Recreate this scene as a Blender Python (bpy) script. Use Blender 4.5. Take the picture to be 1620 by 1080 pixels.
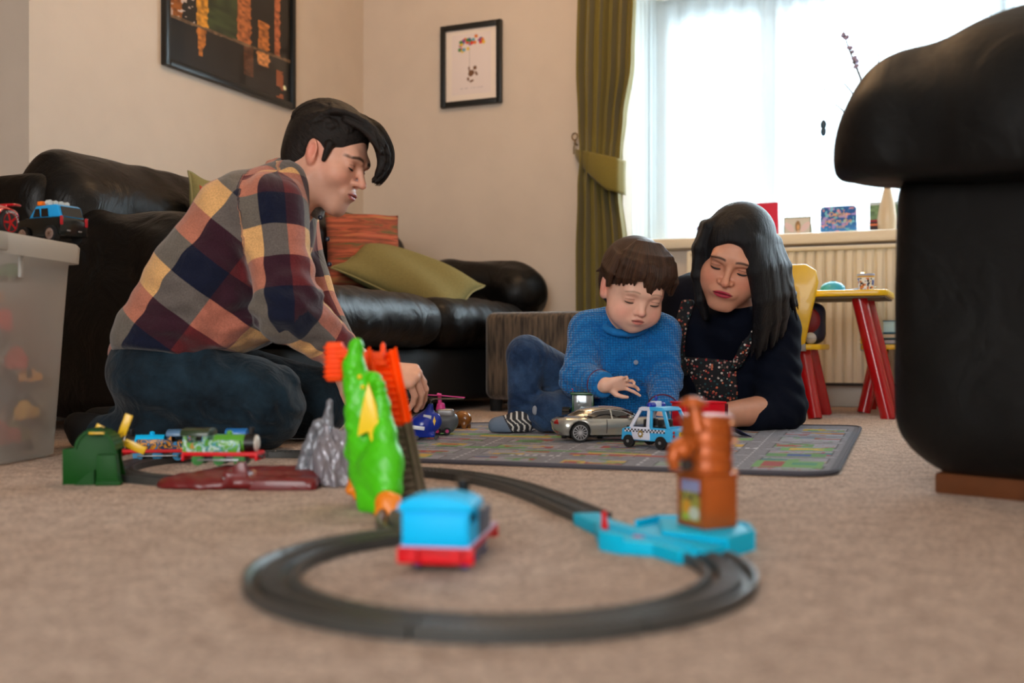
import bpy, bmesh, math, random
import numpy as np
from mathutils import Vector, Matrix, Euler

PI = math.pi
for _o in list(bpy.data.objects):
    bpy.data.objects.remove(_o)
scene = bpy.context.scene
COL = scene.collection
FPX, CX, HY, HC = 1680.0, 810.0, 552.0, 0.20     # focal length in pixels, image centre, horizon row, lens height

# ------------------------------------------------------------------ camera, world, lights, exposure
cam_d = bpy.data.cameras.new('camera')
cam = bpy.data.objects.new('camera', cam_d)
COL.objects.link(cam)
cam.location = (0, 0, HC)
cam.rotation_euler = (PI / 2, 0, 0)
cam_d.sensor_width = 36.0
cam_d.sensor_fit = 'HORIZONTAL'
cam_d.lens = 36.0 * FPX / 1620.0
cam_d.shift_y = (HY - 540.0) / 1620.0
cam_d.clip_start = 0.05
cam_d.clip_end = 60
cam_d.dof.use_dof = True
cam_d.dof.focus_distance = 2.42
cam_d.dof.aperture_fstop = 3.0
scene.camera = cam

world = bpy.data.worlds.new('overcast_sky')
scene.world = world
world.use_nodes = True
wn = world.node_tree.nodes
wn['Background'].inputs[0].default_value = (0.86, 0.94, 1.0, 1)
wn['Background'].inputs[1].default_value = 3.2

scene.view_settings.view_transform = 'Standard'
scene.view_settings.look = 'None'
scene.view_settings.exposure = 0.3
scene.view_settings.gamma = 1.0
scene.view_settings.use_curve_mapping = False
try:
    cy = scene.cycles
    cy.max_bounces = 7
    cy.diffuse_bounces = 4
    cy.glossy_bounces = 3
    cy.transmission_bounces = 5
    cy.transparent_max_bounces = 8
    cy.caustics_reflective = False
    cy.caustics_refractive = False
    cy.sample_clamp_indirect = 6.0
    cy.use_denoising = True
except Exception:
    pass

# room frame: origin in the far left corner, a runs along the window wall, b comes into the room
C0 = Vector((-0.626, 4.469, 0.0))
TH = math.radians(23.5)
U = Vector((math.cos(TH), -math.sin(TH), 0))
N = Vector((-math.sin(TH), -math.cos(TH), 0))
MR = Matrix(((U.x, N.x, 0, C0.x), (U.y, N.y, 0, C0.y), (0, 0, 1, 0), (0, 0, 0, 1)))   # mirrored frame (a, b, z)
def R(a, b, z=0.0):
    return C0 + U * a + N * b + Vector((0, 0, z))
def P(px, py, Y):
    return Vector(((px - CX) / FPX * Y, Y, HC - (py - HY) / FPX * Y))
def G(px, py):
    Y = HC * FPX / (py - HY)
    return Vector(((px - CX) / FPX * Y, Y, 0))

def light_area(name, a, b, z, sx, sz, power, col, face):
    d = bpy.data.lights.new(name, 'AREA')
    d.shape = 'RECTANGLE'
    d.size = sx
    d.size_y = sz
    d.energy = power
    d.color = col
    o = bpy.data.objects.new(name, d)
    COL.objects.link(o)
    o.location = R(a, b, z)
    dirv = (N * face)
    if face == 0:
        dirv = Vector((0, 0, -1))
    o.rotation_euler = dirv.to_track_quat('-Z', 'Y').to_euler()
    return o
light_area('window_daylight', 2.45, -0.75, 1.15, 2.7, 1.5, 165, (0.80, 0.92, 1.0), 1)
light_area('rear_fill_light', 2.6, 6.6, 1.15, 1.9, 1.8, 62, (1.0, 0.95, 0.89), -1)  # unseen area light added behind the camera to brighten the near sides
_ld = bpy.data.lights.new('ceiling_lamp', 'POINT')
_ld.energy = 20
_ld.color = (1.0, 0.60, 0.30)
_ld.shadow_soft_size = 0.16
_lo = bpy.data.objects.new('ceiling_lamp', _ld)
COL.objects.link(_lo)
_lo.location = R(1.3, 1.25, 1.95)

# ------------------------------------------------------------------ materials
MATS = {}
def _nm(name):
    m = bpy.data.materials.new(name)
    m.use_nodes = True
    return m, m.node_tree.nodes, m.node_tree.links, m.node_tree.nodes['Principled BSDF']
def rgb(h):
    """sRGB 0-255 triple to linear"""
    return tuple(((c / 255.0) / 12.92 if c <= 10 else (((c / 255.0) + 0.055) / 1.055) ** 2.4) for c in h) + (1,)
def mat(name, col, rough=0.5, metal=0.0, noise=0.0, nscale=30.0, bump=0.0, bscale=60.0, spec=0.5, coat=0.0, sheen=0.0, bdist=0.002, sss=0.0):
    if name in MATS:
        return MATS[name]
    m, n, l, b = _nm(name)
    c = rgb(col)
    b.inputs['Base Color'].default_value = c
    b.inputs['Roughness'].default_value = rough
    b.inputs['Metallic'].default_value = metal
    b.inputs['Specular IOR Level'].default_value = spec
    b.inputs['Coat Weight'].default_value = coat
    b.inputs['Sheen Weight'].default_value = sheen
    if sss:
        b.inputs['Subsurface Weight'].default_value = sss
        b.inputs['Subsurface Radius'].default_value = (0.01, 0.004, 0.002)
        b.inputs['Subsurface Scale'].default_value = 0.3
    tc = n.new('ShaderNodeTexCoord')
    if noise:
        t = n.new('ShaderNodeTexNoise')
        t.inputs['Scale'].default_value = nscale
        t.inputs['Detail'].default_value = 4
        l.new(tc.outputs['Object'], t.inputs['Vector'])
        r = n.new('ShaderNodeMapRange')
        r.inputs['From Min'].default_value = 0.3
        r.inputs['From Max'].default_value = 0.7
        r.inputs['To Min'].default_value = 1 - noise
        r.inputs['To Max'].default_value = 1 + noise
        l.new(t.outputs['Fac'], r.inputs['Value'])
        mx = n.new('ShaderNodeVectorMath')
        mx.operation = 'SCALE'
        mx.inputs[0].default_value = c[:3]
        l.new(r.outputs[0], mx.inputs['Scale'])
        l.new(mx.outputs[0], b.inputs['Base Color'])
    if bump:
        t2 = n.new('ShaderNodeTexNoise')
        t2.inputs['Scale'].default_value = bscale
        t2.inputs['Detail'].default_value = 5
        l.new(tc.outputs['Object'], t2.inputs['Vector'])
        bp = n.new('ShaderNodeBump')
        bp.inputs['Strength'].default_value = bump
        bp.inputs['Distance'].default_value = bdist
        l.new(t2.outputs['Fac'], bp.inputs['Height'])
        l.new(bp.outputs[0], b.inputs['Normal'])
    MATS[name] = m
    return m
def mat_attr(name, rough=0.6, spec=0.4, bump=0.0, bscale=200.0, bdist=0.001, sss=0.0, attr='Col', sheen=0.0, noise=0.0, nscale=80, coat=0.0):
    if name in MATS:
        return MATS[name]
    m, n, l, b = _nm(name)
    b.inputs['Roughness'].default_value = rough
    b.inputs['Specular IOR Level'].default_value = spec
    b.inputs['Sheen Weight'].default_value = sheen
    b.inputs['Coat Weight'].default_value = coat
    a = n.new('ShaderNodeAttribute')
    a.attribute_name = attr
    l.new(a.outputs['Color'], b.inputs['Base Color'])
    tc = n.new('ShaderNodeTexCoord')
    if noise:
        t = n.new('ShaderNodeTexNoise')
        t.inputs['Scale'].default_value = nscale
        t.inputs['Detail'].default_value = 4
        l.new(tc.outputs['Object'], t.inputs['Vector'])
        r = n.new('ShaderNodeMapRange')
        r.inputs['From Min'].default_value = 0.3
        r.inputs['From Max'].default_value = 0.7
        r.inputs['To Min'].default_value = 1 - noise
        r.inputs['To Max'].default_value = 1 + noise
        l.new(t.outputs['Fac'], r.inputs['Value'])
        mx = n.new('ShaderNodeVectorMath')
        mx.operation = 'SCALE'
        l.new(a.outputs['Color'], mx.inputs[0])
        l.new(r.outputs[0], mx.inputs['Scale'])
        l.new(mx.outputs[0], b.inputs['Base Color'])
    if sss:
        b.inputs['Subsurface Weight'].default_value = sss
        b.inputs['Subsurface Radius'].default_value = (0.012, 0.005, 0.003)
        b.inputs['Subsurface Scale'].default_value = 0.4
    if bump:
        t = n.new('ShaderNodeTexNoise')
        t.inputs['Scale'].default_value = bscale
        t.inputs['Detail'].default_value = 4
        l.new(tc.outputs['Object'], t.inputs['Vector'])
        bp = n.new('ShaderNodeBump')
        bp.inputs['Strength'].default_value = bump
        bp.inputs['Distance'].default_value = bdist
        l.new(t.outputs['Fac'], bp.inputs['Height'])
        l.new(bp.outputs[0], b.inputs['Normal'])
    MATS[name] = m
    return m

# ------------------------------------------------------------------ object helpers
def tag(o, label=None, cat=None, group=None, kind=None):
    if label: o['label'] = label
    if cat: o['category'] = cat
    if group: o['group'] = group
    if kind: o['kind'] = kind
    return o
def empty(name, loc=(0, 0, 0), rz=0.0, label=None, cat=None, group=None, sc=1.0):
    o = bpy.data.objects.new(name, None)
    o.empty_display_size = 0.05
    COL.objects.link(o)
    o.location = loc
    o.rotation_euler = (0, 0, rz)
    o.scale = (sc, sc, sc)
    return tag(o, label, cat, group)
def link_mesh(name, me, parent=None, m=None, label=None):
    o = bpy.data.objects.new(name, me)
    COL.objects.link(o)
    if m is not None:
        me.materials.append(m)
    if parent is not None:
        o.parent = parent
    if label:
        o['label'] = label
    return o
def copy_tree(o, parent=None):
    c = o.copy()
    COL.objects.link(c)
    if parent is not None:
        c.parent = parent
    for ch in list(o.children):
        copy_tree(ch, c)
    return c

class MB:
    """collects shapes into one mesh"""
    def __init__(s):
        s.bm = bmesh.new()
        s.smooth = []
    def _xf(s, vs, M):
        if M is not None:
            bmesh.ops.transform(s.bm, matrix=M, verts=vs)
    def box(s, c, size, M=None, bev=0.0, seg=2, rot=None):
        r = bmesh.ops.create_cube(s.bm, size=1.0)
        vs = r['verts']
        for v in vs:
            v.co = Vector((v.co.x * size[0], v.co.y * size[1], v.co.z * size[2]))
        if bev > 0:
            es = list({e for v in vs for e in v.link_edges})
            bv = bmesh.ops.bevel(s.bm, geom=es, offset=min(bev, min(size) * 0.49), segments=seg, affect='EDGES', profile=0.5)
            vs = list({v for f in bv['faces'] for v in f.verts} | {v for v in vs if v.is_valid})
        T = Matrix.Translation(Vector(c))
        if rot: T = T @ Euler(rot).to_matrix().to_4x4()
        if M is not None: T = M @ T
        bmesh.ops.transform(s.bm, matrix=T, verts=vs)
        return vs
    def cyl(s, a, b, r1, r2=None, seg=16, M=None, cap=True):
        a = Vector(a); b = Vector(b)
        if r2 is None: r2 = r1
        d = b - a
        q = d.to_track_quat('Z', 'Y').to_matrix().to_4x4()
        r = bmesh.ops.create_cone(s.bm, cap_ends=cap, cap_tris=False, segments=seg, radius1=r1, radius2=r2, depth=d.length)
        T = Matrix.Translation((a + b) / 2) @ q
        if M is not None: T = M @ T
        bmesh.ops.transform(s.bm, matrix=T, verts=r['verts'])
        return r['verts']
    def sph(s, c, r, M=None, seg=16, rot=None):
        rr = r if hasattr(r, '__len__') else (r, r, r)
        q = bmesh.ops.create_uvsphere(s.bm, u_segments=seg, v_segments=max(6, seg // 2 + 2), radius=1.0)
        T = Matrix.Translation(Vector(c))
        if rot: T = T @ Euler(rot).to_matrix().to_4x4()
        T = T @ Matrix.Diagonal((rr[0], rr[1], rr[2], 1))
        if M is not None: T = M @ T
        bmesh.ops.transform(s.bm, matrix=T, verts=q['verts'])
        return q['verts']
    def lathe(s, prof, c=(0, 0, 0), seg=20, M=None):
        rings = []
        for (r, z) in prof:
            rings.append([s.bm.verts.new((c[0] + r * math.cos(2 * PI * k / seg), c[1] + r * math.sin(2 * PI * k / seg), c[2] + z)) for k in range(seg)])
        for i in range(len(rings) - 1):
            for k in range(seg):
                s.bm.faces.new((rings[i][k], rings[i][(k + 1) % seg], rings[i + 1][(k + 1) % seg], rings[i + 1][k]))
        s.bm.faces.new(list(reversed(rings[0])))
        s.bm.faces.new(rings[-1])
        vs = [v for r_ in rings for v in r_]
        s._xf(vs, M)
        return vs
    def prism(s, pts, y0, y1, M=None, plane='xz', bev=0.0):
        """extrude outline between y0 and y1"""
        def mk(p, y):
            if plane == 'xz': return (p[0], y, p[1])
            if plane == 'xy': return (p[0], p[1], y)
            return (y, p[0], p[1])
        A = [s.bm.verts.new(mk(p, y0)) for p in pts]
        B = [s.bm.verts.new(mk(p, y1)) for p in pts]
        n = len(pts)
        fs = [s.bm.faces.new(A), s.bm.faces.new(list(reversed(B)))]
        for k in range(n):
            fs.append(s.bm.faces.new((A[k], B[k], B[(k + 1) % n], A[(k + 1) % n])))
        bmesh.ops.recalc_face_normals(s.bm, faces=fs)
        vs = A + B
        if bev > 0:
            es = list({e for f in fs[:2] for e in f.edges})
            bv = bmesh.ops.bevel(s.bm, geom=es, offset=bev, segments=2, affect='EDGES', profile=0.5)
            vs = list({v for f in bv['faces'] for v in f.verts} | {v for v in vs if v.is_valid})
        s._xf(vs, M)
        return vs
    def tube(s, pts, r, seg=8, M=None, closed=False):
        pts = [Vector(p) for p in pts]
        n = len(pts)
        rr = r if hasattr(r, '__len__') else [r] * n
        rings = []
        prev = None
        for i, p in enumerate(pts):
            if closed:
                t = (pts[(i + 1) % n] - pts[i - 1]).normalized()
            else:
                t = (pts[min(i + 1, n - 1)] - pts[max(i - 1, 0)]).normalized()
            if prev is None:
                up = Vector((0, 0, 1)) if abs(t.z) < 0.9 else Vector((1, 0, 0))
                x = t.cross(up).normalized()
            else:
                x = (prev - t * prev.dot(t)).normalized()
            prev = x
            y = t.cross(x)
            rings.append([s.bm.verts.new(p + (x * math.cos(2 * PI * k / seg) + y * math.sin(2 * PI * k / seg)) * rr[i]) for k in range(seg)])
        m = n if closed else n - 1
        for i in range(m):
            A, B = rings[i], rings[(i + 1) % n]
            for k in range(seg):
                s.bm.faces.new((A[k], A[(k + 1) % seg], B[(k + 1) % seg], B[k]))
        if not closed:
            s.bm.faces.new(list(reversed(rings[0])))
            s.bm.faces.new(rings[-1])
        vs = [v for q in rings for v in q]
        s._xf(vs, M)
        return vs
    def sheet(s, fn, nu, nv, M=None):
        g = [[s.bm.verts.new(fn(i / nu, j / nv)) for j in range(nv + 1)] for i in range(nu + 1)]
        for i in range(nu):
            for j in range(nv):
                s.bm.faces.new((g[i][j], g[i + 1][j], g[i + 1][j + 1], g[i][j + 1]))
        vs = [v for q in g for v in q]
        s._xf(vs, M)
        return vs
    def profile_sweep(s, prof, path, M=None, up=Vector((0, 0, 1)), closed=False):
        """prof: list of (side, height); path: list of 3D points"""
        path = [Vector(p) for p in path]
        n = len(path)
        rings = []
        for i, p in enumerate(path):
            if closed:
                t = (path[(i + 1) % n] - path[i - 1]).normalized()
            else:
                t = (path[min(i + 1, n - 1)] - path[max(i - 1, 0)]).normalized()
            side = t.cross(up).normalized()
            u2 = side.cross(t).normalized()
            rings.append([s.bm.verts.new(p + side * a + u2 * b) for a, b in prof])
        m = len(prof)
        for i in range(n if closed else n - 1):
            A, B = rings[i], rings[(i + 1) % n]
            for k in range(m):
                s.bm.faces.new((A[k], B[k], B[(k + 1) % m], A[(k + 1) % m]))
        if not closed:
            s.bm.faces.new(rings[0])
            s.bm.faces.new(list(reversed(rings[-1])))
        vs = [v for q in rings for v in q]
        s._xf(vs, M)
        return vs
    def build(s, name, m, parent=None, smooth=35, label=None, M=None):
        me = bpy.data.meshes.new(name)
        if M is not None:
            bmesh.ops.transform(s.bm, matrix=M, verts=s.bm.verts[:])
        bmesh.ops.recalc_face_normals(s.bm, faces=s.bm.faces[:])
        s.bm.to_mesh(me)
        s.bm.free()
        o = link_mesh(name, me, parent, m, label)
        if smooth:
            me.polygons.foreach_set('use_smooth', [True] * len(me.polygons))
            try:
                me.set_sharp_from_angle(angle=math.radians(smooth))
            except Exception:
                pass
        return o

def text(name, s, size, M, m, parent, ext=0.0004, align='CENTER'):
    c = bpy.data.curves.new(name, 'FONT')
    c.body = s
    c.size = size
    c.extrude = ext
    c.align_x = align
    c.align_y = 'CENTER'
    c.resolution_u = 3
    t = bpy.data.objects.new('tmp', c)
    COL.objects.link(t)
    dg = bpy.context.evaluated_depsgraph_get()
    me = bpy.data.meshes.new_from_object(t.evaluated_get(dg))
    bpy.data.objects.remove(t)
    me.transform(M)
    o = link_mesh(name, me, parent)
    me.materials.clear()
    me.materials.append(m)
    return o

# ------------------------------------------------------------------ signed distance modelling
def smin(a, b, k):
    if k <= 0: return np.minimum(a, b)
    h = np.clip(0.5 + 0.5 * (b - a) / k, 0, 1)
    return b * (1 - h) + a * h - k * h * (1 - h)
def smax(a, b, k):
    return -smin(-a, -b, k)
I4 = Matrix.Identity(4)

class Prim:
    __slots__ = ('fn', 'lo', 'hi', 'k', 'op')
    def __init__(s, fn, lo, hi, k, op):
        s.fn, s.lo, s.hi, s.k, s.op = fn, np.array(lo, float), np.array(hi, float), k, op

def _mnp(M):
    return np.array([[M[i][j] for j in range(4)] for i in range(4)], dtype=np.float64)

class Shape:
    """a list of primitives blended in order; M maps the local frame to the mesh frame"""
    def __init__(s, M=None, grow=0.0):
        s.pr = []
        s.M = M if M is not None else I4.copy()
        s.grow = grow
    def cap(s, a, b, r1, r2=None, k=0.02, op='u', sq=None):
        if r2 is None: r2 = r1
        a = np.array(s.M @ Vector(a)); b = np.array(s.M @ Vector(b))
        sc = s.M.to_scale()[0]
        r1 = r1 * sc + s.grow; r2 = r2 * sc + s.grow; k = k * sc
        ba = b - a
        L = float(ba @ ba) + 1e-12
        def fn(X, Y, Z):
            px, py, pz = X - a[0], Y - a[1], Z - a[2]
            t = np.clip((px * ba[0] + py * ba[1] + pz * ba[2]) / L, 0, 1)
            return np.sqrt((px - t * ba[0]) ** 2 + (py - t * ba[1]) ** 2 + (pz - t * ba[2]) ** 2) - (r1 + (r2 - r1) * t)
        m = max(r1, r2)
        s.pr.append(Prim(fn, np.minimum(a, b) - m, np.maximum(a, b) + m, k, op))
        return s
    def chain(s, pts, rs, k=0.02, op='u'):
        for i in range(len(pts) - 1):
            s.cap(pts[i], pts[i + 1], rs[i], rs[i + 1], k, op)
        return s
    def ell(s, c, r, k=0.02, op='u', rot=(0, 0, 0)):
        L = Matrix.Translation(Vector(c)) @ Euler(rot).to_matrix().to_4x4()
        W = s.M @ L
        sc = s.M.to_scale()[0]
        c = np.array(W.translation)
        Rm = _mnp(W)[:3, :3] / sc
        r = np.array(r, float) * sc + s.grow
        k = k * sc
        def fn(X, Y, Z):
            px, py, pz = X - c[0], Y - c[1], Z - c[2]
            qx = (px * Rm[0, 0] + py * Rm[1, 0] + pz * Rm[2, 0])
            qy = (px * Rm[0, 1] + py * Rm[1, 1] + pz * Rm[2, 1])
            qz = (px * Rm[0, 2] + py * Rm[1, 2] + pz * Rm[2, 2])
            k0 = np.sqrt((qx / r[0]) ** 2 + (qy / r[1]) ** 2 + (qz / r[2]) ** 2)
            k1 = np.sqrt((qx / r[0] ** 2) ** 2 + (qy / r[1] ** 2) ** 2 + (qz / r[2] ** 2) ** 2) + 1e-9
            return k0 * (k0 - 1) / k1
        e = np.sqrt(((Rm * r) ** 2).sum(axis=1))
        s.pr.append(Prim(fn, c - e, c + e, k, op))
        return s
    def box(s, c, h, rd=0.01, k=0.02, op='u', rot=(0, 0, 0)):
        """h: half extents"""
        L = Matrix.Translation(Vector(c)) @ Euler(rot).to_matrix().to_4x4()
        W = s.M @ L
        sc = s.M.to_scale()[0]
        c = np.array(W.translation)
        Rm = _mnp(W)[:3, :3] / sc
        h = np.array(h, float) * sc + s.grow
        rd = min(rd * sc, h.min() * 0.98); k = k * sc
        def fn(X, Y, Z):
            px, py, pz = X - c[0], Y - c[1], Z - c[2]
            qx = np.abs(px * Rm[0, 0] + py * Rm[1, 0] + pz * Rm[2, 0]) - h[0] + rd
            qy = np.abs(px * Rm[0, 1] + py * Rm[1, 1] + pz * Rm[2, 1]) - h[1] + rd
            qz = np.abs(px * Rm[0, 2] + py * Rm[1, 2] + pz * Rm[2, 2]) - h[2] + rd
            o = np.sqrt(np.maximum(qx, 0) ** 2 + np.maximum(qy, 0) ** 2 + np.maximum(qz, 0) ** 2)
            return o + np.minimum(np.maximum(qx, np.maximum(qy, qz)), 0) - rd
        e = np.abs(Rm) @ h
        s.pr.append(Prim(fn, c - e, c + e, k, op))
        return s
    def cut(s, p, n, k=0.002, far=3.0):
        """remove everything on the side the normal n points to"""
        p = np.array(s.M @ Vector(p))
        n = np.array((s.M.to_3x3() @ Vector(n)).normalized())
        def fn(X, Y, Z):
            return -((X - p[0]) * n[0] + (Y - p[1]) * n[1] + (Z - p[2]) * n[2])
        s.pr.append(Prim(fn, p - far, p + far, k, 'cut'))
        return s
    def add(s, other):
        s.pr += other.pr
        return s

def axis(lo, hi, h, fine=None, hf=None):
    if not fine:
        return np.arange(lo, hi + h, h)
    out = [lo]
    while out[-1] < hi:
        x = out[-1]
        f = any(a <= x <= b for a, b in fine)
        out.append(x + (hf if f else h))
    return np.array(out)

def field(shape, h, fine=None, hf=None, pad=None, warp=None):
    prs = [p for p in shape.pr if p.op == 'u']
    lo = np.min([p.lo for p in prs], axis=0) - 3 * h
    hi = np.max([p.hi for p in prs], axis=0) + 3 * h
    ax = []
    for i in range(3):
        fz = [(f[0][i], f[1][i]) for f in fine] if fine else None
        ax.append(axis(lo[i], hi[i], h, fz, hf))
    xs, ys, zs = ax
    F = np.full((len(xs), len(ys), len(zs)), 0.08, dtype=np.float32)
    for p in shape.pr:
        m = p.k + 3.2 * h
        sl = []
        for i, A in enumerate(ax):
            i0 = max(0, np.searchsorted(A, p.lo[i] - m) - 1)
            i1 = min(len(A), np.searchsorted(A, p.hi[i] + m) + 1)
            sl.append(slice(i0, i1))
        X = xs[sl[0]].astype(np.float32)[:, None, None]
        Y = ys[sl[1]].astype(np.float32)[None, :, None]
        Z = zs[sl[2]].astype(np.float32)[None, None, :]
        if X.size == 0 or Y.size == 0 or Z.size == 0: continue
        d = p.fn(X, Y, Z)
        sub = F[sl[0], sl[1], sl[2]]
        if p.op == 'u':
            F[sl[0], sl[1], sl[2]] = smin(sub, d, p.k)
        else:
            F[sl[0], sl[1], sl[2]] = smax(sub, -d, p.k)
    if warp is not None:
        F += warp(xs.astype(np.float32)[:, None, None], ys.astype(np.float32)[None, :, None], zs.astype(np.float32)[None, None, :])
    F[0], F[-1] = 0.08, 0.08
    F[:, 0], F[:, -1] = 0.08, 0.08
    F[:, :, 0], F[:, :, -1] = 0.08, 0.08
    return F, ax

def surface_nets(F, ax):
    xs, ys, zs = ax
    ins = F < 0
    nx, ny, nz = F.shape
    cnt = np.zeros((nx - 1, ny - 1, nz - 1), dtype=np.int8)
    for dx in (0, 1):
        for dy in (0, 1):
            for dz in (0, 1):
                cnt += ins[dx:nx - 1 + dx, dy:ny - 1 + dy, dz:nz - 1 + dz]
    act = (cnt > 0) & (cnt < 8)
    I, J, K = np.nonzero(act)
    idx = np.full(act.shape, -1, dtype=np.int32)
    idx[I, J, K] = np.arange(len(I))
    acc = np.zeros((len(I), 3))
    n = np.zeros(len(I))
    corners = [(a, b, c) for a in (0, 1) for b in (0, 1) for c in (0, 1)]
    for a in corners:
        for ax_i in range(3):
            if a[ax_i] == 0:
                b = list(a); b[ax_i] = 1
                fa = F[I + a[0], J + a[1], K + a[2]]
                fb = F[I + b[0], J + b[1], K + b[2]]
                cr = (fa < 0) != (fb < 0)
                t = np.where(cr, fa / np.where(cr, fa - fb, 1), 0)
                pos = [xs[I + a[0]], ys[J + a[1]], zs[K + a[2]]]
                pb = [xs[I + b[0]], ys[J + b[1]], zs[K + b[2]]]
                for q in range(3):
                    acc[:, q] += np.where(cr, pos[q] + (pb[q] - pos[q]) * t, 0)
                n += cr
    V = acc / n[:, None]
    Q = []
    def quads(s0, s1, c4):
        # s0,s1 inside flags of edge ends; c4 cell index arrays around the edge in order
        ch = (s0 != s1)
        flip = s1[ch]
        a, b, c, d = [q[ch] for q in c4]
        ok = (a >= 0) & (b >= 0) & (c >= 0) & (d >= 0)
        f = np.stack([a, b, c, d], 1)[ok]
        fl = flip[ok]
        f[fl] = f[fl][:, ::-1]
        Q.append(f)
    quads(ins[:-1, 1:-1, 1:-1], ins[1:, 1:-1, 1:-1], [idx[:, :-1, :-1], idx[:, 1:, :-1], idx[:, 1:, 1:], idx[:, :-1, 1:]])
    quads(ins[1:-1, :-1, 1:-1], ins[1:-1, 1:, 1:-1], [idx[:-1, :, :-1], idx[:-1, :, 1:], idx[1:, :, 1:], idx[1:, :, :-1]])
    quads(ins[1:-1, 1:-1, :-1], ins[1:-1, 1:-1, 1:], [idx[:-1, :-1, :], idx[1:, :-1, :], idx[1:, 1:, :], idx[:-1, 1:, :]])
    return V, np.concatenate(Q)

def mesh_from(name, V, Q):
    me = bpy.data.meshes.new(name)
    me.vertices.add(len(V))
    me.vertices.foreach_set('co', V.astype(np.float32).ravel())
    me.loops.add(Q.size)
    me.loops.foreach_set('vertex_index', Q.astype(np.int32).ravel())
    me.polygons.add(len(Q))
    me.polygons.foreach_set('loop_start', np.arange(0, Q.size, Q.shape[1], dtype=np.int32))
    me.polygons.foreach_set('loop_total', np.full(len(Q), Q.shape[1], dtype=np.int32))
    me.polygons.foreach_set('use_smooth', np.ones(len(Q), dtype=bool))
    me.update(calc_edges=True)
    me.validate()
    return me

def smooth_verts(V, Q, it=1, f=0.5):
    e = np.concatenate([Q[:, [0, 1]], Q[:, [1, 2]], Q[:, [2, 3]], Q[:, [3, 0]]])
    e = np.concatenate([e, e[:, ::-1]])
    n = np.bincount(e[:, 0], minlength=len(V))[:, None].clip(1)
    for _ in range(it):
        acc = np.stack([np.bincount(e[:, 0], weights=V[e[:, 1], q], minlength=len(V)) for q in range(3)], 1)
        V = V * (1 - f) + f * acc / n
    return V

def sdf(name, shape, h, m, parent=None, fine=None, hf=None, warp=None, paint=None, uv=None, it=1, label=None, matfn=None):
    F, ax = field(shape, h, fine, hf, warp=warp)
    V, Q = surface_nets(F, ax)
    if it: V = smooth_verts(V, Q, it)
    me = mesh_from(name, V, Q)
    o = link_mesh(name, me, parent, None, label)
    for mm in (m if isinstance(m, (list, tuple)) else [m]):
        me.materials.append(mm)
    if paint is not None:
        C = paint(V)
        a = me.color_attributes.new('Col', 'FLOAT_COLOR', 'POINT')
        a.data.foreach_set('color', np.concatenate([C, np.ones((len(V), 1))], 1).astype(np.float32).ravel())
    if uv is not None:
        T = uv(V)
        a = me.attributes.new('cloth', 'FLOAT_VECTOR', 'POINT')
        a.data.foreach_set('vector', T.astype(np.float32).ravel())
    if matfn is not None:
        cen = V[Q].mean(axis=1)
        me.polygons.foreach_set('material_index', matfn(cen).astype(np.int32))
    return o

def lin(h):
    return np.array(rgb(h)[:3])

def painted_grid(name, fn, nu, nv, paint, m, parent=None, label=None):
    """fn(u,v)->point arrays; paint(u,v)->colours; one thin printed surface"""
    u, v = np.meshgrid(np.linspace(0, 1, nu + 1), np.linspace(0, 1, nv + 1), indexing='ij')
    V = fn(u.ravel(), v.ravel())
    id_ = np.arange((nu + 1) * (nv + 1)).reshape(nu + 1, nv + 1)
    Q = np.stack([id_[:-1, :-1], id_[1:, :-1], id_[1:, 1:], id_[:-1, 1:]], -1).reshape(-1, 4)
    me = mesh_from(name, V, Q)
    o = link_mesh(name, me, parent, m, label)
    C = paint(u.ravel(), v.ravel())
    a = me.color_attributes.new('Col', 'FLOAT_COLOR', 'POINT')
    a.data.foreach_set('color', np.concatenate([C, np.ones((len(V), 1))], 1).astype(np.float32).ravel())
    return o

def frame_from(o, fwd, up, s=1.0):
    """matrix with local y=fwd, z~up, x = right-handed"""
    f = Vector(fwd).normalized()
    u = Vector(up)
    x = f.cross(u).normalized()
    u = x.cross(f).normalized()
    return Matrix(((x.x * s, f.x * s, u.x * s, o[0]), (x.y * s, f.y * s, u.y * s, o[1]), (x.z * s, f.z * s, u.z * s, o[2]), (0, 0, 0, 1)))
# ================================================================== THE ROOM
def st(o):
    o['kind'] = 'structure'
    return o
M_wall = mat('wall_paint', (206, 191, 176), 0.85, noise=0.025, nscale=9, bump=0.25, bscale=160, bdist=0.0008, spec=0.2)
M_wall2 = mat('alcove_brown', (150, 124, 98), 0.85, noise=0.03, nscale=9, bump=0.25, bscale=160, bdist=0.0008, spec=0.2)  # same finish as the other walls in a darker brown
M_ceil = mat('ceiling_paint', (225, 220, 210), 0.9, spec=0.2)
M_white = mat('gloss_white', (214, 208, 196), 0.4, spec=0.5)
M_upvc = mat('window_frame_white', (215, 222, 228), 0.35)
M_sill = mat('sill_cream', (222, 208, 186), 0.45)
M_rad = mat('radiator_cream', (222, 208, 184), 0.4)

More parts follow.
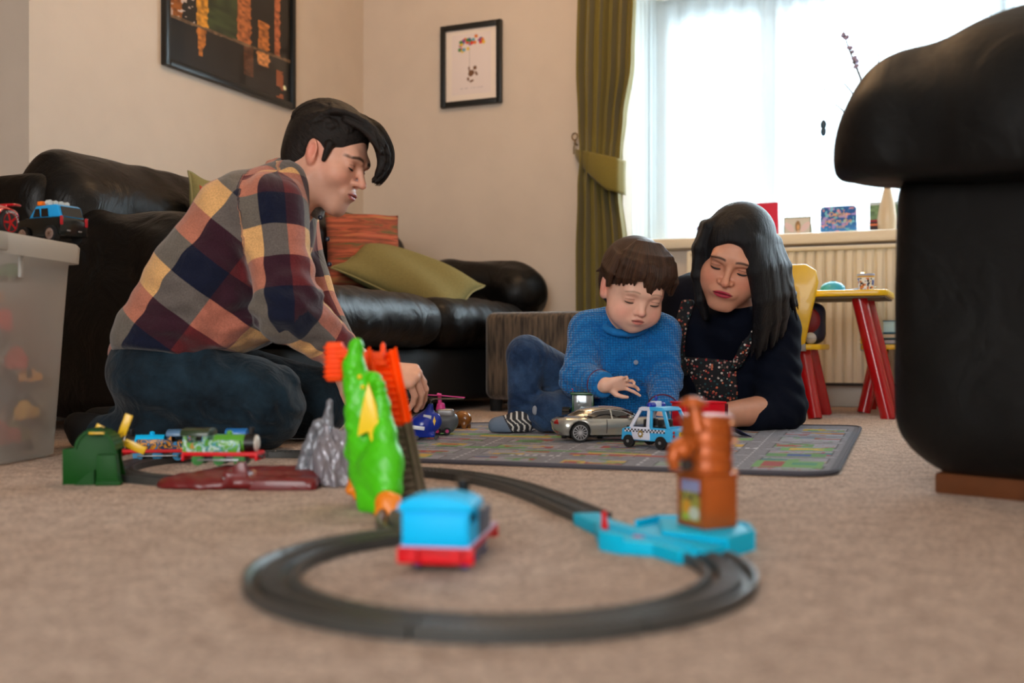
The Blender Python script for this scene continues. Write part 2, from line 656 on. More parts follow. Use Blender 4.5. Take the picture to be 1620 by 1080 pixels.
def carpet_mat():
    m, n, l, b = _nm('carpet_beige')
    tc = n.new('ShaderNodeTexCoord')
    t1 = n.new('ShaderNodeTexNoise'); t1.inputs['Scale'].default_value = 170; t1.inputs['Detail'].default_value = 6; t1.inputs['Roughness'].default_value = 0.75
    t2 = n.new('ShaderNodeTexNoise'); t2.inputs['Scale'].default_value = 34; t2.inputs['Detail'].default_value = 7; t2.inputs['Roughness'].default_value = 0.7
    t3 = n.new('ShaderNodeTexVoronoi'); t3.inputs['Scale'].default_value = 260
    for t in (t1, t2, t3): l.new(tc.outputs['Object'], t.inputs['Vector'])
    r = n.new('ShaderNodeValToRGB')
    e = r.color_ramp.elements
    e[0].position = 0.38; e[0].color = rgb((128, 96, 78))
    e[1].position = 0.60; e[1].color = rgb((240, 214, 194))
    m1 = n.new('ShaderNodeMath'); m1.operation = 'MULTIPLY_ADD'; m1.inputs[1].default_value = 0.3
    l.new(t2.outputs['Fac'], m1.inputs[0])
    m0 = n.new('ShaderNodeMath'); m0.operation = 'MULTIPLY'; m0.inputs[1].default_value = 0.7
    l.new(t1.outputs['Fac'], m0.inputs[0]); l.new(m0.outputs[0], m1.inputs[2])
    l.new(m1.outputs[0], r.inputs['Fac'])
    l.new(r.outputs['Color'], b.inputs['Base Color'])
    b.inputs['Roughness'].default_value = 0.95
    b.inputs['Specular IOR Level'].default_value = 0.1
    b.inputs['Sheen Weight'].default_value = 0.15
    bp = n.new('ShaderNodeBump'); bp.inputs['Strength'].default_value = 0.9; bp.inputs['Distance'].default_value = 0.005
    mm = n.new('ShaderNodeMath'); mm.operation = 'ADD'
    l.new(t1.outputs['Fac'], mm.inputs[0]); l.new(t3.outputs['Distance'], mm.inputs[1])
    l.new(mm.outputs[0], bp.inputs['Height']); l.new(bp.outputs[0], b.inputs['Normal'])
    return m
M_carpet = carpet_mat()
A1, B1, H1 = 4.6, 6.2, 2.3
f = MB(); f.box((1.6, 3.1, -0.05), (6.4, 6.9, 0.1)); st(f.build('floor', M_carpet, M=MR, smooth=0))
f = MB(); f.box((1.6, 3.1, H1 + 0.05), (6.4, 6.6, 0.1)); st(f.build('ceiling', M_ceil, M=MR, smooth=0))
def abox(mb, a0, a1, b0, b1, z0, z1, bev=0):
    mb.box(((a0 + a1) / 2, (b0 + b1) / 2, (z0 + z1) / 2), (a1 - a0, b1 - b0, z1 - z0), bev=bev)
f = MB()
abox(f, -0.12, 1.14, -0.12, 0, 0, H1); abox(f, 1.14, 3.9, -0.12, 0, 0, 0.565); abox(f, 1.14, 3.9, -0.12, 0, 1.6, H1); abox(f, 3.9, A1, -0.12, 0, 0, H1)
st(f.build('wall_back', M_wall, M=MR, smooth=0))
f = MB(); abox(f, -0.12, 0, 0, 1.724, 0, H1); st(f.build('wall_left', M_wall, M=MR, smooth=0))
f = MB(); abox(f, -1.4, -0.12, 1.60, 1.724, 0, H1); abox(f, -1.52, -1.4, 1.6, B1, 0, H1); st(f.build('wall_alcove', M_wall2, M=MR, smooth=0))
f = MB(); abox(f, A1, A1 + 0.12, -0.12, B1, 0, H1); st(f.build('wall_right', M_wall, M=MR, smooth=0))
f = MB()
abox(f, -1.52, 1.6, B1, B1 + 0.12, 0, H1); abox(f, 3.6, A1 + 0.12, B1, B1 + 0.12, 0, H1); abox(f, 1.6, 3.6, B1, B1 + 0.12, 2.1, H1)
st(f.build('wall_front', M_wall, M=MR, smooth=0))
f = MB()
abox(f, 1.08, 1.14, -0.40, -0.12, 0.565, 1.7); abox(f, 3.9, 3.96, -0.40, -0.12, 0.565, 1.7)
abox(f, 1.08, 3.96, -0.40, -0.12, 1.6, 1.7); abox(f, 1.14, 3.9, -0.40, -0.12, 0.45, 0.565)
st(f.build('trim_1', M_ceil, M=MR, smooth=0))
f = MB(); abox(f, 1.10, 3.94, -0.30, 0.05, 0.566, 0.606, bev=0.01); st(f.build('trim_2', M_sill, M=MR))
f = MB(); abox(f, 0.0, A1, 0, 0.014, 0, 0.085, bev=0.004); st(f.build('baseboard_back', M_white, M=MR))
f = MB(); abox(f, 0, 0.014, 0.014, 1.72, 0, 0.085, bev=0.004); st(f.build('baseboard_left', M_white, M=MR))

# window: frame, mullions, panes
win = empty('window_1', R(2.5, -0.36, 0.606)); st(win)
iw = Matrix.Translation(-R(2.5, -0.36, 0.606))
f = MB()
abox(f, 1.145, 1.27, -0.39, -0.33, 0.61, 1.595, 0.006); abox(f, 3.78, 3.895, -0.39, -0.33, 0.61, 1.595, 0.006)
abox(f, 1.27, 3.78, -0.39, -0.33, 1.49, 1.595, 0.006); abox(f, 1.27, 3.78, -0.39, -0.33, 0.61, 0.68, 0.006)
f.build('window_frame', M_upvc, win, M=iw @ MR)
for a in (1.635, 2.45, 3.20):
    f = MB(); abox(f, a - 0.045, a + 0.045, -0.395, -0.32, 0.68, 1.49, 0.006); f.build('mullion', M_upvc, win, M=iw @ MR)
def glass_mat():
    m, n, l, b = _nm('clear_glass')
    tr = n.new('ShaderNodeBsdfTransparent'); tr.inputs[0].default_value = (0.94, 0.97, 0.98, 1)
    gl = n.new('ShaderNodeBsdfGlossy'); gl.inputs['Roughness'].default_value = 0.02
    mx = n.new('ShaderNodeMixShader'); mx.inputs[0].default_value = 0.06
    l.new(tr.outputs[0], mx.inputs[1]); l.new(gl.outputs[0], mx.inputs[2])
    l.new(mx.outputs[0], n['Material Output'].inputs['Surface'])
    return m
M_glass = glass_mat()
for a0, a1 in ((1.27, 1.59), (1.68, 2.405), (2.495, 3.155), (3.245, 3.78)):
    f = MB(); abox(f, a0, a1, -0.362, -0.356, 0.68, 1.49); f.build('pane', M_glass, win, smooth=0, M=iw @ MR)

# net curtain
def net_mat():
    m, n, l, b = _nm('white_voile')
    tr = n.new('ShaderNodeBsdfTransparent')
    tl = n.new('ShaderNodeBsdfTranslucent'); tl.inputs[0].default_value = (0.62, 0.70, 0.74, 1)
    df = n.new('ShaderNodeBsdfDiffuse'); df.inputs[0].default_value = (0.86, 0.92, 0.95, 1)
    m1 = n.new('ShaderNodeMixShader'); m1.inputs[0].default_value = 0.35
    l.new(tl.outputs[0], m1.inputs[1]); l.new(df.outputs[0], m1.inputs[2])
    m2 = n.new('ShaderNodeMixShader'); m2.inputs[0].default_value = 0.40
    tc = n.new('ShaderNodeTexCoord')
    l.new(tr.outputs[0], m2.inputs[1]); l.new(m1.outputs[0], m2.inputs[2])
    l.new(m2.outputs[0], n['Material Output'].inputs['Surface'])
    return m
random.seed(4)
path = [(1.16, -0.03 - 0.012 * i) for i in range(0, 22)]
path = [(1.165 + 0.006 * math.sin(i * 1.7) + 0.0012 * i, b) for i, (a, b) in enumerate(path)]
na = 420
for i in range(na):
    a = 1.20 + i * (3.86 - 1.20) / na
    w = 0.5 + 0.5 * math.sin(a * 3.1 + 1)
    path.append((a, -0.292 + 0.012 * math.sin(a * 95 + 2 * math.sin(a * 7)) * (0.4 + w)))
V = []
for (a, b) in path:
    for z in np.linspace(0.612, 1.597, 6):
        g = 1 + 0.5 * (z - 0.6)
        V.append(R(a, -0.292 + (b + 0.292) * g if a > 1.2 else b, z))
V = np.array(V); m_ = len(path)
id_ = np.arange(m_ * 6).reshape(m_, 6)
Q = np.stack([id_[:-1, :-1], id_[1:, :-1], id_[1:, 1:], id_[:-1, 1:]], -1).reshape(-1, 4)
o = link_mesh('net_curtain', mesh_from('net_curtain', V, Q), None, net_mat())
tag(o, 'sheer white net curtain hanging across the bay window', 'net curtain')

# radiator
rad = empty('radiator', R(2.35, 0.06, 0.0), label='cream ribbed panel radiator on the wall below the window sill', cat='radiator')
ir = Matrix.Translation(-R(2.35, 0.06, 0.0))
f = MB()
def radf(u, v):
    a = 1.42 + u * 1.86
    ph = (a / 0.0325) % 1.0
    d = 0.0 if ph < 0.16 else min(1, (ph - 0.16) / 0.14, (1 - ph) / 0.14) * 0.010
    e = min(1, v / 0.03, (1 - v) / 0.03)
    return Vector((a, 0.088 + d * e, 0.085 + v * 0.46))
f.sheet(radf, 570, 8)
f.build('ribbed_panel', M_rad, rad, M=ir @ MR, smooth=60)
f = MB(); abox(f, 1.42, 3.28, 0.03, 0.088, 0.085, 0.545); f.build('back_panel', M_rad, rad, M=ir @ MR)
f = MB(); abox(f, 1.415, 3.285, 0.028, 0.100, 0.537, 0.551, 0.004); f.build('top_grille', M_rad, rad, M=ir @ MR)
f = MB(); abox(f, 1.41, 1.425, 0.028, 0.1, 0.085, 0.55, 0.004); f.build('side_panel', M_rad, rad, M=ir @ MR)
f = MB(); abox(f, 3.275, 3.29, 0.028, 0.1, 0.085, 0.55, 0.004); f.build('side_panel', M_rad, rad, M=ir @ MR)
f = MB(); f.tube([(1.40, 0.06, 0.0), (1.40, 0.06, 0.10), (1.42, 0.06, 0.11)], 0.008); f.cyl((1.40, 0.06, 0.05), (1.40, 0.06, 0.11), 0.014); f.build('valve', M_white, rad, M=ir @ MR)
f = MB(); f.tube([(1.42, 0.075, 0.082), (3.28, 0.075, 0.082)], 0.007); f.build('pipe', mat('pipe_dark', (60, 58, 56), 0.5), rad, M=ir @ MR)

# curtain with tie-back
M_cur = mat('olive_curtain', (118, 104, 44), 0.8, noise=0.05, nscale=200, bump=0.2, bscale=500, sheen=0.2, spec=0.2)
cur = empty('curtain', R(1.1, 0.1, 0), label='olive green floor length curtain gathered by a tie-back', cat='curtain')
ic = Matrix.Translation(-R(1.1, 0.1, 0))
def cur_edges(z):
    # left and right edge along the wall at height z
    ks = [(0.0, 0.985, 1.205), (0.55, 0.985, 1.19), (0.80, 0.995, 1.165), (0.92, 1.005, 1.175), (1.05, 0.995, 1.185), (1.25, 0.985, 1.215), (1.6, 0.99, 1.225), (2.2, 0.98, 1.26)]
    for (z0, l0, r0), (z1, l1, r1) in zip(ks, ks[1:]):
        if z <= z1:
            t = (z - z0) / (z1 - z0)
            t = t * t * (3 - 2 * t)
            return l0 + (l1 - l0) * t, r0 + (r1 - r0) * t
    return ks[-1][1], ks[-1][2]
def curf(u, v):
    z = 0.012 + v * 2.18
    l0, r0 = cur_edges(z)
    g = math.exp(-((z - 0.9) / 0.12) ** 2)
    k = 5.5
    ph = u * k * 2 * PI + 0.5 * math.sin(z * 2.3) + 0.25 * math.sin(u * 9 + z * 1.1)
    d = 0.028 * math.sin(ph) + 0.010 * math.sin(2.3 * ph + 1.3)
    aa = l0 + (r0 - l0) * (u + 0.022 * math.sin(ph * 1.0 + 1.0))
    return Vector((aa, 0.088 + d * (1 - 0.45 * g) + 0.02 * g, z))
f = MB(); f.sheet(curf, 150, 60)
oc = f.build('drape', M_cur, cur, M=ic @ MR, smooth=180)
md = oc.modifiers.new('thick', 'SOLIDIFY'); md.thickness = 0.003
f = MB()
def tief(u, v):
    a = 0.957 + u * 0.224
    top = 0.968 - 0.075 * u ** 0.8 + 0.0
    wid = 0.022 + 0.105 * min(1, u * 1.35) ** 0.8
    z = top - wid * v
    bb = 0.022 + 0.125 * math.sin(min(1, u * 1.05) * PI * 0.62) ** 0.7 + 0.006 * math.sin(v * PI)
    return Vector((a, bb if u < 0.92 else bb - (u - 0.92) * 0.6, z))
f.sheet(tief, 36, 10)
ot = f.build('tie_back', M_cur, cur, M=ic @ MR, smooth=180)
md = ot.modifiers.new('thick', 'SOLIDIFY'); md.thickness = 0.005
hk = empty('curtain_hook', R(0.957, 0.02, 0.985), label='small bronze ring hook on the wall left of the curtain', cat='hook')
ih = Matrix.Translation(-R(0.957, 0.02, 0.985))
f = MB(); f.tube([(0.957 + 0.011 * math.cos(t), 0.03, 1.012 + 0.013 * math.sin(t)) for t in np.linspace(0, 2 * PI, 17)[:-1]], 0.0028, closed=True)
f.tube([(0.957, 0.03, 1.0), (0.961, 0.034, 0.985), (0.955, 0.034, 0.97), (0.953, 0.03, 0.945)], 0.003)
f.cyl((0.957, 0.0, 0.985), (0.957, 0.034, 0.985), 0.003)
f.build('ring', mat('bronze', (96, 78, 50), 0.35, 0.8), hk, M=ih @ MR)

# ------------------------------------------------------------------ pictures
M_blackframe = mat('black_frame', (14, 18, 18), 0.35)
M_print = mat_attr('printed_paper', 0.35, 0.4, coat=0.35)
M_print2 = mat_attr('printed_card', 0.6, 0.3)
def blob(U_, V_, cu, cv, ru, rv, ang=0.0):
    du, dv = U_ - cu, V_ - cv
    c, s = math.cos(ang), math.sin(ang)
    return ((du * c + dv * s) / ru) ** 2 + ((-du * s + dv * c) / rv) ** 2 < 1
def hashn(x, y, s=0.0):
    h = np.sin(x * 127.1 + y * 311.7 + s * 74.7) * 43758.5453
    return h - np.floor(h)
def vnoise(x, y, s=0.0):
    xi, yi = np.floor(x), np.floor(y)
    fx, fy = x - xi, y - yi
    fx = fx * fx * (3 - 2 * fx); fy = fy * fy * (3 - 2 * fy)
    a, b = hashn(xi, yi, s), hashn(xi + 1, yi, s)
    c, d = hashn(xi, yi + 1, s), hashn(xi + 1, yi + 1, s)
    return (a * (1 - fx) + b * fx) * (1 - fy) + (c * (1 - fx) + d * fx) * fy
def castle(u, v):
    """u right, v up; a floodlit building above dark water, warm reflections"""
    C = np.tile(lin((20, 18, 14)), (len(u), 1))
    n1 = vnoise(u * 16, v * 30); n2 = vnoise(u * 40, v * 50, 3); n3 = vnoise(u * 9, v * 9, 5)
    wl = 0.34 + 0.03 * u
    up = v > wl
    C[:] = C * (0.7 + 0.7 * n3)[:, None]
    tree = up & (v < 0.75 + 0.1 * n1) & (u > 0.28) & (u < 0.55)
    C[tree] = (lin((44, 56, 28)) * (0.4 + 1.3 * n1[tree])[:, None])
    for (u0, u1, top, col) in ((0.20, 0.29, 1.0, (206, 140, 40)), (0.0, 0.10, 0.8, (150, 84, 26)), (0.52, 0.64, 1.0, (176, 100, 52)), (0.70, 0.80, 0.62, (190, 112, 50)), (0.845, 0.90, 1.0, (188, 104, 62))):
        k = up & (u > u0 + 0.01 * n1) & (u < u1 + 0.02 * (n2 - 0.5)) & (v < top)
        C[k] = lin(col) * (0.35 + 1.0 * n2[k])[:, None]
    win_ = up & (u > 0.02) & (u < 0.09) & (v > 0.50) & (v < 0.60)
    C[win_] = lin((24, 18, 14))
    whites = up & (n2 > 0.8) & (u < 0.19) & (v < 0.95)
    C[whites] = lin((190, 170, 160))
    dn = ~up
    r1 = dn & (np.abs(u - 0.24 - 0.02 * (n1 - .5)) < 0.04 * (v / 0.36)) & (v > 0.12)
    C[r1] = lin((190, 112, 38)) * (0.4 + 0.9 * n2[r1])[:, None]
    r2 = dn & (np.abs(u - 0.75) < 0.05 + 0.03 * (n1 - .5)) & (v > 0.24)
    C[r2] = lin((216, 142, 80)) * (0.4 + 0.9 * n2[r2])[:, None]
    r3 = dn & (u > 0.58) & (u < 0.66) & (v > 0.1)
    C[r3] = lin((84, 48, 26)) * (0.5 + n2[r3])[:, None]
    r4 = dn & (np.abs(u - 0.9) < 0.03) & (v < 0.25) & (n1 > 0.3)
    C[r4] = lin((150, 80, 44))
    bank = np.abs(v - wl) < 0.012
    C[bank] = lin((110, 84, 60)) * (0.4 + n2[bank])[:, None]
    C[blob(u, v, 0.945, 0.115, 0.014, 0.02)] = lin((255, 255, 210))
    return C
def picture(name, o, right, up, nrm, w, h, fw, label, paint, mount=0.0, nu=120, nv=120):
    """frame hung on a wall: origin at lower left corner on the wall"""
    root = empty(name, o, label=label, cat='picture')
    Mx = Matrix(((right.x, nrm.x, 0, 0), (right.y, nrm.y, 0, 0), (0, 0, 1, 0), (0, 0, 0, 1)))
    f = MB()
    t = 0.022
    f.box((fw / 2, t / 2, h / 2), (fw, t, h), bev=0.003); f.box((w - fw / 2, t / 2, h / 2), (fw, t, h), bev=0.003)
    f.box((w / 2, t / 2, fw / 2), (w - 2 * fw, t, fw), bev=0.003); f.box((w / 2, t / 2, h - fw / 2), (w - 2 * fw, t, fw), bev=0.003)
    f.build('frame', M_blackframe, root, M=Mx)
    iwd, ihd = w - 2 * fw, h - 2 * fw
    def pos(u, v):
        p = np.zeros((len(u), 3))
        a = fw + u * iwd
        p[:, 0] = right.x * a + nrm.x * 0.010
        p[:, 1] = right.y * a + nrm.y * 0.010
        p[:, 2] = fw + v * ihd
        return p
    painted_grid('print', pos, nu, nv, paint, M_print, root)
    return root
# castle picture on the left wall: b from wall positions of its corners
def b_on_left(px):
    s_ = (px - CX) / FPX
    # C0.x + N.x*b = s*(C0.y+N.y*b)
    return (s_ * C0.y - C0.x) / (N.x - s_ * N.y)
def a_on_back(px, b=0.0):
    s_ = (px - CX) / FPX
    return (s_ * (C0.y + N.y * b) - C0.x - N.x * b) / (U.x - s_ * U.y)
def z_at(px, py, pt):
    return HC - (py - HY) / FPX * pt.y
bl, br = b_on_left(254), b_on_left(461)
zb = z_at(0, 174, R(0, br))
zl = z_at(0, 103, R(0, bl))
picture('castle_picture', R(0.001, bl, (zb + zl) / 2), -N, None, U, bl - br, 0.46, 0.022, 'large black framed night photograph of a floodlit building reflected in water', castle, nu=170, nv=150)
al, ar = a_on_back(700), a_on_back(796)
z0 = (z_at(0, 172, R(al, 0)) + z_at(0, 164, R(ar, 0))) / 2
z1 = (z_at(0, 44, R(al, 0)) + z_at(0, 32, R(ar, 0))) / 2
def balloons(u, v):
    C = np.tile(lin((232, 218, 206)), (len(u), 1))
    inner = (u > 0.12) & (u < 0.88) & (v > 0.09) & (v < 0.93)
    C[inner] = lin((226, 212, 208))
    cols = [(214, 60, 40), (60, 130, 70), (50, 80, 150), (226, 190, 60), (216, 120, 50), (150, 70, 130), (90, 160, 180)]
    rs = random.Random(8)
    for i in range(30):
        cu = 0.5 + rs.uniform(-0.24, 0.24); cv = 0.79 + rs.uniform(-0.07, 0.09) + (cu - 0.5) * 0.18
        C[blob(u, v, cu, cv, 0.035, 0.025)] = lin(cols[i % 7])
    C[(np.abs(u - 0.47) < 0.004) & (v > 0.48) & (v < 0.74)] = lin((190, 176, 172))
    for (cu, cv, ru, rv, an) in ((0.50, 0.38, 0.06, 0.045, 0.3), (0.57, 0.45, 0.035, 0.028, 0), (0.46, 0.44, 0.016, 0.04, 0.2), (0.60, 0.37, 0.02, 0.035, 0.5), (0.44, 0.30, 0.02, 0.03, 0.4), (0.51, 0.27, 0.045, 0.014, 0.2)):
        C[blob(u, v, cu, cv, ru, rv, an)] = lin((112, 76, 50))
    C[(v > 0.165) & (v < 0.18) & (u > 0.27) & (u < 0.73) & (vnoise(u * 60, v * 3) > 0.4)] = lin((180, 168, 176))
    return C
picture('balloon_picture', R(al, 0.001, z0), U, None, N, ar - al, z1 - z0, 0.022, 'small black framed print of a brown animal hanging from colourful balloons', balloons, nu=90, nv=110)
# ================================================================== SOFA, ARMCHAIR, CUSHIONS
def leather_mat(name, col, rough=0.36, bump=0.5, warm=None):
    m, n, l, b = _nm(name)
    b.inputs['Base Color'].default_value = rgb(col)
    b.inputs['Roughness'].default_value = rough
    b.inputs['Specular IOR Level'].default_value = 0.28
    tc = n.new('ShaderNodeTexCoord')
    t1 = n.new('ShaderNodeTexNoise'); t1.inputs['Scale'].default_value = 9; t1.inputs['Detail'].default_value = 5; t1.inputs['Distortion'].default_value = 1.2
    t2 = n.new('ShaderNodeTexVoronoi'); t2.inputs['Scale'].default_value = 420
    for t in (t1, t2): l.new(tc.outputs['Object'], t.inputs['Vector'])
    a = n.new('ShaderNodeBump'); a.inputs['Strength'].default_value = bump; a.inputs['Distance'].default_value = 0.02
    l.new(t1.outputs['Fac'], a.inputs['Height'])
    c = n.new('ShaderNodeBump'); c.inputs['Strength'].default_value = 0.25; c.inputs['Distance'].default_value = 0.0008
    l.new(t2.outputs['Distance'], c.inputs['Height']); l.new(a.outputs[0], c.inputs['Normal'])
    l.new(c.outputs[0], b.inputs['Normal'])
    return m
M_leather = leather_mat('dark_leather', (8, 7, 7), 0.42)
M_leather2 = leather_mat('black_leather', (4, 5, 6), 0.5, 0.25)
M_darkfab = mat('dark_base_fabric', (13, 13, 14), 0.8, noise=0.1)
M_wood = mat('oak_foot', (96, 52, 24), 0.45, noise=0.2, nscale=20)

def wrink(amp, sx, sy, sz, s=0.0):
    def f(X, Y, Z):
        a = np.sin(X * sx + 1.7 * np.sin(Y * sy * 0.31 + s) + s) * np.sin(Z * sz + 2.1 * np.sin(X * sx * 0.23 + Y * sy * 0.4 + 2 * s))
        b = np.sin(X * sx * 1.9 + Y * sy * 1.3 + Z * sz * 1.7 + 3 * s + 1.5 * np.sin(Y * sy * 0.7))
        return (amp * (a + 0.5 * b)).astype(np.float32)
    return f

sofa = empty('leather_sofa', R(0.45, 1.0, 0), rz=0, label='dark brown leather sofa along the left wall behind the kneeling man', cat='sofa')
def MirS(root_loc):
    # room frame expressed relative to a root placed in the world (proper rotation: a, -b)
    return Matrix(((U.x, -N.x, 0, 0), (U.y, -N.y, 0, 0), (0, 0, 1, 0), (0, 0, 0, 1)))
QR = MirS(None)                      # local x = a, local y = -b
def rel(root_ab):
    a0, b0 = root_ab
    return lambda a, b, z: (a - a0, -(b - b0), z)
L = rel((0.45, 1.0))
def S(): return Shape(QR)
# base
s = S(); s.box(L(0.45, 0.92, 0.115), (0.38, 0.80, 0.085), 0.03, 0.01)
sdf('base', s, 0.014, M_darkfab, sofa)
# seat cushions
for (b0, b1) in ((0.30, 0.95), (0.97, 1.70)):
    s = S()
    bc = (b0 + b1) / 2; hb = (b1 - b0) / 2
    s.box(L(0.555, bc, 0.285), (0.31, hb, 0.075), 0.07, 0.02)
    s.ell(L(0.56, bc, 0.315), (0.27, hb * 0.9, 0.068), 0.05)
    s.cap(L(0.825, b0 + 0.07, 0.285), L(0.825, b1 - 0.07, 0.285), 0.074, 0.074, 0.03)
    sdf('seat_cushion', s, 0.010, M_leather, sofa, warp=wrink(0.0022, 34, 30, 26, b0 * 7))
# back, two padded cushions
s = S(); s.box(L(0.16, 1.02, 0.34), (0.12, 0.93, 0.30), 0.06, 0.02)
sdf('back_frame', s, 0.014, M_leather, sofa)
for (b0, b1) in ((0.22, 1.0), (1.02, 1.92)):
    s = S()
    bc = (b0 + b1) / 2; hb = (b1 - b0) / 2
    s.box(L(0.25, bc, 0.50), (0.12, hb, 0.15), 0.09, 0.03, rot=(0, -0.12, 0))
    s.cap(L(0.20, b0 + 0.12, 0.62), L(0.20, b1 - 0.12, 0.625), 0.09, 0.09, 0.06)
    sdf('back_cushion', s, 0.011, M_leather, sofa, warp=wrink(0.003, 20, 24, 18, b0 * 5 + 1))
# arms
for nm, b0, b1 in (('far', 0.08, 0.30), ('near', 1.71, 1.94)):
    s = S(); bc = (b0 + b1) / 2
    e_ = 0.0 if nm == 'far' else 0.17
    s.box(L(0.46 - e_ / 2, bc, 0.22), (0.38 - e_ / 2, 0.095, 0.19), 0.05, 0.02)
    s.chain([L(0.16, bc, 0.46), L(0.50 - e_, bc, 0.452), L(0.76 - e_, bc, 0.435)], [0.085, 0.088, 0.095], 0.03)
    s.ell(L(0.80 - e_, bc, 0.41), (0.10, 0.125, 0.105), 0.03)
    sdf('arm', s, 0.010, M_leather, sofa, warp=wrink(0.003, 28, 30, 24, b0 * 9))
for (a, b) in ((0.14, 0.16), (0.78, 0.16), (0.14, 1.86), (0.60, 1.86)):
    f = MB(); f.cyl(L(a, b, 0), L(a, b, 0.035), 0.022, 0.03); f.build('foot', M_wood, sofa, M=QR)

# brown fabric footstool in front of the sofa
def chenille():
    m, n, l, b = _nm('brown_chenille')
    tc = n.new('ShaderNodeTexCoord')
    mp = n.new('ShaderNodeMapping'); mp.inputs['Scale'].default_value = (120, 120, 12)
    t = n.new('ShaderNodeTexNoise'); t.inputs['Scale'].default_value = 1; t.inputs['Detail'].default_value = 5
    l.new(tc.outputs['Object'], mp.inputs[0]); l.new(mp.outputs[0], t.inputs['Vector'])
    r = n.new('ShaderNodeValToRGB'); e = r.color_ramp.elements
    e[0].position = 0.35; e[0].color = rgb((38, 30, 24)); e[1].position = 0.65; e[1].color = rgb((98, 82, 66))
    l.new(t.outputs['Fac'], r.inputs[0]); l.new(r.outputs[0], b.inputs['Base Color'])
    b.inputs['Roughness'].default_value = 0.9; b.inputs['Sheen Weight'].default_value = 0.3
    bp = n.new('ShaderNodeBump'); bp.inputs['Strength'].default_value = 0.6; bp.inputs['Distance'].default_value = 0.003
    l.new(t.outputs['Fac'], bp.inputs['Height']); l.new(bp.outputs[0], b.inputs['Normal'])
    return m
M_chen = chenille()
ott = empty('footstool', R(1.14, 0.52, 0), label='low brown chenille footstool between the sofa and the child', cat='footstool')
L = rel((1.14, 0.52))
s = S(); s.box(L(1.150, 0.53, 0.178), (0.236, 0.235, 0.140), 0.028, 0.01)
sdf('upholstered_block', s, 0.008, M_chen, ott, it=1)
for (a, b) in ((0.94, 0.34), (1.34, 0.34), (0.94, 0.72), (1.34, 0.72)):
    f = MB(); f.cyl(L(a, b, 0), L(a, b, 0.05), 0.018, 0.022); f.build('foot', M_darkfab, ott, M=QR)

# big leather armchair on the right
D = Vector((0.69, -0.724, 0)); E = Vector((0.724, 0.69, 0))
F0 = Vector((0.528, 1.50, 0))
MA = Matrix(((D.x, E.x, 0, 0), (D.y, E.y, 0, 0), (0, 0, 1, 0), (0, 0, 0, 1)))
arm = empty('leather_armchair', F0 + D * 0.33 + E * 0.36, label='large black leather armchair close to the camera on the right', cat='armchair')
def LA(d, e, z): return (d - 0.33, e - 0.36, z)
def SA(): return Shape(MA)
s = SA()
s.box(LA(0.37, 0.085, 0.26), (0.375, 0.085, 0.200), 0.05, 0.03); s.box(LA(0.40, 0.085, 0.12), (0.365, 0.080, 0.095), 0.055, 0.06)
sdf('side_panel', s, 0.010, M_leather2, arm, warp=wrink(0.0012, 16, 18, 14, 2))
s = SA()
s.ell(LA(0.012, 0.05, 0.475), (0.098, 0.12, 0.150), 0.03); s.ell(LA(0.20, 0.05, 0.480), (0.22, 0.125, 0.178), 0.05)
s.ell(LA(0.50, 0.05, 0.482), (0.42, 0.13, 0.188), 0.05); s.box(LA(0.42, 0.06, 0.50), (0.40, 0.11, 0.09), 0.08, 0.04)
s.cut(LA(0.0, 0.05, 0.436), (-0.10, 0, -1), 0.022)
sdf('arm_roll', s, 0.008, M_leather2, arm, warp=wrink(0.0022, 26, 22, 20, 5))
s = SA(); s.box(LA(0.40, 0.40, 0.16), (0.34, 0.24, 0.12), 0.03, 0.02)
sdf('base', s, 0.014, M_leather2, arm)
s = SA(); s.box(LA(0.34, 0.40, 0.32), (0.31, 0.23, 0.075), 0.06, 0.02); s.ell(LA(0.32, 0.40, 0.35), (0.28, 0.21, 0.07), 0.04)
sdf('seat_cushion', s, 0.012, M_leather2, arm, warp=wrink(0.003, 26, 22, 20, 3))
s = SA(); s.box(LA(0.74, 0.40, 0.46), (0.10, 0.30, 0.28), 0.09, 0.03, rot=(0, 0.15, 0))
sdf('backrest', s, 0.014, M_leather2, arm, warp=wrink(0.003, 26, 22, 20, 9))
s = SA(); s.box(LA(0.37, 0.72, 0.24), (0.37, 0.085, 0.215), 0.05, 0.03); s.cap(LA(0.02, 0.74, 0.53), LA(0.72, 0.74, 0.54), 0.10, 0.105, 0.03)
sdf('far_arm', s, 0.014, M_leather2, arm)
f = MB(); f.box(LA(0.385, 0.085, 0.0135), (0.66, 0.11, 0.032), bev=0.006); f.build('wooden_plinth', M_wood, arm, M=MA, label='brown wooden plinth')
f = MB(); f.box(LA(0.39, 0.72, 0.0135), (0.60, 0.09, 0.030), bev=0.006); f.build('wooden_plinth', M_wood, arm, M=MA)

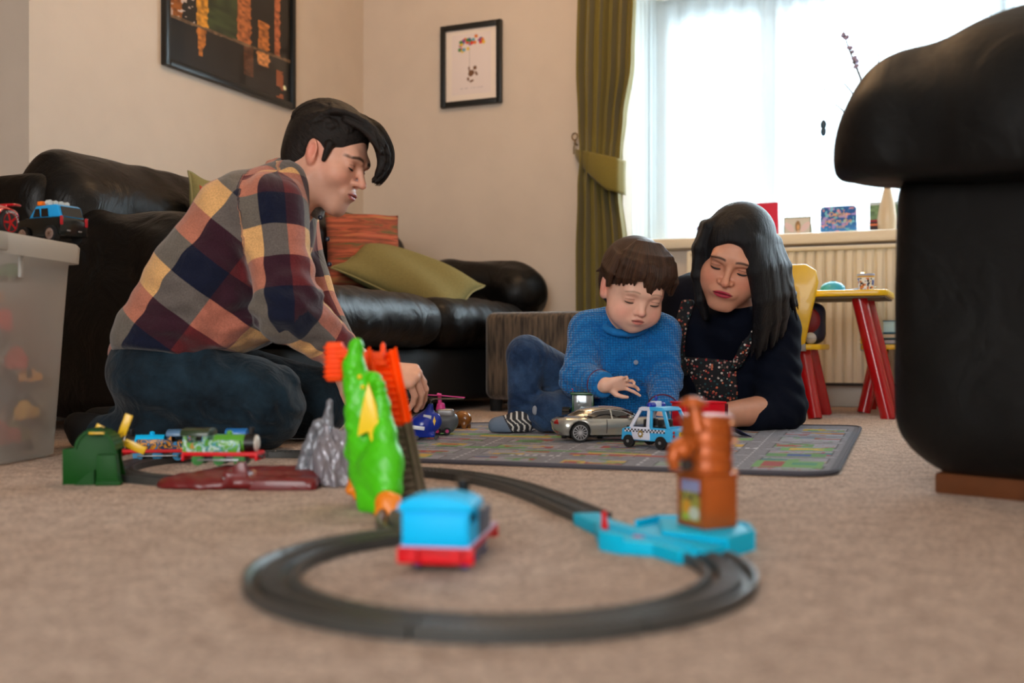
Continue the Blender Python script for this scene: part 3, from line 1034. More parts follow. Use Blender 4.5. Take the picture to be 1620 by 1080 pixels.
# ------------------------------------------------------------------ cushions
def stripe_mat():
    m, n, l, b = _nm('woven_red_stripe')
    tc = n.new('ShaderNodeTexCoord')
    mp = n.new('ShaderNodeMapping'); mp.inputs['Scale'].default_value = (5, 5, 75)
    t = n.new('ShaderNodeTexNoise'); t.inputs['Scale'].default_value = 1.0; t.inputs['Detail'].default_value = 5; t.inputs['Distortion'].default_value = 0.6
    l.new(tc.outputs['Object'], mp.inputs[0]); l.new(mp.outputs[0], t.inputs['Vector'])
    r = n.new('ShaderNodeValToRGB'); e = r.color_ramp.elements
    e[0].position = 0.34; e[0].color = rgb((92, 84, 48)); e[1].position = 0.7; e[1].color = rgb((160, 122, 70))
    x = e.new(0.43); x.color = rgb((158, 74, 46)); x = e.new(0.56); x.color = rgb((178, 84, 58)); x = e.new(0.49); x.color = rgb((112, 60, 38))
    l.new(t.outputs['Fac'], r.inputs[0]); l.new(r.outputs[0], b.inputs['Base Color'])
    b.inputs['Roughness'].default_value = 0.9
    bp = n.new('ShaderNodeBump'); bp.inputs['Strength'].default_value = 0.5; bp.inputs['Distance'].default_value = 0.003
    l.new(t.outputs['Fac'], bp.inputs['Height']); l.new(bp.outputs[0], b.inputs['Normal'])
    return m
M_stripe = stripe_mat()
M_olive = mat('olive_cushion', (128, 118, 74), 0.9, noise=0.08, nscale=150, bump=0.3, bscale=500, spec=0.15)
M_pipe = mat('olive_piping', (140, 130, 84), 0.85)
M_orange = mat('orange_cushion_cloth', (170, 70, 40), 0.9, noise=0.1)
def pillow(name, c, fwd, up, w, h, t, m, label, pipe=None, sag=0.0):
    root = empty(name, c, label=label, cat='cushion')
    Mx = frame_from((0, 0, 0), fwd, up)
    f = MB()
    def side(sg):
        def fn(u, v):
            x, z = 2 * u - 1, 2 * v - 1
            e = (max(0, 1 - abs(x) ** 2.6) * max(0, 1 - abs(z) ** 2.6)) ** 0.55
            pinch = 1 - 0.07 * (1 - abs(x) ** 2) * abs(z) ** 3 - 0.0
            pinch2 = 1 - 0.07 * (1 - abs(z) ** 2) * abs(x) ** 3
            y = sg * t / 2 * e + 0.006 * math.sin(5 * x + 3 * z) + sag * (1 - x * x)
            return Vector((x * w / 2 * pinch2, y, z * h / 2 * pinch))
        return fn
    f.sheet(side(1), 28, 28); f.sheet(side(-1), 28, 28)
    bmesh.ops.remove_doubles(f.bm, verts=f.bm.verts[:], dist=0.0005)
    o = f.build('cover', m, root, smooth=180, M=Mx)
    if pipe:
        pts = []
        for k in range(96):
            q = k / 24.0; e_ = int(q); r_ = q - e_
            x, z = [(2 * r_ - 1, -1), (1, 2 * r_ - 1), (1 - 2 * r_, 1), (-1, 1 - 2 * r_)][e_]
            pinch = 1 - 0.07 * (1 - abs(x) ** 2) * abs(z) ** 3
            pinch2 = 1 - 0.07 * (1 - abs(z) ** 2) * abs(x) ** 3
            pts.append((x * w / 2 * pinch2, 0.006 * math.sin(5 * x + 3 * z) + sag * (1 - x * x), z * h / 2 * pinch))
        f = MB(); f.tube(pts, 0.0035, 6, closed=True); f.build('piping', pipe, root, M=Mx)
    return root
pillow('striped_cushion', P(575, 396, 3.60), (0.45, -1, 0.32), (-0.05, 0.2, 1), 0.265, 0.285, 0.09, M_stripe, 'red and brown striped woven cushion propped in the sofa corner')
pillow('olive_cushion', P(648, 438, 3.50), (0.30, -0.75, 1.1), (-0.78, 0.1, 0.42), 0.27, 0.44, 0.10, M_olive, 'olive green piped cushion lying on the sofa seat beside the far arm', M_pipe)
pillow('olive_cushion', P(352, 346, 2.98), (0.9, -0.5, 0.3), (0.0, 0.1, 1), 0.22, 0.23, 0.08, M_olive, 'olive green cushion against the sofa back, mostly hidden behind the man', M_pipe)
pillow('orange_cushion', P(352, 350, 2.86), (0.9, -0.5, 0.3), (0.05, 0.1, 1), 0.15, 0.17, 0.05, M_orange, "burnt orange cushion showing just behind the man's shoulder")

# ================================================================== CHILDREN'S TABLE AND CHAIRS
M_yel = mat('yellow_lacquer', (236, 190, 8), 0.35, coat=0.2)
M_red = mat('red_lacquer', (176, 14, 22), 0.25, coat=0.5)
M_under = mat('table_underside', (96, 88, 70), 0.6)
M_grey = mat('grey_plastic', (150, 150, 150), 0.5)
def rmesh(mb, name, m, root, ab, label=None, smooth=35):
    return mb.build(name, m, root, M=QR, label=label, smooth=smooth)
def rrect(x0, x1, y0, y1, r, n=6):
    pts = []
    for (cx, cy, a0) in ((x1 - r, y0 + r, -90), (x1 - r, y1 - r, 0), (x0 + r, y1 - r, 90), (x0 + r, y0 + r, 180)):
        for k in range(n + 1):
            a = math.radians(a0 + 90 * k / n)
            pts.append((cx + r * math.cos(a), cy + r * math.sin(a)))
    return pts
tb = empty('childrens_table', R(1.86, 0.52, 0), label="low children's table with a yellow top and round red legs", cat='table')
L = rel((1.86, 0.52))
f = MB(); f.prism(rrect(-0.28, 0.274, -0.153, 0.153, 0.03), 0.352, 0.370, plane='xy', bev=0.004); f.build('tabletop', M_yel, tb, M=QR)
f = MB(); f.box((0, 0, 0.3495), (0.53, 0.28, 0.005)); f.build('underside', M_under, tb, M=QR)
for (sx, sy) in ((1, 1), (1, -1), (-1, 1), (-1, -1)):
    f = MB(); top = Vector((sx * 0.195, sy * 0.085, 0.350)); ft = Vector((sx * 0.275, -0.095 if sy < 0 else 0.10, 0.0))
    if sx > 0 and sy < 0: top = Vector((0.19, -0.09, 0.35)); ft = Vector((0.272, -0.10, 0))
    f.cyl(ft, top, 0.0225, 0.0225, 18); f.sph(ft + Vector((0, 0, 0.001)), (0.0225, 0.0225, 0.004), seg=12)
    f.build('leg', M_red, tb, M=QR)
def kid_chair(a, b, rot, label):
    root = empty('childrens_chair', R(a, b, 0), rz=-TH + rot, label=label, cat='chair', group="children's chairs at the yellow table")
    f = MB(); f.prism(rrect(-0.13, 0.13, -0.125, 0.125, 0.035), 0.198, 0.214, plane='xy', bev=0.004); f.build('seat', M_yel, root)
    f = MB()
    o = [(-0.085, 0.205), (-0.105, 0.30), (-0.125, 0.39), (-0.118, 0.425), (-0.09, 0.443), (0.09, 0.443), (0.118, 0.425), (0.125, 0.39), (0.105, 0.30), (0.085, 0.205)]
    f.prism(o, -0.128, -0.112, bev=0.004); f.build('backrest', M_yel, root)
    for sx in (-1, 1):
        for sy in (-1, 1):
            f = MB(); f.cyl((sx * 0.115, sy * 0.115, 0), (sx * 0.075, sy * 0.075, 0.199), 0.020, 0.022, 16); f.build('leg', M_red, root)
    for sx in (-1, 1):
        f = MB(); f.box((sx * 0.08, -0.118, 0.205), (0.02, 0.02, 0.022), bev=0.003)
        f.build('bracket', M_grey, root)
    return root
kid_chair(1.825, 0.60, 0.0, "yellow and red children's chair with its back towards the woman")
kid_chair(2.155, 0.245, -PI / 2, "yellow and red children's chair under the window end, loaded with books")
# books on the second chair
for (nm, z, h, w, d, col, pg, dx, lab) in (('book', 0.215, 0.016, 0.24, 0.19, (24, 30, 44), (196, 196, 210), 0.0, 'dark covered picture book at the bottom of the pile on the chair'),
                                       ('book', 0.2325, 0.017, 0.225, 0.19, (20, 90, 100), (216, 196, 170), 0.006, 'teal edged picture book in the middle of the pile on the chair'),
                                       ('boxed_book', 0.2505, 0.040, 0.165, 0.15, (40, 96, 128), (190, 225, 232), 0.03, 'thick blue box-like book on top of the pile on the chair')):
    root = empty(nm, R(2.145 + dx, 0.235, z), label=lab, cat='book', group='books stacked on the chair')
    f = MB(); f.box((0, 0, 0.0015), (w, d, 0.003), bev=0.001); f.box((0, 0, h - 0.0015), (w, d, 0.003), bev=0.001); f.box((w / 2 - 0.0015, 0, h / 2), (0.003, d, h), bev=0.001)
    f.build('cover', mat('cover%d' % col[0], col, 0.4), root, M=QR)
    f = MB(); f.box((-0.002, 0, h / 2), (w - 0.008, d - 0.006, h - 0.006)); f.build('pages', mat('pages%d' % pg[0], pg, 0.8), root, M=QR)
# backpack on the first chair
bg = empty('backpack', R(1.885, 0.575, 0.2145), label='dark navy and red child backpack on the seat of the yellow chair', cat='bag')
s = Shape(QR); s.box((0, 0, 0.062), (0.066, 0.038, 0.062), 0.03, 0.01); s.ell((0, 0.03, 0.045), (0.05, 0.03, 0.04), 0.02)
sdf('bag_body', s, 0.005, mat('navy_nylon', (16, 20, 46), 0.5, bump=0.3), bg)
f = MB(); f.sph((0.02, -0.036, 0.07), (0.036, 0.012, 0.04)); f.build('front_pocket', mat('dark_red_nylon', (120, 16, 26), 0.5), bg, M=QR)
f = MB(); f.tube([(-0.02, 0, 0.118), (-0.012, 0, 0.13), (0.012, 0, 0.13), (0.02, 0, 0.118)], 0.003); f.build('handle', mat('navy_nylon', (16, 20, 46)), bg, M=QR)
wb = empty('soft_ball', R(1.92, 0.665, 0.2145), label='small off-white ball on the chair seat below the backpack', cat='ball')
f = MB(); f.sph((0, 0, 0.017), 0.017, seg=20); f.build('ball_shell', mat('offwhite', (205, 200, 196), 0.6), wb)
f = MB(); f.tube([(0.0172 * math.cos(t), 0.0172 * math.sin(t), 0.017) for t in np.linspace(0, 2 * PI, 25)[:-1]], 0.0006, 5, closed=True); f.build('seam', M_grey, wb)
# things on the table
bw = empty('bowl', R(1.975, 0.60, 0.3705), label='upturned turquoise plastic bowl beside the chair back on the table', cat='bowl')
f = MB(); f.lathe([(0.036, 0), (0.037, 0.003), (0.034, 0.014), (0.025, 0.023), (0.012, 0.027), (0.010, 0.0275), (0.009, 0.0295), (0.001, 0.0295)], seg=28); f.build('bowl_shell', mat('turquoise_plastic', (60, 168, 200), 0.35), bw)
f = MB(); f.tube([(0.0368 * math.cos(t), 0.0368 * math.sin(t), 0.002) for t in np.linspace(0, 2 * PI, 29)[:-1]], 0.002, 6, closed=True); f.build('rim', mat('turquoise_plastic', (60, 168, 200)), bw)
def drawing(u, v):
    C = np.tile(lin((232, 234, 236)), (len(u), 1))
    C[vnoise(u * 5, v * 7, 2) > 0.72] = lin((120, 190, 160)); C[vnoise(u * 6, v * 6, 5) > 0.78] = lin((230, 130, 120)); C[vnoise(u * 8, v * 5, 9) > 0.8] = lin((110, 150, 200))
    return C
for i, (a, b, z, an, lab) in enumerate(((2.03, 0.60, 0.3706, 0.2, 'coloured drawing lying flat on the yellow table'), (2.035, 0.56, 0.3716, -0.15, 'curled sheet of paper lying over the drawing on the table'))):
    root = empty('drawing', R(a, b, z), rz=-TH + an, label=lab, cat='paper')
    def pos(u, v, i=i):
        p = np.zeros((len(u), 3)); p[:, 0] = (u - 0.5) * 0.105; p[:, 1] = (v - 0.5) * 0.085; p[:, 2] = 0.0005 + (0.014 * i) * np.maximum(0, u - 0.2) ** 1.3 + 0.003 * i * np.sin(v * 5) ** 2
        return p
    o = painted_grid('sheet', pos, 24, 20, drawing, M_print2, root); md = o.modifiers.new('t', 'SOLIDIFY'); md.thickness = 0.0006
mg = empty('cup', R(2.068, 0.60, 0.3705), label='printed plastic cup near the right end of the yellow table', cat='cup')
def cup_paint(V):
    a = np.arctan2(V[:, 1], V[:, 0]); z = V[:, 2]
    C = np.tile(lin((226, 228, 234)), (len(V), 1))
    n = vnoise(a * 3 + 10, z * 120, 1)
    C[(n > 0.62) & (z < 0.036)] = lin((90, 100, 160)); C[(n < 0.28) & (z < 0.036)] = lin((200, 120, 60)); C[(vnoise(a * 5 + 20, z * 150, 4) > 0.75) & (z < 0.036)] = lin((40, 30, 40))
    C[(z > 0.037) & (z < 0.042)] = lin((210, 160, 70)); C[z > 0.043] = lin((170, 178, 210))
    return C
ang = np.linspace(0, 2 * PI, 49); zz = np.linspace(0, 0.048, 30)
AA, ZZ = np.meshgrid(ang, zz, indexing='ij'); RR = 0.0205 + 0.09 * ZZ
V = np.stack([(RR * np.cos(AA)).ravel(), (RR * np.sin(AA)).ravel(), ZZ.ravel()], 1)
id_ = np.arange(49 * 30).reshape(49, 30); Q = np.stack([id_[:-1, :-1], id_[1:, :-1], id_[1:, 1:], id_[:-1, 1:]], -1).reshape(-1, 4)
o = link_mesh('cup_wall', mesh_from('cup_wall', V, Q), mg, M_print2)
a_ = o.data.color_attributes.new('Col', 'FLOAT_COLOR', 'POINT'); a_.data.foreach_set('color', np.concatenate([cup_paint(V), np.ones((len(V), 1))], 1).astype(np.float32).ravel())
md = o.modifiers.new('t', 'SOLIDIFY'); md.thickness = 0.0015
f = MB(); f.cyl((0, 0, 0), (0, 0, 0.002), 0.0205); f.build('cup_base', mat('offwhite', (205, 200, 196)), mg)

# ================================================================== ON THE WINDOW SILL
SILL = 0.6065
def card(px0, px1, py_top, bdep, lab, paint, name='greeting_card', rad=0.0, nu=70, nv=60, back=True, dark=(60, 60, 60)):
    a0, a1 = a_on_back(px0, bdep), a_on_back(px1, bdep)
    p = R((a0 + a1) / 2, bdep)
    h = z_at(0, py_top, p) - SILL
    w = a1 - a0
    root = empty(name, R((a0 + a1) / 2, bdep, SILL), rz=-TH, label=lab, cat='card')
    f = MB(); pts = rrect(-w / 2, w / 2, 0, h, rad) if rad else [(-w / 2, 0), (w / 2, 0), (w / 2, h), (-w / 2, h)]
    f.prism(pts, 0.0, 0.0016); f.build('front_board', mat('card_board%d' % dark[0], dark, 0.7), root)
    f = MB(); f.sheet(lambda u, v: Vector(((u - 0.5) * w * 0.96, 0.0016 + 0.055 * (1 - v), v * h * 0.97)), 2, 2); o = f.build('back_leaf', mat('card_inside', (226, 224, 220), 0.7), root, smooth=0)
    md = o.modifiers.new('t', 'SOLIDIFY'); md.thickness = 0.001
    r = rad * 0.9
    def pos(u, v):
        p = np.zeros((len(u), 3)); x = (u - 0.5) * w; z = v * h
        if rad:
            ex = np.maximum(np.abs(x) - (w / 2 - rad), 0); ez = np.maximum(np.abs(z - h / 2) - (h / 2 - rad), 0)
            d = np.sqrt(ex ** 2 + ez ** 2); k = np.where(d > rad, rad / np.maximum(d, 1e-9), 1)
            x = np.sign(x) * (np.minimum(np.abs(x), w / 2 - rad) + ex * k); z = h / 2 + np.sign(z - h / 2) * (np.minimum(np.abs(z - h / 2), h / 2 - rad) + ez * k)
        p[:, 0] = x * 0.985; p[:, 1] = -0.0006; p[:, 2] = h * 0.5 + (z - h * 0.5) * 0.985
        return p
    painted_grid('printed_front', pos, nu, nv, paint, M_print2, root)
    return root, w, h
def p_red(u, v):
    C = np.tile(lin((196, 32, 58)), (len(u), 1)); C[blob(u, v, 0.55, 0.42, 0.24, 0.3)] = lin((190, 180, 176)); C[blob(u, v, 0.55, 0.36, 0.12, 0.16)] = lin((110, 90, 90))
    return C
card(1180, 1231, 321, -0.10, 'tall red greeting card standing on the sill behind the woman', p_red, dark=(190, 30, 56))
def p_photo(u, v):
    C = np.tile(lin((206, 200, 190)), (len(u), 1)); e = (u < 0.04) | (u > 0.96) | (v > 0.94); C[e] = lin((130, 138, 116))
    C[blob(u, v, 0.2, 0.45, 0.13, 0.3, 0.5) | blob(u, v, 0.8, 0.45, 0.13, 0.3, -0.5)] = lin((222, 196, 196))
    C[blob(u, v, 0.52, 0.48, 0.10, 0.32)] = lin((150, 116, 80)); C[blob(u, v, 0.53, 0.44, 0.05, 0.15)] = lin((216, 164, 110)); C[blob(u, v, 0.54, 0.12, 0.07, 0.16)] = lin((214, 186, 160))
    return C
card(1240, 1283, 343, -0.04, 'small pale framed portrait card next to the red card on the sill', p_photo, name='portrait_card', dark=(110, 116, 100))
def p_blue(u, v):
    C = lin((44, 96, 170))[None] * (1 - 0.0 * u[:, None]) + np.outer(np.clip(0.5 - v, 0, 1), lin((80, 170, 220)))
    n = vnoise(u * 11, v * 10, 3); C[n > 0.74] = lin((170, 150, 216)); n2 = vnoise(u * 13 + 4, v * 12, 6); C[n2 > 0.78] = lin((120, 200, 220)); n3 = vnoise(u * 12 + 8, v * 13, 8); C[n3 > 0.82] = lin((226, 160, 170))
    return C
rt, w, h = card(1298, 1355, 326, -0.04, 'blue greeting card with rounded corners and golden lettering on the sill', p_blue, rad=0.014, dark=(40, 70, 130))
M_goldtxt = mat('gold_letters', (232, 186, 110), 0.5)
MT = Matrix(((1, 0, 0, 0), (0, 0, -1, -0.0012), (0, 1, 0, 0), (0, 0, 0, 1)))
text('lettering', 'Daddy', 0.024, MT @ Matrix.Translation((0.0, h * 0.70, 0)), M_goldtxt, rt)
text('lettering', "you're the", 0.022, MT @ Matrix.Translation((0.0, h * 0.46, 0)), M_goldtxt, rt)
text('lettering', 'best', 0.018, MT @ Matrix.Translation((0.008, h * 0.25, 0)), M_goldtxt, rt)
def p_pub(u, v):
    C = lin((110, 140, 104))[None] * (0.55 + 0.9 * vnoise(u * 9, v * 12, 2))[:, None]
    C[v > 0.9] = lin((190, 205, 215)); C[(v < 0.42)] = lin((150, 44, 56)); C[(v < 0.36)] = lin((52, 40, 44)); C[(v < 0.30) & (v > 0.22)] = lin((220, 120, 80))
    C[(v < 0.22) & (np.abs(u - 0.4) < 0.1)] = lin((214, 160, 130)); C[v < 0.04] = lin((120, 130, 140))
    return C
card(1376, 1424, 319, -0.06, 'greeting card with green trees and a small building beside the armchair arm', p_pub, dark=(70, 90, 80))
fg = empty('figurine', R(a_on_back(1106, -0.08), -0.08, SILL), rz=-TH, label='tiny pink and grey figurine on a dish at the left end of the sill', cat='figurine')
f = MB(); f.lathe([(0.030, 0), (0.036, 0.003), (0.036, 0.005), (0.001, 0.004)], seg=20); f.build('dish', mat('pale_blue', (190, 200, 220), 0.4), fg)
s = Shape(); s.cap((0, 0, 0.006), (0, 0, 0.03), 0.012, 0.007, 0.01); s.ell((0, 0, 0.045), (0.010, 0.010, 0.011), 0.004); s.ell((0.01, 0, 0.022), (0.012, 0.006, 0.01), 0.004)
sdf('figure', s, 0.0018, mat('figure_grey', (100, 84, 110), 0.5), fg)
f = MB(); f.sph((0.012, -0.006, 0.012), (0.012, 0.008, 0.008), seg=10); f.build('flower', mat('pink_petals', (210, 120, 150), 0.5), fg)

# vase of blossom twigs with a hanging ornament
vb = -0.06
va = a_on_back(1404, vb)
vs = empty('twig_vase', R(va, vb, SILL), rz=-TH, label='slim vase of bare blossom twigs standing on the sill by the armchair', cat='vase')
M_vase = mat('cream_vase', (206, 186, 158), 0.3)
f = MB(); f.lathe([(0.026, 0), (0.032, 0.01), (0.034, 0.05), (0.024, 0.11), (0.012, 0.155), (0.011, 0.18), (0.016, 0.20), (0.014, 0.20), (0.009, 0.18), (0.009, 0.15)], seg=24); f.build('vase_body', M_vase, vs)
M_twig = mat('twig_bark', (86, 84, 88), 0.8)
pv = R(va, vb, SILL)
def twpt(px, py, dy=0.0):
    # a point in the vase's upright plane seen at the pixel
    q = R(a_on_back(px, vb), vb); z = z_at(px, py, q)
    return Vector((a_on_back(px, vb) - va, dy, z - SILL))
random.seed(3)
tws = [[(1404, 285), (1390, 200), (1364, 130), (1352, 100), (1342, 75), (1333, 45)],
       [(1404, 285), (1375, 215), (1340, 180), (1324, 166), (1314, 162), (1299, 132)],
       [(1404, 285), (1398, 180), (1390, 100), (1385, 40)],
       [(1404, 285), (1370, 170), (1335, 130), (1318, 132), (1300, 140)]]
for i, tw in enumerate(tws):
    pts = [twpt(x, y, 0.01 * i) for x, y in tw]
    f = MB(); f.tube(pts, [(0.0065 if i == 0 else 0.0045) * (1 - 0.65 * k / (len(pts) - 1)) for k in range(len(pts))], 6)
    if i == 0:
        for k in range(9):
            t = random.random(); q = pts[2].lerp(pts[5], t); f.tube([q, q + Vector((random.uniform(-0.02, 0.02), 0, random.uniform(0.0, 0.02)))], [0.0018, 0.0006], 5)
    f.build('twig', M_twig, vs)
f = MB()
for k in range(16):
    t = random.random(); q = twpt(1356, 108).lerp(twpt(1336, 55), t)
    f.sph(q + Vector((random.uniform(-0.008, 0.008), random.uniform(-0.006, 0.006), random.uniform(-0.006, 0.006))), (0.008, 0.006, 0.007), seg=8)
f.build('blossom', mat('mauve_blossom', (150, 136, 160), 0.8), vs)
orn = empty('hanging_ornament', vs.matrix_basis.translation, rz=-TH, label='small dark ornament hanging from a twig in the window', cat='ornament')
orn.location = R(a_on_back(1301, vb), vb, 0.606)
f = MB(); q = twpt(1301, 200, 0) - twpt(1301, 552, 0) * 0
zc = z_at(1301, 200, R(a_on_back(1301, vb), vb)) - 0.606
f.sph((0, 0.03, zc + 0.012), (0.011, 0.006, 0.018), seg=14); f.sph((0, 0.03, zc - 0.012), (0.010, 0.006, 0.018), seg=14); f.build('ornament_body', mat('dark_teal', (10, 50, 70), 0.4), orn)
zt = z_at(1301, 140, R(a_on_back(1301, vb), vb)) - 0.606
f = MB(); f.tube([(0, 0.03, zc + 0.02), (0, 0.03, zt)], 0.0006, 5); f.build('thread', M_grey, orn)
# ================================================================== TRACK
M_track = mat('grey_track_plastic', (58, 58, 56), 0.42, noise=0.08, nscale=60, spec=0.5)
TW, THh = 0.0455, 0.0105
PROF = [(-TW / 2, 0), (-TW / 2, THh), (-TW / 2 + 0.003, THh), (-0.0165, THh * 0.72), (-0.0145, THh * 0.30), (-0.0105, THh * 0.30), (-0.0085, THh * 0.85), (0.0085, THh * 0.85), (0.0105, THh * 0.30), (0.0145, THh * 0.30), (0.0165, THh * 0.72), (TW / 2 - 0.003, THh), (TW / 2, THh), (TW / 2, 0)]
def track_piece(pts, label, m=None, group='grey plastic toy track pieces', name='track_piece', prof=PROF, rungs=True):
    pts = [Vector(p) for p in pts]
    c = pts[len(pts) // 2].copy()
    c.z = min(p.z for p in pts)
    root = empty(name, c, label=label, cat='toy track', group=group)
    f = MB(); f.profile_sweep(prof, [p - c for p in pts]); f.build('rail_bed', m or M_track, root, smooth=30)
    if rungs:
        f = MB()
        Ls = [0.0]
        for a, b in zip(pts, pts[1:]): Ls.append(Ls[-1] + (b - a).length)
        k = 0.004
        while k < Ls[-1] - 0.003:
            i = next(j for j in range(1, len(Ls)) if Ls[j] >= k); t = (k - Ls[i - 1]) / (Ls[i] - Ls[i - 1])
            p = pts[i - 1].lerp(pts[i], t) - c; d = (pts[i] - pts[i - 1]).normalized()
            Mx = frame_from(p, d, (0, 0, 1)); f.box((0, 0, THh * 0.86), (0.0165, 0.0035, 0.0022), M=Mx)
            k += 0.0085
        o = f.build('sleeper_ribs', m or M_track, root, smooth=0); o['kind'] = 'stuff'
    # joining tab
    d = (pts[-1] - pts[-2]).normalized()
    f = MB(); f.box((0, 0.004, 0.004), (0.010, 0.010, 0.005), M=frame_from(pts[-1] - c, d, (0, 0, 1)), bev=0.001); f.build('joining_tab', m or M_track, root)
    return root
def arc(cx, cy, r, a0, a1, n=14, z=0.0005):
    return [(cx + r * math.cos(math.radians(a0 + (a1 - a0) * k / n)), cy + r * math.sin(math.radians(a0 + (a1 - a0) * k / n)), z) for k in range(n + 1)]
LC = (-0.010, 0.937); LR = 0.1985
labs = ['curved grey track piece coming out from under the turquoise switch base', 'curved grey track piece at the right of the near loop', 'curved grey track piece at the front right of the near loop, closest to the lens',
        'curved grey track piece at the front left of the near loop', 'curved grey track piece at the far left bend of the near loop', 'curved grey track piece ending just left of the big blue engine']
angs = [16, -22, -62, -106, -152, -198, -246]
for i in range(6):
    track_piece(arc(LC[0], LC[1], LR, angs[i], angs[i + 1] + 0.4), labs[i])
def bez(p0, p1, p2, p3, n=16, z=0.0005):
    out = []
    for k in range(n + 1):
        t = k / n
        x = (1 - t) ** 3 * p0[0] + 3 * (1 - t) ** 2 * t * p1[0] + 3 * (1 - t) * t * t * p2[0] + t ** 3 * p3[0]
        y = (1 - t) ** 3 * p0[1] + 3 * (1 - t) ** 2 * t * p1[1] + 3 * (1 - t) * t * t * p2[1] + t ** 3 * p3[1]
        out.append((x, y, z))
    return out
track_piece([(0.094, 1.225, 0.0005), (0.072, 1.30, 0.0005), (0.050, 1.375, 0.0005)], 'straight grey track piece leading away from the turquoise switch base')
track_piece(bez((0.049, 1.378), (0.020, 1.47), (-0.01, 1.55), (-0.072, 1.625)), 'gently bent grey track piece between the straight piece and the play mat')
track_piece(bez((-0.074, 1.627), (-0.13, 1.69), (-0.19, 1.71), (-0.27, 1.715)), 'grey track piece curving out of sight behind the green dragon')
FC = (-0.436, 1.765); FR = 0.205
fl = ['far loop grey track piece hidden behind the silver rock', "curved grey track piece of the far loop just in front of the man's knee", "curved grey track piece of the far loop under the blue engine by the man's shin", 'curved grey track piece of the far loop beside the yellow blades', 'curved grey track piece of the far loop between green shed and dark red ramp', 'grey track piece of the far loop covered by the dark red ramp']
fa = [12, 52, 92, 134, 178, 218, 262]
for i in range(6):
    track_piece(arc(FC[0], FC[1], FR, fa[i], fa[i + 1] - 0.4), fl[i])
track_piece(bez((-0.275, 1.716), (-0.29, 1.717), (-0.235, 1.75), (-0.2345, 1.80), n=6), 'short grey connecting track piece behind the silver rock')

# ================================================================== ENGINES
def plastic(name, col, rough=0.35, **k):
    return mat(name, col, rough, coat=0.15, **k)
M_blue = mat('sky_blue_plastic', (0, 190, 252), 0.5, spec=0.2); M_redp = mat('red_plastic', (214, 14, 26), 0.45, spec=0.3); M_blk = plastic('black_plastic', (12, 12, 13))
M_green = plastic('leaf_green_plastic', (84, 158, 42)); M_cream = plastic('cream_disc', (206, 200, 190)); M_dkb = plastic('mid_blue_plastic', (20, 92, 176))
M_silver = mat('silver_plastic', (150, 150, 152), 0.3, 0.5); M_lil = plastic('pale_pink_line', (214, 190, 226)); M_whp = plastic('white_plastic', (218, 222, 226))
def graffiti(name, base, cols, scale=70):
    if name in MATS: return MATS[name]
    m, n, l, b = _nm(name)
    tc = n.new('ShaderNodeTexCoord'); t = n.new('ShaderNodeTexNoise'); t.inputs['Scale'].default_value = scale; t.inputs['Detail'].default_value = 2; t.inputs['Distortion'].default_value = 1.5
    l.new(tc.outputs['Object'], t.inputs['Vector'])
    r = n.new('ShaderNodeValToRGB'); r.color_ramp.interpolation = 'CONSTANT'
    e = r.color_ramp.elements; e[0].position = 0; e[0].color = rgb(base); e[1].position = 0.72; e[1].color = rgb(base)
    for i, c in enumerate(cols):
        x = e.new(0.44 + 0.07 * i); x.color = rgb(c)
    l.new(t.outputs['Fac'], r.inputs[0]); l.new(r.outputs[0], b.inputs['Base Color']); b.inputs['Roughness'].default_value = 0.35
    MATS[name] = m
    return m
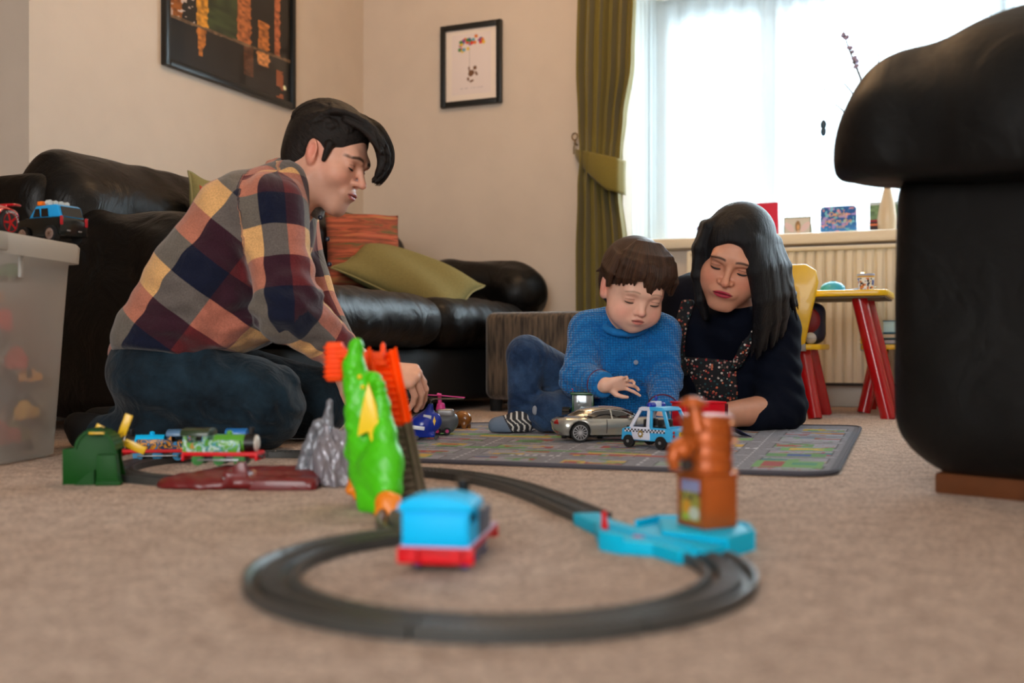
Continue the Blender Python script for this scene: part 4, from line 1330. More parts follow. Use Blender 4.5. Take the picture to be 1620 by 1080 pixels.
def engine(name, loc, ang, L, W, H, m_body, m_side, m_wheel, label, tank=True, closed_back=False, decal=None, m_roof=None, m_disc=None):
    """x forward; a six-wheeled toy tank engine with a plain disc on the smokebox"""
    root = empty(name, loc, rz=ang, label=label, cat='toy engine')
    zf = H * 0.30; th = H * 0.085
    f = MB(); f.box((0, 0, zf), (L, W * 0.96, th), bev=0.0012)
    f.box((-L / 2 + 0.002, 0, zf - H * 0.07), (0.004, W * 1.06, H * 0.20), bev=0.001); f.box((L / 2 - 0.002, 0, zf - H * 0.08), (0.004, W * 0.98, H * 0.16), bev=0.001)
    f.box((L / 2 - 0.008, 0, zf - H * 0.05), (0.014, W * 0.5, H * 0.12), bev=0.001)
    f.build('footplate', M_redp, root)
    f = MB(); f.box((0, 0, zf + th / 2 + 0.0006), (L * 0.985, W * 0.97, 0.0016)); f.build('edge_line', M_lil if closed_back else M_redp, root)
    for sx in (-1, 1):
        for sy in (-1, 1):
            f = MB(); x = sx * L / 2; f.cyl((x, sy * W * 0.3, zf - H * .05), (x + sx * 0.005, sy * W * 0.3, zf - H * .05), W * 0.05); f.cyl((x + sx * 0.005, sy * W * 0.3, zf - H * .05), (x + sx * 0.007, sy * W * 0.3, zf - H * .05), W * 0.085, seg=14)
            f.build('buffer', M_redp if closed_back else M_blk, root)
    f = MB(); f.box((-0.004, 0, zf * 0.62), (L * 0.72, W * 0.5, zf * 0.62), bev=0.001); f.build('chassis', M_blk, root)
    rw = H * 0.165
    for x in (-L * 0.30, -L * 0.02, L * 0.25):
        for sy in (-1, 1):
            f = MB(); y = sy * W * 0.33
            f.cyl((x, y - 0.0025, rw), (x, y + 0.0025, rw), rw, seg=20); f.cyl((x, y + sy * 0.0025, rw), (x, y + sy * 0.0035, rw), rw * 0.86, rw * 0.8, seg=20)
            for k in range(6):
                f.box((x, y + sy * 0.0036, rw), (rw * 1.5, 0.001, rw * 0.13), rot=(0, k * PI / 6, 0))
            f.cyl((x, y, rw), (x, y + sy * 0.0052, rw), rw * 0.22, seg=10)
            f.build('wheel', m_wheel, root)
    for sy in (-1, 1):
        f = MB(); f.box((-L * 0.02, sy * (W * 0.33 + 0.0062), rw * 0.95), (L * 0.55, 0.0012, rw * 0.26), bev=0.0004); f.build('coupling_rod', M_silver, root)
    rb = H * 0.235; zb = zf + th / 2 + rb * 1.02
    f = MB(); f.cyl((-L * 0.1, 0, zb), (L * 0.30, 0, zb), rb, seg=28)
    f.build('boiler', m_body, root)
    f = MB()
    for x in (0.02, 0.12, 0.22): f.cyl((L * x, 0, zb), (L * x + 0.0016, 0, zb), rb * 1.03, seg=28)
    f.build('boiler_band', m_side, root)
    f = MB(); f.cyl((L * 0.30, 0, zb), (L * 0.435, 0, zb), rb * 1.04, seg=28); f.build('smokebox', M_blk, root)
    f = MB(); f.cyl((L * 0.435, 0, zb), (L * 0.45, 0, zb), rb * 0.95, seg=28); f.sph((L * 0.448, 0, zb), (0.0035, rb * 0.86, rb * 0.86), seg=20); f.build('front_disc', m_disc or M_cream, root)
    f = MB(); f.cyl((L * 0.37, 0, zb + rb * 0.8), (L * 0.37, 0, H * 0.97), W * 0.085, W * 0.10, seg=16); f.cyl((L * 0.37, 0, H * 0.94), (L * 0.37, 0, H), W * 0.125, seg=16); f.build('chimney', M_blk, root)
    f = MB(); f.cyl((L * 0.08, 0, zb + rb * 0.8), (L * 0.08, 0, zb + rb + H * 0.06), W * 0.11, seg=16); f.sph((L * 0.08, 0, zb + rb + H * 0.06), (W * 0.11, W * 0.11, H * 0.05), seg=14); f.build('dome', m_body, root)
    if tank:
        for sy in (-1, 1):
            f = MB(); f.box((L * 0.04, sy * W * 0.36, zf + th / 2 + H * 0.17), (L * 0.46, W * 0.2, H * 0.34), bev=0.0015); f.build('side_tank', decal or m_side, root)
    cz0, cz1 = zf + th / 2, H * 0.86
    x0, x1 = -L * 0.485, -L * 0.17
    f = MB(); t = 0.0022
    hz = cz1 - cz0
    for sy in (-1, 1):
        y = sy * (W * 0.46 - t / 2)
        f.box(((x0 + x1) / 2, y, cz0 + hz * 0.26), (x1 - x0, t, hz * 0.52)); f.box((x0 + 0.003, y, cz0 + hz * 0.75), (0.006, t, hz * 0.5)); f.box((x1 - 0.003, y, cz0 + hz * 0.75), (0.006, t, hz * 0.5))
    f.box((x1, 0, cz0 + hz * 0.5), (t, W * 0.92, hz))
    f.box((x0, 0, cz0 + hz * (0.5 if closed_back else 0.27)), (t, W * 0.92, hz * (1.0 if closed_back else 0.54)), bev=0.0006)
    f.build('cab', m_body if closed_back else (decal or m_body), root)
    if closed_back:
        f = MB(); f.box((x0 - 0.0016, 0, cz0 + hz * 0.42), (0.0025, W * 0.86, hz * 0.70), bev=0.001); f.build('bunker_panel', m_body, root)
        for sy in (-1, 1):
            f = MB(); f.tube([(x1 + 0.004, sy * W * 0.43, cz1 - 0.006), (x1 + 0.03, sy * W * 0.42, cz1 - 0.010)], 0.0032, 8); f.build('pale_rail', M_whp, root)
    f = MB()
    n = 12; pts = [(W * 0.5 * math.sin(math.radians(-90 + 180 * k / n)) * 1.03, cz1 + (H * 0.13) * (math.cos(math.radians(-90 + 180 * k / n)))) for k in range(n + 1)]
    pts = [(-W * 0.515, cz1 - 0.004)] + pts + [(W * 0.515, cz1 - 0.004)]
    f.prism(pts, x0 - 0.004, x1 + 0.003, plane='yz', bev=0.0008); f.build('cab_roof', m_roof or m_body, root)
    return root
eng = engine('toy_engine', (-0.057, 1.012, 0.0), math.radians(90 - 9), 0.145, 0.066, 0.070, M_blue, mat('dark_decal', (70, 72, 92), 0.4), M_dkb, 'large sky blue toy engine seen from behind inside the near track loop', closed_back=True, m_roof=M_blue)
dec_b = graffiti('blue_orange_decal', (26, 60, 100), [(222, 146, 30), (24, 24, 28), (40, 130, 190)], 60)
dec_g = graffiti('green_white_decal', (84, 158, 42), [(190, 214, 206), (70, 150, 160), (84, 158, 42)], 70)
zt = THh * 0.6
pb = Vector((FC[0] + FR * math.cos(math.radians(113)), FC[1] + FR * math.sin(math.radians(113)), 0))
engine('toy_engine', P(250, 727, 1.86) * Vector((1, 1, 0)) + Vector((0, 0, zt)), math.radians(180 + 6), 0.122, 0.042, 0.054, M_blue, M_blue, plastic('cyan_wheel', (40, 140, 190)), "light blue toy engine with orange flame print on the far loop under the man's shin", decal=dec_b, m_roof=plastic('grey_blue', (90, 130, 170)))
engine('toy_engine', Vector((-0.4345, 1.60, 0.026)), math.radians(-4), 0.115, 0.040, 0.056, M_green, M_green, plastic('green_wheel', (40, 120, 40)), 'green toy engine with a white and teal print standing on the dark red ramp', decal=dec_g, m_roof=plastic('dark_green', (30, 52, 24)))
text('number', '6', 0.013, Matrix(((1, 0, 0, -0.041), (0, 0, -1, -0.0193), (0, 1, 0, 0.029), (0, 0, 0, 1))), plastic('orange_digit', (226, 130, 30)), bpy.data.objects['toy_engine.002'])
engine('toy_engine', (-0.528, 1.915, THh * 0), math.radians(180 + 4), 0.095, 0.036, 0.058, plastic('deep_sky_plastic', (36, 120, 200)), plastic('deep_sky_plastic', (36, 120, 200)), M_dkb, 'small blue toy engine half hidden behind the green engine')

# ================================================================== DARK RED RAMP, GREEN SHED, SILVER ROCK
M_maroon = mat('maroon_plastic', (104, 16, 20), 0.38, coat=0.2, noise=0.12, nscale=70)
rp = empty('toy_ramp', (-0.394, 1.545, 0), label='dark red plastic ramp piece lying in front of the far loop', cat='toy ramp')
s = Shape()
s.box((0.02, 0.028, 0.010), (0.085, 0.030, 0.010), 0.006, 0.006); s.box((0.055, 0.0, 0.009), (0.062, 0.040, 0.008), 0.008, 0.02)
s.ell((-0.055, 0.0, 0.004), (0.066, 0.040, 0.017), 0.012); s.box((0.02, 0.040, 0.018), (0.07, 0.016, 0.007), 0.004, 0.006)
s.cap((-0.09, -0.015, 0.003), (0.105, -0.035, 0.003), 0.007, 0.009, 0.01); s.box((0.0, -0.012, 0.016), (0.018, 0.022, 0.010), 0.004, 0.008)
s.cut((0, 0, 0.0002), (0, 0, -1), 0.001); sdf('ramp_body', s, 0.0022, M_maroon, rp, warp=wrink(0.0009, 120, 90, 80, 1))
f = MB(); f.prism([(-0.006, 0), (0.018, 0), (0.017, 0.020), (0.013, 0.033), (0.003, 0.033), (-0.004, 0.026)], -0.034, -0.020, bev=0.002, M=Matrix.Translation((0.0, 0.0, 0.006))); f.build('upright_block', M_maroon, rp)
f = MB(); f.sph((-0.016, -0.035, 0.016), (0.002, 0.0015, 0.002), seg=10); f.build('rivet', M_silver, rp)
f = MB(); f.prism([(0.02, 0.0), (0.112, 0.0), (0.100, 0.013), (0.03, 0.014)], -0.044, -0.038, bev=0.001); f.build('side_wall', M_maroon, rp)

M_shed = mat('shed_green_plastic', (8, 72, 12), 0.5, spec=0.2)
M_yp = plastic('yellow_plastic', (232, 184, 14))
sp = G(142, 771)
sh = empty('toy_shed', (sp.x - 0.011, sp.y + 0.028, 0), rz=math.radians(6), label='green plastic toy shed with a barrel roof at the left end of the far loop', cat='toy building')
f = MB()
n = 14
outer = [(-0.041, 0), (-0.040, 0.052), (-0.024, 0.053)] + [(0.007 - 0.030 * math.cos(PI * k / n), 0.052 + 0.029 * math.sin(PI * k / n)) for k in range(n + 1)] + [(0.037, 0.036), (0.043, 0.006), (0.043, 0)]
inner = [(0.005, 0), (0.007, 0.030), (0.0, 0.058), (-0.012, 0.063), (-0.022, 0.050), (-0.025, 0.02), (-0.026, 0)]
f.prism(outer, 0.008, 0.011, bev=0.0006); f.prism([(x * 0.99, z * 0.99) for x, z in outer], 0.036, 0.039, bev=0.0006)
f.build('end_wall', M_shed, sh)
f = MB(); k = 8
for i in range(n):
    a0, a1 = PI * i / n, PI * (i + 1) / n
    f.prism([(0.007 - 0.0315 * math.cos(a0), 0.052 + 0.030 * math.sin(a0)), (0.007 - 0.0315 * math.cos(a1), 0.052 + 0.030 * math.sin(a1)), (0.007 - 0.0275 * math.cos(a1), 0.052 + 0.026 * math.sin(a1)), (0.007 - 0.0275 * math.cos(a0), 0.052 + 0.026 * math.sin(a0))], -0.010 if i > 4 else 0.006, 0.040)
for i in range(6, 14):
    a0 = PI * i / n; f.box((0.007 - 0.0318 * math.cos(a0), 0.014, 0.052 + 0.0303 * math.sin(a0)), (0.0012, 0.05, 0.0022))
f.build('barrel_roof', M_shed, sh, smooth=20)
f = MB(); f.prism([(0.010, 0.0), (0.012, 0.045), (0.038, 0.045), (0.043, 0.004), (0.043, 0)], -0.008, 0.009, bev=0.001)
f.box((-0.040, 0.0235, 0.026), (0.003, 0.030, 0.052)); f.box((0.028, -0.003, 0.003), (0.036, 0.016, 0.006), bev=0.001)
f.prism([(-0.022, 0), (-0.004, 0.016), (0.006, 0.022), (0.006, 0)], 0.0, 0.009)
f.build('side_wall', M_shed, sh)
f = MB(); f.box((0.012, -0.009, 0.077), (0.022, 0.004, 0.003), rot=(0.0, 0, 0), bev=0.0006); f.build('yellow_sign', M_yp, sh)
bl_ = empty('toy_windmill_sail', (sp.x + 0.0145, sp.y + 0.078, 0.0), rz=math.radians(6), label='yellow four-bladed windmill sail just behind the green shed', cat='toy sail')
f = MB(); f.cyl((0, -0.004, 0), (0, -0.004, 0.062), 0.003); f.build('post', M_shed, bl_)
for k, a in enumerate((20, 115, 215, 300)):
    f = MB(); f.box((0, 0, 0.0245), (0.012, 0.002, 0.033), M=Matrix.Translation((0, 0.002 * 0, 0.062)) @ Matrix.Rotation(math.radians(a), 4, 'Y'), bev=0.0006)
    f.box((0, 0, 0.006), (0.004, 0.002, 0.014), M=Matrix.Translation((0, 0, 0.062)) @ Matrix.Rotation(math.radians(a), 4, 'Y')); f.build('blade', M_yp, bl_)

def clearish():
    m, n, l, b = _nm('silvery_clear_plastic')
    b.inputs['Base Color'].default_value = rgb((150, 146, 156)); b.inputs['Roughness'].default_value = 0.18; b.inputs['Coat Weight'].default_value = 0.5
    b.inputs['Metallic'].default_value = 0.25
    tr = n.new('ShaderNodeBsdfTransparent'); mx = n.new('ShaderNodeMixShader'); mx.inputs[0].default_value = 0.25
    tc = n.new('ShaderNodeTexCoord'); t = n.new('ShaderNodeTexNoise'); t.inputs['Scale'].default_value = 55; t.inputs['Distortion'].default_value = 1.5
    mp = n.new('ShaderNodeMapping'); mp.inputs['Scale'].default_value = (1, 1, 0.35)
    l.new(tc.outputs['Object'], mp.inputs[0]); l.new(mp.outputs[0], t.inputs['Vector'])
    bp = n.new('ShaderNodeBump'); bp.inputs['Strength'].default_value = 0.9; bp.inputs['Distance'].default_value = 0.01
    l.new(t.outputs['Fac'], bp.inputs['Height']); l.new(bp.outputs[0], b.inputs['Normal'])
    l.new(b.outputs[0], mx.inputs[1]); l.new(tr.outputs[0], mx.inputs[2]); l.new(mx.outputs[0], n['Material Output'].inputs['Surface'])
    return m
M_clr = clearish(); M_gryp = mat('pewter_plastic', (120, 122, 130), 0.35, 0.2, noise=0.2, nscale=60)
rc = G(520, 770)
rk = empty('toy_rock', (rc.x, rc.y + 0.022, 0), label='silvery translucent toy rock crag between the dark red ramp and the dragon', cat='toy rock')
def q(px, py, dy=0.0):
    Y = rc.y + 0.022 + dy
    p = P(px, py, Y); return (p.x - rc.x, dy, p.z)
s = Shape()
s.chain([q(520, 768), q(522, 720), q(518, 680)], [0.030, 0.024, 0.012], 0.012); s.chain([q(545, 766), q(548, 720), q(545, 688)], [0.020, 0.018, 0.008], 0.012)
s.chain([q(505, 768, -.01), q(508, 725, -.01), q(512, 700, -.01)], [0.014, 0.012, 0.008], 0.008); s.chain([q(535, 690), q(536, 665)], [0.005, 0.002], 0.006)
s.cut((0, 0, 0), (0, 0, -1), 0.001)
sdf('crag', s, 0.0024, M_clr, rk, warp=wrink(0.0028, 190, 160, 70, 2))
s = Shape()
s.chain([q(478, 745, .005), q(486, 712, .005), q(498, 680, .005), q(504, 672, .005)], [0.011, 0.009, 0.007, 0.009], 0.004); s.chain([q(494, 745, -.006), q(500, 705, -.006), q(510, 680, -.006)], [0.008, 0.006, 0.005], 0.003)
s.chain([q(504, 672), q(518, 690)], [0.009, 0.006], 0.004); s.box(q(484, 752), (0.014, 0.012, 0.006), 0.003, 0.004)
s.chain([q(520, 690), q(519, 658), q(521, 645)], [0.009, 0.0065, 0.0055], 0.004); s.ell(q(521, 637), (0.005, 0.005, 0.007), 0.003)
s.cut((0, 0, 0), (0, 0, -1), 0.001)
sdf('leaning_figure', s, 0.0018, M_gryp, rk, warp=wrink(0.0008, 300, 260, 200, 4))

# ================================================================== DRAGON RAMP
M_dgreen = mat('dragon_green_plastic', (74, 196, 10), 0.4, noise=0.08, nscale=40)
M_dor = mat('neon_orange_plastic', (255, 76, 0), 0.5, spec=0.2); M_claw = mat('amber_plastic', (232, 128, 14), 0.3, coat=0.2); M_dy = plastic('dragon_yellow', (244, 206, 8))
M_brtrack = mat('brown_track_plastic', (92, 78, 62), 0.45, noise=0.15, nscale=90)
dc = Vector((-0.165, 1.36, 0))
dr = empty('toy_dragon', dc, label='tall green plastic toy dragon with orange head, yellow wing and amber feet', cat='toy dragon')
def d(px, py, Y=1.36):
    p = P(px, py, Y) - dc; return (p.x, p.y, p.z)
s = Shape()
s.chain([d(600, 785), d(588, 745), d(582, 700), d(576, 655), d(566, 610)], [0.022, 0.027, 0.024, 0.022, 0.017], 0.012)
s.chain([d(566, 610), d(560, 580), d(563, 552)], [0.017, 0.013, 0.009], 0.01); s.ell(d(564, 546), (0.009, 0.010, 0.010), 0.006)
s.chain([d(586, 640), d(590, 610), d(590, 596)], [0.012, 0.010, 0.007], 0.008)
s.chain([d(592, 600, 1.345), d(600, 640, 1.34), d(608, 685, 1.33), d(614, 730, 1.32), d(612, 775, 1.31)], [0.010, 0.012, 0.014, 0.018, 0.020], 0.01)
for k in range(9):
    s.ell(d(600 + 2.2 * k, 608 + 11.5 * k, 1.335), (0.0085, 0.010, 0.0065), 0.003)
for k in range(7):
    s.ell(d(556 - 0.2 * k + (k % 2) * 3, 590 + 14 * k, 1.35), (0.008, 0.010, 0.008), 0.004)
s.ell(d(600, 745, 1.33), (0.026, 0.026, 0.036), 0.012); s.chain([d(578, 760, 1.34), d(585, 795, 1.32), d(600, 805, 1.30)], [0.016, 0.014, 0.011], 0.01)
s.chain([d(560, 690, 1.37), d(556, 715, 1.38), d(564, 735, 1.38)], [0.009, 0.009, 0.008], 0.006)
sdf('dragon_body', s, 0.0022, M_dgreen, dr, warp=wrink(0.0005, 300, 260, 290, 3))
f = MB()
poly = [(583, 604), (596, 640), (600, 668), (604, 690), (597, 684), (590, 706), (583, 682), (566, 690), (571, 655), (577, 628)]
f.prism([((x - 810) / FPX * 1.325 - dc.x, HC - (y - HY) / FPX * 1.325) for x, y in poly], 0, 0.006, M=Matrix.Translation((0, 1.326 - dc.y - 0.006, 0)), bev=0.001)
f.build('wing', M_dy, dr)
for px, py in ((573, 614), (578, 630)):
    f = MB(); f.sph(d(px - 4, py - 18, 1.342), 0.0032, seg=10); f.build('eye', M_dy, dr)
for lst in ([(570, 752, 1.40), (560, 768, 1.40), (566, 785, 1.385), (583, 778, 1.38), (554, 775, 1.39)], [(612, 795, 1.275), (600, 812, 1.265), (616, 818, 1.26), (632, 812, 1.26), (628, 790, 1.27)]):
    s = Shape(); c = d(*lst[0])
    for (x, y, Y) in lst[1:]:
        s.cap(c, d(x, y, Y), 0.012, 0.0065, 0.006)
    s.cut((0, 0, 0.0), (0, 0, -1), 0.001); sdf('clawed_foot', s, 0.002, M_claw, dr)
f = MB(); f.box(d(530, 572, 1.40), (0.022, 0.022, 0.052), bev=0.004)
for k in range(7): f.box(d(530, 550 + 7.5 * k, 1.398), (0.026, 0.024, 0.0028), bev=0.001)
f.box(d(541, 560, 1.395), (0.016, 0.014, 0.014), bev=0.002); f.build('orange_head_block', M_dor, dr)
# descending track: orange upper half, brown lower half
T0, T1 = P(600, 556, 1.445), Vector((-0.128, 1.335, 0.004))
Tm = T0.lerp(T1, 0.50)
side = Vector((0.80, 0.55, 0.0)).normalized()
def ramp_piece(name, a, b, mt, par, w=0.042, rung=True):
    f = MB(); ax_ = (b - a).normalized(); up = side.cross(ax_).normalized()
    if up.y > 0: up = -up
    L_ = (b - a).length
    Mx = Matrix(((side.x, ax_.x, up.x, a.x - dc.x), (side.y, ax_.y, up.y, a.y - dc.y), (side.z, ax_.z, up.z, a.z - dc.z), (0, 0, 0, 1)))
    f.box((0, L_ / 2, -0.003), (w, L_, 0.003), M=Mx)
    for sx in (-1, 1): f.box((sx * (w / 2 - 0.004), L_ / 2, 0.002), (0.008, L_, 0.008), M=Mx, bev=0.001); f.box((sx * (w / 2 - 0.001), L_ / 2, 0.006), (0.002, L_, 0.012), M=Mx)
    n_ = int(L_ / 0.0095)
    for k in range(n_): f.box((0, (k + 0.5) * L_ / n_, 0.0002), (w - 0.018, 0.004, 0.004), M=Mx)
    o = f.build(name, mt, par, smooth=0)
    return o, Mx, L_
ramp_piece('orange_track', T0, Tm, M_dor, dr)
ramp_piece('brown_track', Tm, T1, M_brtrack, dr)
f = MB(); f.prism([(-0.004, 0), (0.004, 0), (0.003, 0.016), (0.0, 0.020), (-0.003, 0.016)], -0.002, 0.002, M=Matrix.Translation(d(606, 564, 1.44))); f.box(d(590, 566, 1.43), (0.030, 0.012, 0.016), bev=0.002); f.box(d(592, 575, 1.43), (0.034, 0.014, 0.006), bev=0.002); f.build('orange_bracket', M_dor, dr)
track_piece(bez((-0.128, 1.318), (-0.128, 1.27), (-0.15, 1.20), (-0.105, 1.125), n=10), 'short grey track piece hidden behind the big blue engine')

# ================================================================== TURQUOISE SWITCH AND COPPER TOWER
M_turq = mat('turquoise_switch_plastic', (0, 182, 222), 0.5, spec=0.2)
tq = empty('track_switch', (0.165, 1.07, 0), label='turquoise plastic track switch base beneath the copper tower', cat='toy track')
fp = [(0.090, 1.135), (0.0885, 1.055), (0.108, 1.033), (0.135, 1.022), (0.154, 0.984), (0.172, 0.990), (0.178, 0.982), (0.190, 0.998), (0.206, 1.016), (0.240, 1.058), (0.244, 1.10), (0.210, 1.145), (0.158, 1.150), (0.132, 1.12), (0.112, 1.16), (0.100, 1.215), (0.070, 1.21)]
fp = [(x - 0.165, y - 1.07) for x, y in fp]
f = MB(); f.prism(fp, 0.0, 0.0135, plane='xy', bev=0.0015); f.build('base_plate', M_turq, tq)
f = MB()
wl = [fp[i] for i in (8, 9, 10, 11, 12, 13)]
for (a, b) in zip(wl, wl[1:]):
    v = Vector((b[0] - a[0], b[1] - a[1], 0)); f.box((v.length / 2, 0, 0.010), (v.length + 0.003, 0.0035, 0.0205), M=Matrix.Translation((a[0], a[1], 0)) @ Matrix.Rotation(math.atan2(v.y, v.x), 4, 'Z'))
f.prism([(x - 0.165, y - 1.07) for x, y in ((0.150, 1.065), (0.206, 1.018), (0.238, 1.058), (0.24, 1.10), (0.208, 1.14), (0.158, 1.145))], 0.0135, 0.0185, plane='xy', bev=0.001)
f.build('raised_platform', M_turq, tq)
f = MB()
for (a, b, h_) in (((0.0885, 1.055), (0.108, 1.033), 0.019), ((0.090, 1.135), (0.0885, 1.055), 0.019)):
    v = Vector((b[0] - a[0], b[1] - a[1], 0)); f.box((v.length / 2, 0, h_ / 2), (v.length, 0.003, h_), M=Matrix.Translation((a[0] - .165, a[1] - 1.07, 0)) @ Matrix.Rotation(math.atan2(v.y, v.x), 4, 'Z'), bev=0.0008)
f.build('edge_wall', M_turq, tq)
f = MB(); f.tube([(0.096 - .165, 1.10 - 1.07, 0.014), (0.0955 - .165, 1.10 - 1.07, 0.028)], [0.0045, 0.0025], 10); f.sph((0.0955 - .165, 0.03, 0.029), 0.0035, seg=10); f.build('red_lever', M_redp, tq)
f = MB(); f.prism([(x, y) for x, y in rrect(-0.011, 0.011, -0.006, 0.006, 0.005)], 0.0136, 0.0146, plane='xy', M=Matrix.Translation((0.130 - .165, 1.058 - 1.07, 0)) @ Matrix.Rotation(0.5, 4, 'Z')); f.build('oval_badge', plastic('pink_badge', (190, 90, 130)), tq)
for k, (x, y) in enumerate(((0.118, 1.075), (0.140, 1.035))):
    f = MB(); f.prism([(-0.008, -0.045), (-0.0055, -0.045), (-0.0055, 0.05), (-0.008, 0.05)], 0.0136, 0.0165, plane='xy', M=Matrix.Translation((x - .165 + 0.012, y - 1.07, 0)) @ Matrix.Rotation(0.55, 4, 'Z')); f.build('guide_rail', M_turq, tq)
M_cop = mat('copper_plastic', (176, 84, 26), 0.36, 0.25, noise=0.1, nscale=40)
tw = empty('copper_tower', (0.193, 1.063, 0.0188), rz=math.atan2(0.020, 0.037), label='copper coloured toy water tower with ribbed barrel on the turquoise base', cat='toy tower')
f = MB(); f.box((0.021, 0.023, 0.027), (0.042, 0.046, 0.054), bev=0.0015); f.box((0.021, 0.023, 0.0525), (0.045, 0.049, 0.004), bev=0.001)
f.build('tower_box', M_cop, tw)
def stk(u, v):
    C = np.tile(lin((150, 140, 60)), (len(u), 1)); C[v > 0.72] = lin((140, 140, 176)); C[(v > 0.5) & (v < 0.72) & (vnoise(u * 5, v * 6) > 0.4)] = lin((60, 56, 50))
    C[blob(u, v, 0.3, 0.32, 0.22, 0.2)] = lin((206, 140, 40)); C[blob(u, v, 0.7, 0.2, 0.28, 0.16)] = lin((190, 190, 170)); C[blob(u, v, 0.25, 0.1, 0.2, 0.1)] = lin((150, 170, 60))
    return C
def spos(u, v):
    p = np.zeros((len(u), 3)); p[:, 0] = -0.0003; p[:, 1] = 0.038 - 0.030 * u; p[:, 2] = 0.006 + 0.042 * v
    return p
painted_grid('sticker', spos, 24, 30, stk, M_print2, tw)
f = MB(); prof = [(0.024, 0.0545)]
for k in range(4):
    z = 0.0545 + 0.0145 * k
    prof += [(0.0255, z + 0.001), (0.0262, z + 0.006), (0.0255, z + 0.0115), (0.0275, z + 0.012), (0.0275, z + 0.0145), (0.0255, z + 0.0147)]
prof += [(0.0245, 0.114), (0.001, 0.114)]
f.lathe(prof, c=(0.0215, 0.024, 0), seg=36); f.build('ribbed_barrel', M_cop, tw)
Mi = (Matrix.Translation((0.193, 1.063, 0.0188)) @ Matrix.Rotation(math.atan2(0.020, 0.037), 4, 'Z')).inverted()
def t(px, py, Y=1.075): return Mi @ P(px, py, Y)
f = MB(); f.tube([t(1105, 680), t(1101, 660), t(1098, 640)], [0.010, 0.008, 0.007], 14); f.cyl(t(1096, 641), t(1096, 633), 0.015, 0.013, 18); f.sph(t(1096, 633), (0.010, 0.010, 0.004), seg=14); f.build('top_spout', M_cop, tw)
f = MB(); f.tube([t(1092, 708, 1.06), t(1078, 704, 1.055), t(1068, 712, 1.05), t(1064, 726, 1.048), t(1068, 742, 1.048)], [0.009, 0.009, 0.008, 0.007, 0.005], 12); f.sph(t(1080, 712, 1.05), 0.010, seg=14); f.build('side_nozzle', M_cop, tw)
f = MB(); f.cyl(t(1088, 735, 1.06), t(1086, 736, 1.045), 0.0055, 0.0055, 14); f.build('dark_knob', mat('knob_dark', (34, 20, 12), 0.8), tw)
for px, py in ((1160, 669), (1165, 697), (1164, 745), (1070, 700)):
    f = MB(); f.sph(t(px - 2, py, 1.06), 0.0032, seg=10); f.build('bolt_head', mat('bright_copper', (214, 150, 110), 0.25, 0.5), tw)
